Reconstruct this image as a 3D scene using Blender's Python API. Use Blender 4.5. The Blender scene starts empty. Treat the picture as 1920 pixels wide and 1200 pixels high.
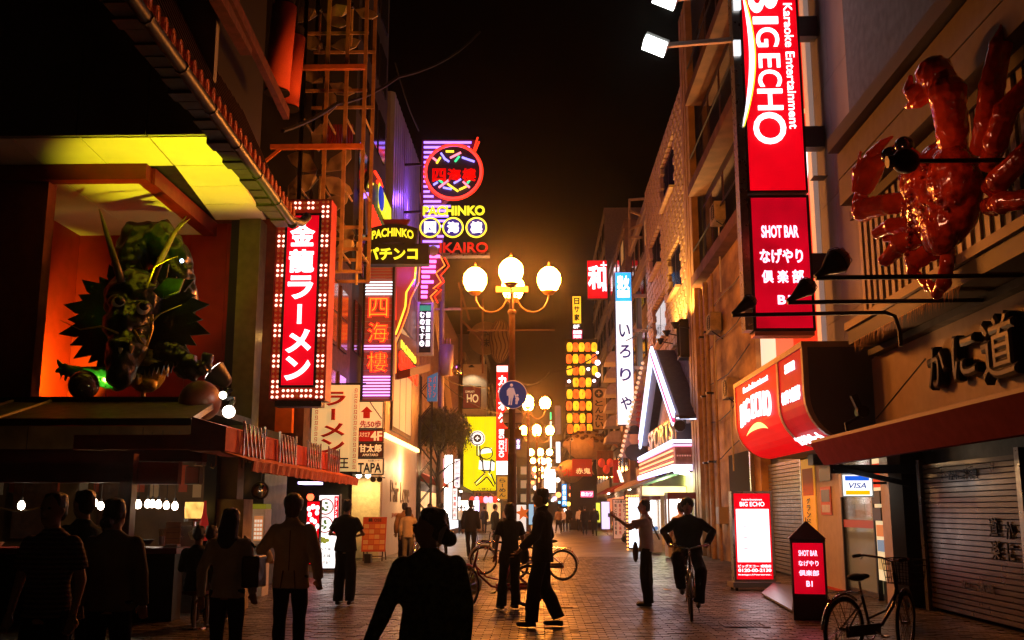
import bpy, math, random
import numpy as np
from mathutils import Vector as V, Matrix, noise
random.seed(7)
sc = bpy.context.scene
COL = sc.collection
PI = math.pi
# ------------------------------------------------------------------ camera
FPX, HOR, VPX, CAMH = 1900.0, 955.0, 1012.0, 1.53
TH = math.atan((HOR-600)/FPX)
PSI = math.atan((VPX-960)*math.cos(TH)/FPX)
cam_d = bpy.data.cameras.new('camera'); cam = bpy.data.objects.new('camera', cam_d); COL.objects.link(cam)
cam_d.sensor_width = 36; cam_d.lens = 36*FPX/1920; cam_d.clip_start = .1; cam_d.clip_end = 1200
cam.location = (0, 0, CAMH); cam.rotation_euler = (PI/2+TH, 0, PSI)
sc.camera = cam
# ------------------------------------------------------------------ night sky
w = bpy.data.worlds.new('World'); sc.world = w; w.use_nodes = True
nt = w.node_tree; bg = nt.nodes['Background']
bg.inputs[0].default_value = (.30, .13, .07, 1); bg.inputs[1].default_value = .0005
sc.view_settings.view_transform = 'Standard'; sc.view_settings.look = 'None'
sc.view_settings.exposure = -0.45; sc.view_settings.gamma = 1; sc.view_settings.use_curve_mapping = False
sc.cycles.use_denoising = True
try: sc.cycles.denoiser = 'OPENIMAGEDENOISE'
except Exception: pass
sc.cycles.use_light_tree = True; sc.cycles.max_bounces = 4; sc.cycles.diffuse_bounces = 2
sc.cycles.glossy_bounces = 2; sc.cycles.transmission_bounces = 2; sc.cycles.volume_bounces = 0
sc.cycles.sample_clamp_indirect = 4; sc.cycles.caustics_reflective = False; sc.cycles.caustics_refractive = False
# ------------------------------------------------------------------ pixel of the photograph -> point of the street
_F = V((-math.sin(PSI)*math.cos(TH), math.cos(PSI)*math.cos(TH), math.sin(TH)))
_R = V((math.cos(PSI), math.sin(PSI), 0)); _U = _R.cross(_F)
C0 = V((0, 0, CAMH))
def ray(px, py): return _F + _R*((px-960)/FPX) + _U*((600-py)/FPX)
def PY(px, py, Y): d = ray(px, py); return C0 + d*(Y/d.y)
def PX(px, py, X): d = ray(px, py); return C0 + d*(X/d.x)
def PZ(px, py, Z): d = ray(px, py); return C0 + d*((Z-CAMH)/d.z)
def RY(x0, y0, x1, y1, Y):            # rectangle facing the camera on plane Y: X0, X1, Z0, Z1
    a, b, c, d = PY(x0, y0, Y), PY(x0, y1, Y), PY(x1, y0, Y), PY(x1, y1, Y)
    return (a.x+b.x)/2, (c.x+d.x)/2, (b.z+d.z)/2, (a.z+c.z)/2
# ------------------------------------------------------------------ materials
MATS = {}
def mat(name, col, rough=.7, metal=0., nz=0., scale=6., bump=0., spec=.4, col2=None, stretch=None, coat=0., trans=0., alpha=1.):
    if name in MATS: return MATS[name]
    m = bpy.data.materials.new(name); m.use_nodes = True; t = m.node_tree
    b = t.nodes['Principled BSDF']; c = (*col, 1)
    b.inputs['Base Color'].default_value = c; b.inputs['Roughness'].default_value = rough
    b.inputs['Metallic'].default_value = metal; b.inputs['Specular IOR Level'].default_value = spec
    b.inputs['Coat Weight'].default_value = coat; b.inputs['Transmission Weight'].default_value = trans
    b.inputs['Alpha'].default_value = alpha
    if nz or bump:
        g = t.nodes.new('ShaderNodeNewGeometry'); mp = t.nodes.new('ShaderNodeMapping')
        t.links.new(g.outputs['Position'], mp.inputs[0])
        if stretch: mp.inputs['Scale'].default_value = stretch
        n = t.nodes.new('ShaderNodeTexNoise'); n.inputs['Scale'].default_value = scale; n.inputs['Detail'].default_value = 6
        t.links.new(mp.outputs[0], n.inputs['Vector'])
        if nz:
            r = t.nodes.new('ShaderNodeValToRGB'); e = r.color_ramp.elements
            c2 = col2 or tuple(x*(1-nz) for x in col)
            e[0].position = .35; e[0].color = (*c2, 1); e[1].position = .65; e[1].color = c
            t.links.new(n.outputs['Fac'], r.inputs[0]); t.links.new(r.outputs[0], b.inputs['Base Color'])
            rr = t.nodes.new('ShaderNodeMapRange'); rr.inputs['To Min'].default_value = min(1, rough+.12); rr.inputs['To Max'].default_value = max(.03, rough-.12)
            t.links.new(n.outputs['Fac'], rr.inputs[0]); t.links.new(rr.outputs[0], b.inputs['Roughness'])
        if bump:
            bp = t.nodes.new('ShaderNodeBump'); bp.inputs['Strength'].default_value = bump; bp.inputs['Distance'].default_value = .02
            n2 = t.nodes.new('ShaderNodeTexNoise'); n2.inputs['Scale'].default_value = scale*3; n2.inputs['Detail'].default_value = 4
            t.links.new(mp.outputs[0], n2.inputs['Vector'])
            t.links.new(n2.outputs['Fac'], bp.inputs['Height']); t.links.new(bp.outputs[0], b.inputs['Normal'])
    MATS[name] = m; return m
def emi(name, col, s=1., light=False, var=0., scale=1.5, base=None, rough=.5):
    if name in MATS: return MATS[name]
    m = bpy.data.materials.new(name); m.use_nodes = True; t = m.node_tree; b = t.nodes['Principled BSDF']
    b.inputs['Base Color'].default_value = (*(base or tuple(min(.6, x*.5) for x in col)), 1)
    b.inputs['Roughness'].default_value = rough; b.inputs['Specular IOR Level'].default_value = .08
    b.inputs['Emission Color'].default_value = (*col, 1); b.inputs['Emission Strength'].default_value = s
    if var:
        g = t.nodes.new('ShaderNodeNewGeometry'); n = t.nodes.new('ShaderNodeTexNoise'); n.inputs['Scale'].default_value = scale
        n.inputs['Detail'].default_value = 1
        t.links.new(g.outputs['Position'], n.inputs['Vector'])
        r = t.nodes.new('ShaderNodeMapRange'); r.inputs['From Min'].default_value = .3; r.inputs['From Max'].default_value = .7
        r.inputs['To Min'].default_value = s*(1-var); r.inputs['To Max'].default_value = s*(1+var)
        t.links.new(n.outputs['Fac'], r.inputs[0]); t.links.new(r.outputs[0], b.inputs['Emission Strength'])
    m.cycles.emission_sampling = 'FRONT' if light else 'NONE'
    MATS[name] = m; return m
# ------------------------------------------------------------------ objects
BASE = {}
def tag(o, label=None, cat=None, group=None, kind=None):
    if label: o['label'] = label
    if cat: o['category'] = cat
    if group: o['group'] = group
    if kind: o['kind'] = kind
    return o
def thing(name, label, cat, loc, group=None, kind=None, rz=0.):
    o = bpy.data.objects.new(name, None); COL.objects.link(o); o.location = loc; o.rotation_euler = (0, 0, rz)
    o.empty_display_size = .2; BASE[o.name] = V(loc)
    return tag(o, label, cat, group, kind)
def inst(name, me, parent, loc=(0, 0, 0), rot=None, scale=None):
    o = bpy.data.objects.new(name, me); COL.objects.link(o)
    if parent: o.parent = parent; o.location = V(loc)-BASE.get(parent.name, V((0, 0, 0))); 
    else: o.location = loc
    BASE[o.name] = V(loc) if not parent else BASE.get(parent.name, V((0, 0, 0))).copy()
    if rot: o.rotation_euler = rot
    if scale: o.scale = scale if hasattr(scale, '__len__') else (scale,)*3
    return o
def copy_tree(o, loc=None, rz=None, parent=None):
    c = o.copy(); COL.objects.link(c); BASE[c.name] = V(loc) if loc is not None else BASE.get(o.name, V((0, 0, 0)))
    if parent: c.parent = parent
    if loc is not None: c.location = loc
    if rz is not None: c.rotation_euler = (0, 0, rz)
    for ch in list(o.children): copy_tree(ch, parent=c)
    return c
class MB:
    def __init__(s): s.v = []; s.f = []
    def add(s, vs, fs):
        n = len(s.v); s.v += [tuple(x) for x in vs]; s.f += [tuple(i+n for i in f) for f in fs]; return s
    def box(s, x0, x1, y0, y1, z0, z1):
        return s.add([(x0,y0,z0),(x1,y0,z0),(x1,y1,z0),(x0,y1,z0),(x0,y0,z1),(x1,y0,z1),(x1,y1,z1),(x0,y1,z1)],
            [(0,3,2,1),(4,5,6,7),(0,1,5,4),(1,2,6,5),(2,3,7,6),(3,0,4,7)])
    def hexa(s, p):  # 8 points: bottom ring, top ring
        return s.add(p, [(0,3,2,1),(4,5,6,7),(0,1,5,4),(1,2,6,5),(2,3,7,6),(3,0,4,7)])
    def prism(s, pts, d):
        n = len(pts); d = V(d)
        return s.add([V(p) for p in pts]+[V(p)+d for p in pts],
            [tuple(range(n-1, -1, -1)), tuple(range(n, 2*n))]+[(i, (i+1) % n, n+(i+1) % n, n+i) for i in range(n)])
    def bar(s, a, b, w, h=None, up=(0, 0, 1)):
        a, b = V(a), V(b); h = h or w; d = (b-a).normalized(); u = V(up)
        if abs(d.dot(u)) > .98: u = V((1, 0, 0))
        x = d.cross(u).normalized(); y = x.cross(d)
        q = [-x*w/2-y*h/2, x*w/2-y*h/2, x*w/2+y*h/2, -x*w/2+y*h/2]
        return s.add([a+k for k in q]+[b+k for k in q], [(0,1,2,3),(7,6,5,4),(0,4,5,1),(1,5,6,2),(2,6,7,3),(3,7,4,0)])
    def tube(s, pts, r, n=6, closed=False, caps=True, ell=1.):
        pts = [V(p) for p in pts]; m = len(pts); R = r if hasattr(r, '__len__') else [r]*m
        vs = []; prev = None
        for i, p in enumerate(pts):
            if closed: d = pts[(i+1) % m]-pts[i-1]
            else: d = pts[min(i+1, m-1)]-pts[max(i-1, 0)]
            d = d.normalized() if d.length > 1e-9 else V((0, 0, 1))
            if prev is None:
                u = V((0, 0, 1)) if abs(d.z) < .9 else V((0, 1, 0))
                x = d.cross(u).normalized()
            else:
                x = (prev-d*prev.dot(d)).normalized()
            prev = x; y = d.cross(x)
            for k in range(n):
                a = 2*PI*k/n; vs.append(p+x*math.cos(a)*R[i]+y*math.sin(a)*R[i]*ell)
        fs = []
        for i in range(m if closed else m-1):
            j = (i+1) % m
            for k in range(n): l = (k+1) % n; fs.append((i*n+k, i*n+l, j*n+l, j*n+k))
        if caps and not closed: fs += [tuple(range(n-1, -1, -1)), tuple((m-1)*n+k for k in range(n))]
        return s.add(vs, fs)
    def lathe(s, prof, c=(0, 0, 0), n=12, ax='z', sx=1., sy=1.):
        c = V(c); vs = []; m = len(prof)
        for r, z in prof:
            for k in range(n):
                a = 2*PI*k/n; p = V((math.cos(a)*r*sx, math.sin(a)*r*sy, z))
                if ax == 'y': p = V((p.x, -p.z, p.y))
                elif ax == 'x': p = V((p.z, p.x, p.y))
                vs.append(c+p)
        fs = [(i*n+k, i*n+(k+1) % n, (i+1)*n+(k+1) % n, (i+1)*n+k) for i in range(m-1) for k in range(n)]
        fs += [tuple(range(n-1, -1, -1)), tuple((m-1)*n+k for k in range(n))]
        return s.add(vs, fs)
    def ball(s, c, r, n=12, m=8, rot=None):
        r = V(r) if hasattr(r, '__len__') else V((r, r, r)); c = V(c); vs = []
        for i in range(1, m):
            t = PI*i/m
            for k in range(n):
                a = 2*PI*k/n; p = V((math.sin(t)*math.cos(a)*r.x, math.sin(t)*math.sin(a)*r.y, math.cos(t)*r.z))
                vs.append(c+(rot @ p if rot else p))
        t1 = V((0, 0, r.z)); t2 = V((0, 0, -r.z))
        vs += [c+(rot @ t1 if rot else t1), c+(rot @ t2 if rot else t2)]; N = (m-1)*n
        fs = [(i*n+k, (i+1)*n+k, (i+1)*n+(k+1) % n, i*n+(k+1) % n) for i in range(m-2) for k in range(n)]
        fs += [(N, k, (k+1) % n) for k in range(n)]+[(N+1, (m-2)*n+(k+1) % n, (m-2)*n+k) for k in range(n)]
        return s.add(vs, fs)
    def build(s, name, m, parent=None, smooth=False, bevel=0., local=False, **tg):
        b = V((0, 0, 0)) if (parent is None or local) else BASE[parent.name]
        me = bpy.data.meshes.new(name)
        me.from_pydata([(x-b.x, y-b.y, z-b.z) for x, y, z in s.v], [], s.f)
        me.materials.append(m)
        if smooth: me.polygons.foreach_set('use_smooth', [True]*len(me.polygons))
        me.update()
        o = bpy.data.objects.new(name, me); COL.objects.link(o)
        if parent: o.parent = parent
        BASE[o.name] = BASE[parent.name] if parent else V((0, 0, 0))
        if bevel:
            q = o.modifiers.new('b', 'BEVEL'); q.width = bevel; q.segments = 2; q.limit_method = 'ANGLE'
        return tag(o, **tg) if tg else o
def struct(name, mb, m, **k): return tag(mb.build(name, m, **k), kind='structure')
# plane frames for signs: o = lower left corner, u to the right, v up, n outwards
class Fr:
    def __init__(s, o, u, v, W, H): s.o = V(o); s.u = V(u).normalized(); s.v = V(v).normalized(); s.n = s.u.cross(s.v); s.W = W; s.H = H
    def p(s, a, b, c=0.): return s.o+s.u*a+s.v*b+s.n*c
    def q(s, a, b, c=0.): return s.p(a*s.W, b*s.H, c)
    def box(s, mb, a0, a1, b0, b1, c0, c1):
        return mb.hexa([s.p(a0,b0,c1), s.p(a1,b0,c1), s.p(a1,b0,c0), s.p(a0,b0,c0), s.p(a0,b1,c1), s.p(a1,b1,c1), s.p(a1,b1,c0), s.p(a0,b1,c0)])
def face(x0, y0, x1, y1, Y):         # frame facing the camera
    a, b, c, d = RY(x0, y0, x1, y1, Y); return Fr((a, Y, c), (1, 0, 0), (0, 0, 1), b-a, d-c)
def side(x0, y0, x1, y1, X):         # frame lying along the street on plane X; y0,y1 measured at the near edge
    n, f = (x0, x1) if X < 0 else (x1, x0)
    a, b, c = PX(n, y0, X), PX(n, y1, X), PX(f, y1, X)
    L = abs(c.y-b.y)
    return Fr((X, b.y, b.z), (0, 1, 0), (0, 0, 1), L, a.z-b.z) if X < 0 else Fr((X, c.y, b.z), (0, -1, 0), (0, 0, 1), L, a.z-b.z)
_tx = {}
def glyphs(s, bold, ext, neon, shear=0.):
    k = (s, bold, ext, neon, shear)
    if k not in _tx:
        c = bpy.data.curves.new('glyph', 'FONT'); c.body = s; c.resolution_u = 4; c.shear = shear
        if neon: c.fill_mode = 'NONE'; c.bevel_depth = neon; c.bevel_resolution = 0; c.offset = bold
        elif bold > 0: c.bevel_depth = bold*.8; c.bevel_resolution = 0; c.extrude = ext
        else: c.offset = bold; c.extrude = ext
        o = bpy.data.objects.new('glyph', c); me = bpy.data.meshes.new_from_object(o)
        a = np.empty(len(me.vertices)*3); me.vertices.foreach_get('co', a); a = a.reshape(-1, 3)
        fs = [tuple(p.vertices) for p in me.polygons]
        bpy.data.objects.remove(o); bpy.data.curves.remove(c); bpy.data.meshes.remove(me)
        lo, hi = a.min(0), a.max(0); _tx[k] = (a, fs, lo, hi)
    return _tx[k]
def text(fr, s, m, parent, cx, cy, w, h, c=.012, bold=.02, ext=.02, neon=0., rot=0, name='lettering', thick=None, fit=True, arc=0., shear=0.):
    """one piece of lettering fitted into w x h (metres) around the point (cx, cy) of the frame (metres)"""
    a, fs, lo, hi = glyphs(s, bold, ext, neon, shear)
    a = a.copy(); a[:, :2] -= (lo[:2]+hi[:2])/2
    if rot: 
        r = math.radians(rot); a[:, :2] = a[:, :2] @ np.array([[math.cos(r), math.sin(r)], [-math.sin(r), math.cos(r)]])
    e = np.maximum(a.max(0)-a.min(0), 1e-4)
    sx, sy = w/e[0], h/e[1]
    if not fit: sx = sy = min(sx, sy)
    sz = thick/(e[2]) if thick else min(sx, sy)
    x = cx+a[:, 0]*sx; y = cy+a[:, 1]*sy; z = c+(a[:, 2]-a[:, 2].min())*sz
    if arc: y = y-arc*((x-cx)/(w/2))**2
    O, U, W_, N = (np.array(q) for q in (fr.o, fr.u, fr.v, fr.n))
    P = O+np.outer(x, U)+np.outer(y, W_)+np.outer(z, N)
    mb = MB(); mb.v = [tuple(p) for p in P]; mb.f = fs
    return mb.build(name, m, parent)
def vtext(fr, s, m, parent, cx, top, bot, w, fill=.82, **k):
    n = len(s); st = (top-bot)/n
    for i, ch in enumerate(s):
        if ch == ' ': continue
        cy = top-st*(i+.5)
        if ch in 'ー―-': text(fr, ch, m, parent, cx, cy, w*.17, st*.72, rot=90, name='character', **k)
        elif ch in 'ュョャッ': text(fr, ch, m, parent, cx, cy, w*.7, st*.6, name='character', **k)
        else: text(fr, ch, m, parent, cx, cy, w, st*fill, name='character', **k)
def foot(fr, d=0.): p = fr.p(fr.W/2, 0, -d/2); return p
def lightbox(name, label, cat, fr, d, fmat, cmat, group=None, rim=.04, stand=None, back=False):
    """a lit sign cabinet: case, rim, face. returns the thing"""
    t = thing(name, label, cat, foot(fr, d), group)
    m = MB(); fr.box(m, 0, fr.W, 0, fr.H, -d, -.03); m.build('cabinet', cmat, t)
    m = MB(); r = rim
    fr.box(m, 0, fr.W, 0, r, -.029, .012); fr.box(m, 0, fr.W, fr.H-r, fr.H, -.029, .012)
    fr.box(m, 0, r, r+.001, fr.H-r-.001, -.029, .012); fr.box(m, fr.W-r, fr.W, r+.001, fr.H-r-.001, -.029, .012); m.build('rim', cmat, t)
    if fmat:
        m = MB(); fr.box(m, r+.002, fr.W-r-.002, r+.002, fr.H-r-.002, -.028, 0.); m.build('face', fmat, t)
    return t
def ring(c, r, u, v, n=28): c, u, v = V(c), V(u), V(v); return [c+u*math.cos(2*PI*i/n)*r+v*math.sin(2*PI*i/n)*r for i in range(n)]
def plamp(name, loc, col, power, r=.05, parent=None, spot=None, to=None, blend=.5):
    l = bpy.data.lights.new(name, 'SPOT' if spot else 'POINT'); l.color = col; l.energy = power; l.shadow_soft_size = r
    if spot: l.spot_size = math.radians(spot); l.spot_blend = blend
    o = bpy.data.objects.new(name, l); COL.objects.link(o)
    b = BASE[parent.name] if parent else V((0, 0, 0))
    o.location = V(loc)-b
    if parent: o.parent = parent
    if to is not None: o.rotation_euler = (V(to)-V(loc)).to_track_quat('-Z', 'Y').to_euler()
    return o
def pieces(name, boxes, m, parent, cap=300, rest=None, key=None):
    """boxes: (x0,x1,y0,y1,z0,z1). the first cap ones become parts (sharing meshes when alike), the rest one stuff part"""
    cache = {}
    for b in boxes[:cap]:
        k = tuple(round(x, 3) for x in (b[1]-b[0], b[3]-b[2], b[5]-b[4]))
        c = V(((b[0]+b[1])/2, (b[2]+b[3])/2, (b[4]+b[5])/2))
        if k not in cache:
            q = MB().box(-k[0]/2, k[0]/2, -k[1]/2, k[1]/2, -k[2]/2, k[2]/2)
            me = bpy.data.meshes.new(name); me.from_pydata(q.v, [], q.f); me.materials.append(m); cache[k] = me
        inst(name, cache[k], parent, c)
    if len(boxes) > cap:
        q = MB()
        for b in boxes[cap:]: q.box(*b)
        o = q.build(rest or name+'_field', m, parent); o['kind'] = 'stuff'
# palette
M_red_case = mat('red_lacquer', (.30, .02, .012), .45, nz=.3, bump=.1)
M_dark = mat('dark_metal', (.018, .016, .015), .5, .4, nz=.3)
M_black = mat('black_paint', (.012, .012, .012), .45)
M_steel = mat('brushed_steel', (.42, .40, .37), .3, .9, nz=.25, scale=9)
M_cream_steel = mat('cream_painted_steel', (.50, .36, .17), .5, .1, nz=.35, scale=5)
M_white_case = mat('white_enamel', (.62, .60, .57), .4, nz=.15)
M_grey_wall = mat('grey_render', (.30, .30, .31), .8, nz=.2, scale=1.2, bump=.15)
M_chrome = mat('chrome', (.7, .68, .64), .14, 1.)
M_rubber = mat('black_rubber', (.012, .012, .012), .75)
M_ink = mat('black_ink', (.015, .015, .02), .5)
M_rope = mat('black_cable', (.01, .01, .01), .6)
M_wood = mat('dark_wood', (.09, .035, .015), .6, nz=.5, scale=8, bump=.2)
E_white = emi('white_letters_lit', (1, .90, .95), 2.8)
E_white_l = emi('white_face_lit', (1, .96, .92), 2.0, True, .12)
E_red = emi('red_acrylic_lit', (.90, .0, .008), 1.35, True, .12, 1.2)
E_red_d = emi('deep_red_acrylic_lit', (.62, .0, .012), 1.15, True, .3, 1.4)
E_neon_red = emi('red_neon', (1, .035, .01), 2.6)
E_neon_or = emi('orange_neon', (1, .22, .03), 2.6)
E_neon_ye = emi('yellow_neon', (1, .80, .05), 2.2)
E_neon_bl = emi('violet_blue_neon', (.30, .16, 1), 4.0, True)
E_neon_wh = emi('white_blue_neon', (.62, .72, 1), 4.0, True)
E_neon_pk = emi('pink_neon', (1, .16, .72), 4.0, True)
E_neon_gr = emi('green_neon', (.05, .9, .32), 2.)
E_yellow = emi('yellow_letters_lit', (.95, .90, .03), 1.5)
E_bulb = emi('warm_bulb_lit', (1, .62, .32), 7.)
E_bulb_big = emi('bare_bulb_lit', (1, .80, .62), 30., True)
E_ivory = emi('ivory_lit', (1, .72, .35), .5)
# remeshing in a small side scene, so that it stays quick
_ts = bpy.data.scenes.new('side_room')
def blob(mb, name, m, parent=None, vox=.02, sm=4, disp=0., dsc=8., local=False, mats=None, dec=0.):
    b = V((0, 0, 0)) if (parent is None or local) else BASE[parent.name]
    me = bpy.data.meshes.new(name); me.from_pydata([(x-b.x, y-b.y, z-b.z) for x, y, z in mb.v], [], mb.f); me.update()
    o = bpy.data.objects.new('tmp', me); _ts.collection.objects.link(o)
    r = o.modifiers.new('r', 'REMESH'); r.mode = 'VOXEL'; r.voxel_size = vox; r.use_smooth_shade = True
    if sm: s = o.modifiers.new('s', 'SMOOTH'); s.iterations = sm; s.factor = .5
    if dec: d = o.modifiers.new('d', 'DECIMATE'); d.ratio = dec
    _ts.view_layers[0].update(); dg = _ts.view_layers[0].depsgraph
    me2 = bpy.data.meshes.new_from_object(o.evaluated_get(dg)); bpy.data.objects.remove(o); bpy.data.meshes.remove(me)
    if disp:
        n = len(me2.vertices); co = np.empty(n*3, 'f'); no = np.empty(n*3, 'f')
        me2.vertices.foreach_get('co', co); me2.vertices.foreach_get('normal', no)
        co = co.reshape(-1, 3); no = no.reshape(-1, 3)
        d = np.array([noise.noise(V(p)*dsc) for p in co.tolist()], 'f')
        co += no*(d*disp)[:, None]; me2.vertices.foreach_set('co', co.ravel())
    me2.name = name; me2.materials.clear(); me2.materials.append(m)
    me2.polygons.foreach_set('use_smooth', [True]*len(me2.polygons)); me2.update()
    q = bpy.data.objects.new(name, me2); COL.objects.link(q)
    if parent: q.parent = parent
    BASE[q.name] = BASE[parent.name] if parent else V((0, 0, 0))
    return q
# ================================================================== ground
M_ground = mat('mortar_bed', (.045, .04, .036), .75, nz=.3, bump=.2)
struct('ground', MB().box(-60, 60, -12, 420, -.30, -.012), M_ground)
M_stone = mat('street_pavers', (.115, .09, .068), .38, nz=.5, scale=.9, bump=.6, col2=(.048, .036, .028), spec=.5)
_t = M_stone.node_tree; _g = _t.nodes.new('ShaderNodeNewGeometry'); _r = _t.nodes.new('ShaderNodeMapRange'); _r.inputs['To Min'].default_value = .45; _r.inputs['To Max'].default_value = 1.35
_mx = _t.nodes.new('ShaderNodeMix'); _mx.data_type = 'RGBA'; _mx.blend_type = 'MULTIPLY'; _mx.inputs[0].default_value = 1; _b = _t.nodes['Principled BSDF']; _src = _b.inputs['Base Color'].links[0].from_socket
_t.links.new(_g.outputs['Random Per Island'], _r.inputs[0]); _t.links.new(_src, _mx.inputs[6]); _t.links.new(_r.outputs[0], _mx.inputs[7]); _t.links.new(_mx.outputs[2], _b.inputs['Base Color'])
struct('far_pavement', MB().box(-5.6, 5.9, 34.0, 300, -.011, 0.), M_stone)
pv = MB().box(-5.6, 5.9, -6, 8.0, -.011, -.002); pave = struct('pavement', pv, M_stone)
near, far = [], []
y = 8.0; r = 0
while y < 33.95:
    x = -5.55-(.11 if r % 2 else 0)
    while x < 5.8:
        h = random.uniform(-.004, .004)
        b = (x, x+.209, y, y+.097, -.02, h)
        (near if (11.5 < y < 14.2 and -2.2 < x < 2.6 and len(near) < 300) else far).append(b); x += .22
    y += .105; r += 1
pieces('paving_stone', near+far, M_stone, pave, 300, 'paving_stones')
# manhole covers and a drain grating let into the street
M_iron = mat('cast_iron', (.10, .07, .05), .4, .7, nz=.4, scale=14, bump=.4)
def cover(label, px, py, wx, wy, name='manhole_cover'):
    c = PZ(px, py, .004); t = thing(name, label, 'manhole cover', (c.x, c.y, 0)); m = MB()
    m.box(c.x-wx, c.x+wx, c.y-wy, c.y-wy+.05, .0, .012); m.box(c.x-wx, c.x+wx, c.y+wy-.05, c.y+wy, .0, .012)
    m.box(c.x-wx, c.x-wx+.05, c.y-wy+.051, c.y+wy-.051, .0, .012); m.box(c.x+wx-.05, c.x+wx, c.y-wy+.051, c.y+wy-.051, .0, .012)
    m.build('frame', M_iron, t)
    m = MB(); n = 9
    for i in range(n): a = c.x-wx+.06+i*(2*wx-.12)/n; m.box(a, a+(2*wx-.12)/n*.72, c.y-wy+.055, c.y+wy-.055, .0, .008)
    m.build('plate', M_iron, t)
cover('square iron cover in the paving beside the man in the black T-shirt', 700, 1110, .27, .55)
cover('iron cover in the paving right beside the walking suited man\'s shoes', 1048, 1136, .22, .32)
cover('worn iron cover in the paving ahead of the red lantern box', 1395, 1172, .3, .25)
# ================================================================== ramen shop
LX = -5.3
P_ = PY(200, 258, 15.5); ZS = P_.z
shop = thing('ramen_shop', 'red ramen shop with tiled Chinese roof, yellow-lit soffit and dragon alcove above its counter', 'restaurant', (-7, 17, 0))
M_redwall = mat('vermilion_plaster', (.34, .018, .005), .6, nz=.25, scale=2.5, bump=.1)
M_redbeam = mat('red_painted_beam', (.13, .007, .005), .45, nz=.25, scale=4, bump=.1)
M_soff = mat('cream_soffit_board', (.62, .58, .40), .6, nz=.12, scale=1.5)
M_fasc = mat('grey_fascia_board', (.22, .22, .20), .6, nz=.2, scale=1.2)
M_tile = mat('roof_tile_glaze', (.035, .014, .007), .5, nz=.4, scale=9)
M_tilecap = mat('terracotta_tile_cap', (.75, .22, .05), .45, nz=.3, scale=30, bump=.3)
xa = PZ(400, 258, ZS).x; pb = PZ(500, 412, ZS); ya2 = PZ(200, 312, ZS).y
pi1, pi2 = PZ(328, 312, ZS), PZ(403, 412, ZS)
def flat(mb, pts, z0, z1): return mb.prism([(p[0], p[1], z0) for p in pts], (0, 0, z1-z0))
# soffit boards: front strip, then the strip running back along the street
def inset(pts, g=.012):
    c = sum((V((*p, 0)) for p in pts), V((0, 0, 0)))/len(pts)
    return [(p[0]+(g if p[0] < c.x else -g), p[1]+(g if p[1] < c.y else -g)) for p in pts]
edges_f = [-17, -13.4, -11.6, PZ(20, 258, ZS).x, PZ(150, 258, ZS).x, PZ(280, 258, ZS).x, xa-.02]
edges_b = [-17, -13.6, -12.0, PZ(82, 312, ZS).x, PZ(205, 312, ZS).x, PZ(328, 312, ZS).x, xa-.12]
for i in range(6):
    flat(MB(), inset([(edges_f[i], 15.5), (edges_f[i+1], 15.5), (edges_b[i+1], ya2), (edges_b[i], ya2)]), ZS, ZS+.03).build('soffit_board', M_soff, shop)
def outer(y_): t = (y_-15.5)/(pb.y-15.5); return xa+(pb.x-xa)*t
def inner(y_): t = (y_-pi1.y)/(pi2.y-pi1.y); return pi1.x+(pi2.x-pi1.x)*t
ys = [ya2, PZ(400, 349, ZS).y, PZ(420, 383, ZS).y, pb.y]
for i in range(3):
    flat(MB(), inset([(inner(ys[i]), ys[i]), (outer(ys[i]), ys[i]), (outer(ys[i+1]), ys[i+1]), (inner(ys[i+1]), ys[i+1])]), ZS, ZS+.03).build('soffit_board', M_soff, shop)
MB().box(-17, xa+.05, 15.45, 20.3, ZS+.032, ZS+.3).build('floor_slab', M_dark, shop)
# grey fascia boards of the upper storey
fx = [-17, -13, -9.6, PY(150, 200, 15.5).x, PY(280, 200, 15.5).x, xa-.01]
for i in range(5): MB().box(fx[i]+.01, fx[i+1]-.01, 15.44, 15.6, ZS+.02, ZS+2.6).build('fascia_board', M_fasc, shop)
MB().box(-17, xa-.4, 15.61, 19.6, ZS+.31, ZS+6).build('upper_storey', M_black, shop)
# street side eave with gutter, tile caps and steep tiled slope
GX = -4.62
e0, e1 = PX(300, 62, GX), PX(556, 425, GX)
def eave(y_): t = (y_-e0.y)/(e1.y-e0.y); return V((GX, y_, e0.z+(e1.z-e0.z)*t+.10*max(0, t-.75)*4*0))
gy0 = 8.0
g = MB(); pts = [eave(gy0+(e1.y-gy0)*i/24) for i in range(25)]
pts[-1] = pts[-1]+V((.10, .05, .12)); pts.append(pts[-1]+V((.10, .10, .16)))
g.tube([p+V((-.02, 0, -.02)) for p in pts], .085, 8); gut = g.build('gutter', mat('green_copper_gutter', (.016, .022, .012), .45, .2, nz=.4, scale=6), shop, smooth=True)
for i in range(9):
    p = eave(gy0+.6+i*1.22); MB().tube([p+V((-.02, -.02, -.02)), p+V((-.02, .03, -.02))], .098, 8).build('gutter_clip', M_dark, shop)
cap = MB().lathe([(.0, -.012), (.030, -.012), (.034, 0), (.062, 0), (.066, .012), (.075, .03), (.075, .30)], (0, 0, 0), 12, 'x')
cme = None
n = 34
for i in range(n):
    p = eave(9.4+i*(e1.y-9.7)/(n-1))+V((.02, 0, .14))
    if cme is None:
        m = MB()
        prof = [(.0, -.010), (.03, -.012), (.034, .0), (.056, 0), (.060, -.010), (.074, -.004), (.076, .25)]
        for k, (r_, z_) in enumerate(prof): pass
        m.lathe([(max(r_, .001), -z_) for r_, z_ in prof], (0, 0, 0), 12, 'x')
        # caps stand taller than wide, like the eave antefixes
        m.v = [(x, y_*1.2, z_*1.6+(.02 if z_ > 0 else 0)) for x, y_, z_ in m.v]
        o = m.build('tile_cap', M_tilecap, shop, smooth=False, local=True); cme = o.data; o.location = p-BASE[shop.name]
    else: inst('tile_cap', cme, shop, p)
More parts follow.
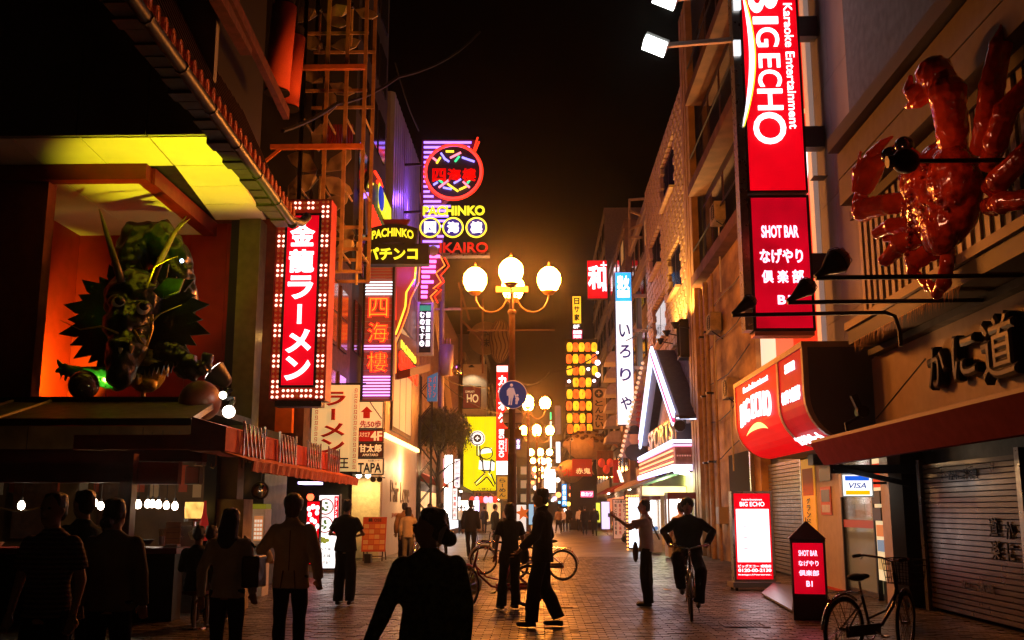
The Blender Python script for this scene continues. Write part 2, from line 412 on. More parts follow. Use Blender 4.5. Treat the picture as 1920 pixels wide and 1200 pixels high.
# slope: courses of round tiles rising steeply
for i in range(n):
    p = eave(9.4+i*(e1.y-9.7)/(n-1))
    m = MB(); m.tube([p+V((-.05, 0, .14)), p+V((-.55, 0, 1.0)), p+V((-1.3, 0, 2.6)), p+V((-2.4, 0, 5.0))], .072, 6); m.build('tile_row', M_tile, shop)
m = MB(); a, b = eave(gy0), eave(e1.y-.2); q = [V((-.10, 0, .08)), V((-.6, 0, .95)), V((-1.35, 0, 2.55)), V((-2.45, 0, 4.95)), V((-2.8, 0, 4.95)), V((-.35, 0, .02))]
m.prism([a+k for k in q], b-a); m.build('roof_slope', M_tile, shop)
# ragged tile undersides behind the gutter
m = MB(); yy = gy0
while yy < e1.y-.3:
    l = random.uniform(.25, .5); p = eave(yy); d = random.uniform(.0, .10)
    m.box(GX-.36-d, GX-.1, yy, yy+l, p.z-.02-d*.3, p.z+.1); yy += l+.01
m.build('eave_underside', mat('sooty_tile', (.02, .018, .01), .5, nz=.4), shop)
# upper ridge beam with ember red side, further up
a, b = PX(425, -20, -5.0), PX(537, 215, -5.0)
MB().bar(a, b, .12, .22).build('ridge_beam', mat('ember_red_wood', (.09, .016, .008), .6, nz=.5, bump=.2), shop)
a, b = PX(385, -60, -5.1), PX(463, 82, -5.1); MB().bar(a, b, .2, .45).build('ridge_panel', MATS['ember_red_wood'], shop)
# lower ceiling box of the alcove
zc = PY(200, 338, 16.8).z; xr = PY(275, 338, 16.8).x; ybk = PZ(330, 443, zc).y
MB().box(-11.5, xr, 16.75, 17.0, zc, ZS-.005).build('beam', M_redbeam, shop)
MB().box(xr-.22, xr+.02, 17.003, ybk+.3, zc-.002, ZS-.005).build('beam', M_redbeam, shop)
xs_ = [-11.5, -9.9, -8.4, xr-.225]
for i in range(3): MB().box(xs_[i]+.008, xs_[i+1]-.008, 17.005, ybk, zc+.03, zc+.06).build('ceiling_board', M_soff, shop)
MB().box(xr+.025, pi2.x-.02, 17.0, ybk, ZS-.3, ZS-.01).build('recess_filler', M_redbeam, shop)
# alcove walls in tall vermilion boards
ZP = PY(250, 746, 16.2).z
xw = [-9.7, -8.9, -8.1, -7.3, -6.55, PY(428, 600, ybk).x]
for i in range(5): MB().box(xw[i]+.004, xw[i+1]-.004, ybk, ybk+.12, ZP-.2, ZS-.02).build('wall_board', M_redwall, shop)
MB().box(-9.82, -9.7, 17.2, ybk+.12, ZP-.2, ZS-.02).build('wall_board', M_redwall, shop)
MB().box(-17, PY(72, 600, 16.9).x, 16.85, 17.15, ZP-.25, ZS-.01).build('front_wall', mat('dark_red_wall', (.12, .01, .008), .8, nz=.2), shop)
# pillar, glowing orange side rooms behind it
x0, x1, z0, z1 = RY(440, 415, 480, 800, 20.2)
MB().box(x0, x1, 20.2, 20.7, 2.6, ZS-.003).build('pillar', mat('dark_green_pillar', (.20, .24, .06), .45, nz=.25), shop)
MB().box(x0-.20, x0-.005, 20.3, 20.7, 2.6, ZS-.003).build('pillar_edge', M_black, shop)
MB().box(x1-.1, LX-.2, 22.4, 22.6, 3.2, 6.9).build('side_wall', mat('orange_plaster', (.62, .16, .02), .6, nz=.2), shop)
MB().box(-12, LX, 22.7, 28, 2.7, 8.2).build('rear_block', mat('brown_cladding', (.10, .035, .02), .6, nz=.4, bump=.3), shop)
for k in range(3):
    for j in range(2):
        yy = 23.4+k*1.45; zz = 3.4+j*2.3
        fr = MB(); fr.box(LX+.003, LX+.05, yy, yy+1.0, zz, zz+1.7); o = fr.build('window', M_wood, shop)
        MB().box(LX+.052, LX+.06, yy+.08, yy+.92, zz+.08, zz+.82).build('pane', mat('amber_glass', (.25, .08, .02), .15), o)
        MB().box(LX+.052, LX+.06, yy+.08, yy+.92, zz+.88, zz+1.62).build('pane', MATS['amber_glass'], o)
MB().box(-17, LX-.3, 20.75, 22.6, 0, 3.15).build('kitchen_block', M_dark, shop)
# dim platform roof over the counter
m = MB(); a = [(-17, 14.3, ZP-.5), (-4.95, 14.3, ZP-.5), (-5.2, 16.3, ZP-.02), (-17, 16.3, ZP-.02)]
m.prism(a, (0, 0, -.10)); m.build('counter_roof', mat('sooty_roof', (.05, .03, .02), .5, nz=.3), shop)
MB().box(-9.9, -5.75, 16.05, 20.15, ZP-.12, ZP).build('ledge', M_dark, shop)
MB().bar(PY(60, 747, 16.1), PY(440, 747, 16.1), .06, .05).build('ledge_rail', M_black, shop)
for k in range(3):     # light battens on the counter roof
    x = -9+k*.62; MB().bar((x, 14.35, ZP-.48), (x-.1, 16.25, ZP-.005), .04, .03).build('batten', mat('pale_batten', (.35, .30, .12), .6), shop)
# street side awning: red band, flap with orange fringe, folding lattices
AX = -4.42
def zz(px, py): return PX(px, py, AX).z
y0, y1 = 14.2, 22.6; ztop, zmid, zlow = 2.70, 2.34, 2.08
m_aw = mat('red_awning_cloth', (.52, .05, .015), .7, nz=.3, scale=4, bump=.25)
for i in range(3):
    a = y0+(y1-y0)*i/3+.03; b = y0+(y1-y0)*(i+1)/3-.03
    MB().prism([(AX, a, zmid), (AX, a, ztop-.02), (AX-.5, a, ztop+.12), (AX-.5, a, zmid)], (0, b-a, 0)).build('awning_band', m_aw, shop)
    m = MB(); N = 26; vs = []; 
    for k in range(N+1):
        t = a+(b-a)*k/N; w_ = .012*math.sin(k*1.7)+random.uniform(-.006, .006)
        vs += [(AX-.05, t, zmid), (AX+.42+w_, t, zlow+.12+random.uniform(-.01, .01)), (AX+.40+w_, t, zlow-.03+random.uniform(-.02, .015)), (AX+.38+w_, t, zlow-.03), (AX+.39+w_, t, zlow+.105), (AX-.06, t, zmid-.02)]
    fs = [(k*6+j, k*6+6+j, k*6+6+(j+1) % 6, k*6+(j+1) % 6) for k in range(N) for j in range(6)]
    m.add(vs, fs+[tuple(range(5, -1, -1)), tuple(N*6+j for j in range(6))]); m.build('awning_flap', mat('orange_red_cloth', (.62, .13, .03), .7, nz=.4, scale=8, bump=.3), shop, smooth=False)
for yy in (14.9, 17.0, 19.1, 21.0):
    m = MB()
    for k in range(5):
        a = yy+k*.21
        m.bar((AX+.05, a, 2.22), (AX+.05, a+.28, 2.78), .022); m.bar((AX+.075, a+.28, 2.22), (AX+.075, a, 2.78), .022)
    for k in (0, 5): m.bar((AX+.06, yy+k*.23, 2.12), (AX+.06, yy+k*.23, 2.82), .028)
    m.build('folding_lattice', M_steel, shop)
# front counter: beams, posts, counter, kitchen things
def fbox(x0, y0_, x1, y1_, Y, d, m, name, par=None):
    a, b, c, e = RY(x0, y0_, x1, y1_, Y); return MB().box(a, b, Y, Y+d, c, e).build(name, m, par)
fbox(138, 815, 392, 843, 14.2, .12, m_aw, 'front_valance', shop)
fbox(-300, 866, 232, 905, 14.6, .15, M_redbeam, 'counter_beam', shop)
fbox(248, 866, 334, 908, 14.75, .15, mat('faded_red_beam', (.42, .10, .07), .6, nz=.2, scale=3), 'counter_beam', shop)
fbox(222, 850, 245, 1040, 14.55, .2, M_redbeam, 'post', shop)
fbox(-200, 842, 380, 866, 14.9, .2, mat('dark_red_wall', (0, 0, 0)), 'lintel', shop)
fbox(400, 835, 446, 936, 16.0, .35, mat('tan_tile_column', (.22, .17, .10), .6, nz=.3, scale=3, bump=.3), 'corner_column', shop)
fbox(396, 936, 452, 1180, 15.9, .5, mat('stone_plinth', (.42, .33, .18), .7, nz=.35, scale=5, bump=.4), 'plinth', shop)
fbox(377, 845, 400, 1180, 15.8, .3, M_black, 'downpipe', shop)
a, b, c, d = RY(-300, 930, 392, 1100, 19.2); MB().box(a, b, 19.2, 19.35, 0, 3.1).build('kitchen_wall', mat('kitchen_tiles_greasy', (.20, .12, .045), .5, nz=.5, scale=2, bump=.2), shop)
MB().box(-17, -5.05, 14.3, 14.9, .92, 1.0).build('countertop', mat('red_counter_top', (.30, .03, .02), .35), shop)
MB().box(-17, -5.12, 14.45, 14.8, 0, .918).build('counter_front', M_dark, shop)
for x0_, w_ in ((-11, .5), (-9.8, .7), (-8.2, .5)): MB().box(x0_, x0_+w_, 18.9, 19.15, 1.0, 2.3).build('shelf_unit', M_wood, shop)
# steel hook and small steel boxes on the beam
m = MB(); p = PY(405, 852, 14.9); m.tube([p, p+V((0, 0, -.16)), p+V((-.03, 0, -.20)), p+V((-.07, 0, -.18)), p+V((-.07, 0, -.13))], .01, 6)
tag(m.build('meat_hook', M_chrome), 'steel hook hanging at the corner of the ramen counter roof', 'hook')
for k, q in enumerate(((367, 851, 380, 872), (347, 874, 374, 908))):
    a, b, c, d = RY(*q, 15.2); t = thing('switch_box', ('small pale box', 'larger pale switch box')[k]+' mounted %s the counter lintel of the ramen shop' % ('above', 'under')[k], 'electric box', ((a+b)/2, 15.2, c))
    MB().box(a, b, 15.2, 15.38, c, d).build('case', mat('pale_green_box', (.35, .42, .36), .5), t); MB().box(a+.02, b-.02, 15.185, 15.198, c+.02, d-.02).build('door', M_white_case, t)
# hanging bare bulbs over the counter
ORD = ['first', 'second', 'third', 'fourth', 'fifth', 'sixth', 'seventh', 'eighth', 'ninth', 'tenth', 'eleventh', 'twelfth']
bl = [(40, 948, 15), (177, 943, 15.5), (189, 949, 16.5), (259, 946, 15.2), (277, 945, 16.2), (286, 945, 17.2), (297, 946, 15.8), (312, 948, 16.8), (328, 949, 15.9)]
for i, (px, py, Y) in enumerate(bl):
    p = PY(px, py, Y); t = thing('hanging_bulb', 'bare white bulb over the ramen counter, %s from the %s' % ((ORD[i], 'outer end') if i < 5 else (ORD[8-i], 'corner column')), 'light bulb', p, 'bare bulbs hung over the ramen counter')
    MB().lathe([(.004, -.062), (.035, -.05), (.052, -.01), (.045, .03), (.022, .06), (.018, .075)], p, 10).build('glass', E_bulb_big, t, smooth=True)
    m = MB().lathe([(.022, .07), (.026, .12), (.008, .13)], p, 8).tube([p+V((0, 0, .12)), V((p.x, p.y, 2.75))], .006, 4); m.build('socket', M_black, t)
# curved lit arch trim left of the first bulb
c = PY(36, 948, 16.5); m = MB().tube([c+V((-.55+.11*i, 0, -.02-.16*math.cos((i-5)*.27)+.10)) for i in range(11)], .014, 6)
tag(m.build('bowl_rack', mat('brass_dull', (.5, .3, .08), .3, .9)), 'thin curved brass rail behind the first bulb of the ramen counter', 'rail')
# lit hood lamp, menu board, chopstick jar, bowls and napkins
t = thing('hood_lamp', 'yellow glowing hood lamp at the corner end of the ramen counter', 'lamp', PY(358, 990, 15.4))
a, b, c, d = RY(341, 940, 377, 972, 15.4); MB().lathe([(.14, c), (.15, (c+d)/2), (.145, d-.01)], ((a+b)/2, 15.55, 0), 14).build('shade', emi('amber_shade_lit', (1, .55, .12), 1.6, True, .35, 9), t, smooth=True)
MB().lathe([(.155, c-.05), (.155, c-.005)], ((a+b)/2, 15.55, 0), 14).build('skirt', M_steel, t); MB().tube([((a+b)/2, 15.55, c-.12), ((a+b)/2, 15.55, c-.05)], .03, 8).build('nozzle', M_chrome, t)
a, b, c, d = RY(336, 985, 378, 1020, 15.6); t = thing('steel_cabinet', 'dull steel kitchen cabinet below the glowing hood lamp', 'cabinet', ((a+b)/2, 15.6, 0)); MB().box(a, b, 15.6, 16.1, 0, d-.01).build('body', M_steel, t); MB().box(a+.03, b-.03, 15.585, 15.598, c-.3, d-.05).build('door', M_steel, t)
f = face(310, 978, 338, 1020, 15.0); t = thing('wooden_menu', 'pale wooden menu board standing on the ramen counter', 'menu board', foot(f))
for k in range(4): m = MB(); f.box(m, 0, f.W, f.H*k/4+.004, f.H*(k+1)/4-.004, -.02, 0); m.build('slat', mat('pale_wood', (.55, .38, .16), .6, nz=.2, scale=12), t)
def lathe_thing(name, label, cat, p, prof, m, n=14, group=None):
    o = MB().lathe(prof, (0, 0, 0), n).build(name, m, smooth=True); o.location = p; tag(o, label, cat, group); return o
lathe_thing('soup_bowl', 'dark bowl on the red ramen counter', 'bowl', PY(275, 1022, 14.7), [(.03, 0), (.05, .01), (.085, .05), (.10, .075), (.092, .075), (.0, .03)], M_black)
t = thing('chopstick_jar', 'jar of pale chopsticks on the ramen counter', 'jar', PY(303, 1022, 14.7)); b_ = BASE[t.name]
MB().lathe([(.04, 0), (.045, .12)], b_, 10).build('jar', M_white_case, t)
for k in range(9): a = k*.7; MB().bar(b_+V((math.cos(a)*.02, math.sin(a)*.02, .05)), b_+V((math.cos(a)*.05, math.sin(a)*.04, .23)), .009).build('chopstick', MATS['pale_wood'], t)
t = thing('napkin_stack', 'stack of white paper napkins at the corner of the ramen counter', 'napkins', PY(322, 1027, 14.6)); b_ = BASE[t.name]
for k in range(4): MB().box(b_.x-.11+k*.01, b_.x+.1, b_.y-.07, b_.y+.08, b_.z+k*.012, b_.z+k*.012+.009).build('napkin', M_white_case, t)
# ------------------------------------------------------------------ dragon
dg_ = thing('dragon_statue', 'big dark green dragon statue with spiky frill, horns and gold belly in the red alcove', 'dragon statue', PY(258, 746, 17.6))
M_dg = mat('dragon_green', (.006, .022, .009), .32, nz=.5, scale=9, bump=.5, coat=.5)
M_dgl = mat('dragon_lit_green', (.03, .30, .05), .3, nz=.4, scale=10, bump=.4, coat=.6)  # brighter copy of the dragon green, lamplight on one arm put into colour
M_gold = mat('dragon_gold', (.50, .40, .06), .3, .5, nz=.3, scale=12, bump=.3)
def D(px, py, Y=17.6): return PY(px, py, Y)
PXM = 17.6/1900
m = MB()       # head: skull, brow, cheeks, long muzzle pointing down to the street
m.ball(D(250, 560), (.52, .42, .55), 14, 10); m.ball(D(240, 610, 17.3), (.42, .5, .42), 14, 10); m.ball(D(232, 665, 17.0), (.30, .35, .45), 12, 8)
m.ball(D(226, 700, 16.9), (.24, .28, .28), 12, 8); m.ball(D(252, 655, 17.0), (.22, .25, .30), 10, 8); m.ball(D(222, 568, 17.15), .16, 10, 8); m.ball(D(268, 578, 17.15), .16, 10, 8)
m.ball(D(215, 645, 16.75), .10, 8, 6); m.ball(D(240, 648, 16.75), .10, 8, 6)
blob(m, 'head', M_dg, dg_, .035, 3, .05, 6)
m = MB()       # arched body behind the head
pts = [D(322, 640, 18.2), D(335, 560, 18.3), D(325, 490, 18.4), D(295, 440, 18.4), D(262, 440, 18.4), D(245, 490, 18.3), D(243, 560, 18.2)]
m.tube(pts, [.30, .33, .36, .36, .36, .34, .3], 12); blob(m, 'arched_body', M_dg, dg_, .05, 3, .06, 7)
# frill of pointed fins round the head
cen = D(248, 600, 17.75)
for i in range(30):
    a = math.radians(-62+i*(304/29)-90+62+28)
    a = math.radians(-118+i*(416-60)/29+0)
    if -105 < math.degrees(a) < -75: continue
    L = 1.12+.16*(i % 2)+.12*abs(math.cos(a)); L *= 1.0 if math.sin(a) > -.4 else .92
    dr = V((math.cos(a), .10, math.sin(a)*.92)); sd = V((-math.sin(a), 0, math.cos(a)))
    p = cen+dr*.35; q = cen+dr*L; m = MB()
    m.prism([p-sd*.10, cen+dr*(L*.72)-sd*.15, q-sd*.02+V((0, -.02, -.05)), cen+dr*(L*.80)+sd*.13, p+sd*.10], (0, .05, 0)); m.build('frill_fin', M_dg, dg_)
for s_, (p0, p1, p2, p3) in enumerate((((228, 530), (213, 480), (198, 430), (186, 392)), ((283, 530), (302, 485), (325, 440), (349, 405)))):
    m = MB(); m.tube([D(*p0, 17.2), D(*p1, 17.2), D(*p2, 17.15), D(*p3, 17.1)], [.075, .06, .045, .012], 8)
    if s_: m.tube([D(325, 440, 17.15), D(345, 418, 17.1), D(357, 410, 17.1)], [.03, .02, .006], 6)
    m.build('horn', mat('horn_brown', (.10, .07, .03), .4, nz=.4), dg_, smooth=True)
for px, py in ((222, 568), (268, 578)):
    o = MB().ball(D(px, py, 16.98), .115, 14, 10).build('eye', mat('eye_white', (.75, .72, .65), .25), dg_, smooth=True)
    MB().ball(D(px+2, py-4, 16.92), .085, 12, 8).build('pupil', M_black, o, smooth=True)
for pts in (((250, 617), (280, 608), (300, 588), (341, 571)), ((275, 540), (290, 500), (312, 488), (334, 480)), ((222, 625), (190, 612), (150, 618), (112, 600))):
    MB().tube([D(px, py, 16.8) for px, py in pts], [.022, .018, .012, .004], 6).build('whisker', M_gold, dg_, smooth=True)
MB().lathe([(.045, .0), (.04, -.06), (.005, -.14)], D(247, 648, 16.66), 8).build('tooth', mat('tooth_ivory', (.8, .7, .4), .3), dg_, smooth=True)
MB().lathe([(.04, .0), (.035, -.05), (.005, -.11)], D(226, 652, 16.66), 8).build('tooth', MATS['tooth_ivory'], dg_, smooth=True)
m = MB()       # cheek leaf and mouth rim lit from the side
m.prism([D(285, 545, 16.95), D(312, 520, 16.95), D(345, 522, 17.0), D(335, 548, 17.0), D(300, 560, 16.95)], (0, .07, 0)); m.build('ear', M_dg, dg_, bevel=.02)
m = MB(); m.tube([D(285, 590, 16.85), D(284, 620, 16.8), D(275, 650, 16.8), D(262, 640, 16.78), D(250, 618, 16.8)], .03, 6); m.build('lip', M_gold, dg_, smooth=True)
m = MB(); pts = []       # gold spiral belly
for i in range(30): a = i*.42; pts.append(D(278, 690, 17.7)+V((math.cos(a)*(.40-.008*i), math.sin(a)*.18, .34-.024*i)))
m.tube(pts, .10, 8); m.ball(D(275, 695, 17.75), (.36, .3, .40), 12, 8); blob(m, 'gold_belly', M_gold, dg_, .025, 1)
m = MB(); m.tube([D(240, 705, 17.3), D(262, 712, 17.3)], .10, 10); m.build('belly_scroll', M_gold, dg_, smooth=True)
MB().tube([D(268, 728, 17.8), D(268, 746, 17.8)], .05, 8).build('stand', mat('stand_brass', (.5, .45, .2), .4), dg_)
m = MB(); m.tube([D(236, 690, 17.6), D(215, 712, 17.4), D(185, 706, 17.2), D(150, 700, 17.1), D(118, 690, 17.0)], [.20, .22, .17, .13, .09], 10)
for dx, dy in ((-12, -14), (-14, 6), (-4, 20), (10, 22)): m.tube([D(120, 690, 17.0), D(118+dx*.6, 690+dy*.6, 16.95), D(114+dx*.7, 690+dy*1.3, 16.95)], [.05, .035, .008], 6)
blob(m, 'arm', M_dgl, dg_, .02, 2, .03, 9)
m = MB(); m.tube([D(300, 660, 17.7), D(335, 668, 17.6), D(365, 690, 17.5), D(385, 690, 17.5), D(392, 665, 17.5)], [.22, .20, .17, .15, .09], 10)
m.tube([D(330, 690, 17.5), D(345, 700, 17.5), D(370, 705, 17.5)], .1, 8); blob(m, 'arm', M_dg, dg_, .025, 2, .05, 9)
for i in range(8): a = D(330-i*9, 672+i*2, 17.45); MB().prism([a+V((-.06, 0, 0)), a+V((.06, 0, 0)), a+V((0, 0, -.20-.04*(i % 2)))], (0, .04, 0)).build('scale', M_dg, dg_)
p = D(157, 722, 16.6); m = MB().ball(p, .25, 20, 14); tag(blob(m, 'crystal_ball', mat('crackled_brown_glaze', (.10, .06, .05), .15, .3, nz=.4, bump=1., scale=14, coat=1), None, .02, 1), 'dark crackled ball held up by the lamp under the dragon\'s lit claw', 'ball')
p = D(375, 752, 16.0); m = MB().ball(p, .33, 20, 14); m = m.build('red_ball', mat('dull_red_ball', (.16, .03, .01), .5, nz=.3, bump=.2), smooth=True); tag(m, 'big dull red ball hanging at the ledge beside the floodlights', 'ball')
# floodlights for the dragon
def flood(label, px, py, Y, r, aim, col=(1, .86, .60), e=18):
    p = PY(px, py, Y); t = thing('flood_lamp', label, 'floodlight', p); d = (V(aim)-p).normalized(); q = d.to_track_quat('Z', 'Y').to_matrix()
    m = MB().lathe([(r*.35, -r*1.6), (r*.6, -r*1.3), (r, -.01), (r*1.04, 0)], (0, 0, 0), 16); m.v = [tuple(p+q @ V(v)) for v in m.v]; m.build('reflector', M_black, t, smooth=True)
    m = MB().lathe([(.002, .0), (r*.5, .012), (r*.95, .002)], (0, 0, 0), 16); m.v = [tuple(p+q @ V(v)+d*.012) for v in m.v]; m.build('lens', emi('floodlight_lens', (1, .88, .78), 9), t, smooth=True)
    m = MB().bar(p-d*r*.7+V((0, .05, 0)), p+V((.10, .12, -.35)), .05, .03); m.build('bracket', M_black, t); return t, p, d
t, p, d = flood('round floodlight tilted towards the dragon beside the dark pillar', 402, 697, 18.7, .23, PY(150, 470, 18.6))
plamp('flood_light', p+d*.25, (1, .66, .05), 55, .12, t, 125, PY(200, 420, 19.2))
p = PY(429, 772, 15.3); t = thing('globe_lamp', 'glaring white globe lamp at the corner above the awning', 'lamp', p); MB().ball(p, .095, 16, 10).build('globe', emi('glare_globe', (1, .92, .75), 14, True), t, smooth=True)
MB().tube([p+V((.0, .02, .06)), p+V((.03, .1, .18))], .04, 8).build('socket', M_black, t); plamp('globe_light', p+V((.1, -.15, .1)), (1, .72, .2), 6, .05, t)
p = PY(418, 741, 15.8); t = thing('small_flood_lamp', 'small white lamp between the tilted floodlight and the globe lamp', 'lamp', p); MB().ball(p, .06, 12, 8).build('lens', MATS['glare_globe'], t, smooth=True); MB().tube([p, p+V((.1, .1, .1))], .035, 8).build('body', M_black, t); plamp('soffit_light', p+V((0, -.05, .12)), (1, .84, .015), 2300, .08, t, 60, (-5.9, 16.9, ZS))
p = PY(150, 738, 19.0); t = thing('floor_spotlight', 'hidden yellow spotlight on the ledge behind the crackled ball', 'spotlight', p); MB().lathe([(.07, 0), (.09, .12), (.1, .14)], p, 12).build('can', M_black, t)
plamp('spot_light', p+V((0, .0, .25)), (1, .70, .02), 600, .06, t, 100, PY(92, 670, 19.9)); plamp('arm_light', PY(192, 739, 16.7), (1, .9, .15), 70, .05, t, 75, PY(165, 697, 17.2))
p = PY(341, 489, 17.0); t = thing('blue_led', 'tiny blue-white light glowing by the dragon\'s horn', 'light', p); MB().ball(p, .035, 10, 6).build('bulb', emi('blue_white_point', (.45, .6, 1), 12), t, smooth=True); MB().tube([p, p+V((0, .3, .02))], .01, 5).build('stem', M_black, t)
plamp('side_room_light', (-5.75, 21.5, 5.2), (1, .50, .10), 30, .1, shop)
plamp('awning_under_light', (-5.0, 17.5, 1.95), (1, .36, .08), 14, .1, shop); plamp('counter_glow', (-6.8, 15.9, 1.95), (1, .55, .2), 22, .1, shop)
for k in range(22):
    if k % 7 == 5: continue
    x = -12.2+k*.27; MB().box(x, x+.16, 19.17, 19.185, 1.75+.05*(k % 3), 2.35).build('menu_strip', mat('menu_strip_%d' % (k % 3), ((.75, .6, .35), (.7, .65, .5), (.6, .12, .05))[k % 3], .7), shop)
for k in range(9): MB().lathe([(.05, 0), (.09, .05), (.10, .07)], (-11.6+k*.55, 14.6, 1.0), 10).build('counter_bowl', mat('bowl_glaze', (.5, .42, .3), .3), shop)
# ================================================================== ramen shop's tall bulb sign
f = face(512, 374, 616, 750, 20.3)
t = lightbox('ramen_sign', 'tall red upright sign with white kinryu ramen lettering inside a border of round bulbs', 'neon sign', f, .55, None, M_red_case, rim=.02)
e = .215*f.W
m = MB(); f.box(m, .03, f.W-.03, .03, f.H-.03, -.028, -.004); m.build('bulb_board', emi('bulb_board_glow', (.75, .03, .008), .22, base=(.3, .03, .01)), t)  # the bulbs' light on the board is put in as faint red emission
m = MB(); f.box(m, e, f.W-e, .30, f.H-.36, -.003, .03); m.build('face', emi('ramen_red_lit', (.92, .0, .012), 1.05, True, .10), t)
m = MB()
for q in ((e-.05, e, .25, f.H-.31), (f.W-e, f.W-e+.05, .25, f.H-.31), (e+.001, f.W-e-.001, .25, .299), (e+.001, f.W-e-.001, f.H-.359, f.H-.31)): f.box(m, *q, -.003, .045)
m.build('inner_frame', M_dark, t)
vtext(f, '金龍ラーメン', E_white, t, f.W/2, f.H-.50, .36, (f.W-2*e)*.80, fill=.88, c=.035, bold=.045)
m = MB().lathe([(.027, -.004), (.030, .012), (.022, .034), (.008, .044)], (0, 0, 0), 8, 'y'); me_b = None
def ybulb(r): return MB().lathe([(r*.8, 0), (r, r*.5), (r*.7, r*1.3), (r*.2, r*1.6)], (0, 0, 0), 8, 'y')
def mk_mesh(name, mb, m, smooth=True):
    me = bpy.data.meshes.new(name); me.from_pydata(mb.v, [], mb.f); me.materials.append(m)
    if smooth: me.polygons.foreach_set('use_smooth', [True]*len(me.polygons))
    return me
mb = ybulb(.031); lit = mk_mesh('bulb', mb, emi('bulb_pink_white', (1, .60, .45), 3.2)); dim = mk_mesh('bulb', mb, emi('bulb_dim', (1, .25, .05), .18, base=(.4, .1, .03)))
half = emi('bulb_halo_disc', (1, .05, .02), .9); hal = mk_mesh('bulb_socket', MB().lathe([(.052, 0), (.046, .006)], (0, 0, 0), 10, 'y'), half)
n = 40; dz = (f.H-.12)/(n-1); cx = [.075, .165]
cx = [e*.30, e*.70]; rows = [(x, .06+j*dz) for j in range(n) for x in cx+[f.W-x for x in cx]]
k = 0
for (x, z) in rows:
    j = round((z-.06)/dz); k += 1
    on = (j % 6) in (0, 1, 2) if j > 3 else True
    p = f.p(x, z, .0)
    if len(t.children) > 330: break
    inst('bulb', lit if on else dim, t, p)
for zr in (.08, .19):
    for i in range(7):
        x = e+.05+i*(f.W-2*e-.1)/6; on = i not in (3,) or zr > .1
        inst('bulb', lit if on else dim, t, f.p(x, zr)); inst('bulb', lit if i % 3 else dim, t, f.p(x, f.H-zr))
m = MB(); f.box(m, .1, f.W-.1, -.12, -.002, -.45, -.1); m.build('foot_tray', M_dark, t)
for z_ in (.6, 2.2, 3.6): 
    p = f.p(0, z_, -.3); MB().bar(p, (LX-.05, p.y, p.z), .07).build('bracket', M_dark, t)
plamp('sign_spill', f.p(f.W/2, f.H*.5, .9), (1, .08, .03), 22, .3, t)
# ================================================================== lattice tower with sculptural fins
lt = thing('steel_lattice', 'cream steel lattice frame with big propeller-like fins standing behind the ramen sign', 'sign frame', (-5, 24.6, 0))
LY = 24.6; xl, xr, _, _ = RY(556, 0, 688, 400, LY)
xl2 = PY(530, 200, LY).x
zt = PY(600, -60, LY).z; zb = PY(600, 508, LY).z
M_rust = mat('rusty_cream_steel', (.36, .20, .08), .5, .2, nz=.4, scale=4)
xs = [PY(q, 300, LY).x for q in (563, 608, 645, 680)]
for x in xs+[xs[0]-.0]:
    for yy in ((LY, LY+1.3) if x in (xs[0], xs[3]) else (LY,)): MB().box(x-.045, x+.045, yy-.045, yy+.045, zb, zt).build('upright', M_rust, lt)
for py in (60, 168, 425, 466, 508): 
    z = PY(600, py, LY).z
    for yy in (LY+.085, LY+1.21): MB().box(xs[0]-.05, xs[3]+.05, yy-.03, yy+.03, z-.04, z+.04).build('rail', M_rust, lt)
for py in (130, 278):
    z = PY(600, py, LY).z
    MB().box(xs[0]-.75, xs[3]+.02, LY-.17, LY-.04, z-.06, z+.06).build('orange_beam', mat('orange_beam', (.55, .16, .04), .4, .2, nz=.3, scale=5), lt)
    MB().bar((xs[0]-.5, LY-.1, z-.05), (xs[0]-.9, LY-.1, z-.40), .07).build('brace', MATS['orange_beam'], lt)
for z in (zb+.5, zb+2.2, zb+4.1):
    for x in xs: MB().box(x-.02, x+.02, LY+.04, LY+1.26, z-.02, z+.02).build('tie', M_cream_steel, lt)
M_fin = mat('weathered_cream_fin', (.34, .27, .17), .45, .2, nz=.45, scale=3, bump=.1)
def fins(px, py, sc_, angs, Y=LY+.6):
    c = PY(px, py, Y)
    for a in angs:
        a = math.radians(a); d = V((math.cos(a), 0, math.sin(a))); s_ = V((-d.z, 0, d.x)); L = 1.25*sc_*Y/1900; m = MB()
        pts = [c+d*.12-s_*.06, c+d*L*.5-s_*.30*L, c+d*L*.85-s_*.20*L, c+d*L, c+d*L*.82+s_*.12*L, c+d*L*.45+s_*.17*L, c+d*.12+s_*.06]
        m.prism([p+V((0, -.02+.12*i/6, 0)) for i, p in enumerate(pts)], (0, .04, 0)); m.build('fin', M_fin, lt)
    MB().lathe([(.07, -.08), (.07, .10)], c, 8, 'y').build('hub', M_dark, lt); MB().tube([c+V((0, .05, -1.2)), c+V((0, .05, 0))], .035, 6).build('stem', M_cream_steel, lt)
fins(600, 325, 62, (150, 40, 215, -32)); fins(607, 225, 52, (80, 262)); fins(612, 150, 50, (165, -25)); fins(612, 85, 55, (170, 10)); fins(600, 18, 52, (200, 330)); fins(660, 12, 45, (200, 340)); fins(690-20, 448, 40, (150, 215)); fins(590, 392, 58, (165, 25, -30))
plamp('lattice_uplight', (xs[1]+.2, LY-1.6, 6.2), (1, .44, .09), 150, .1, lt, 110, (xs[1], LY+.4, 11))
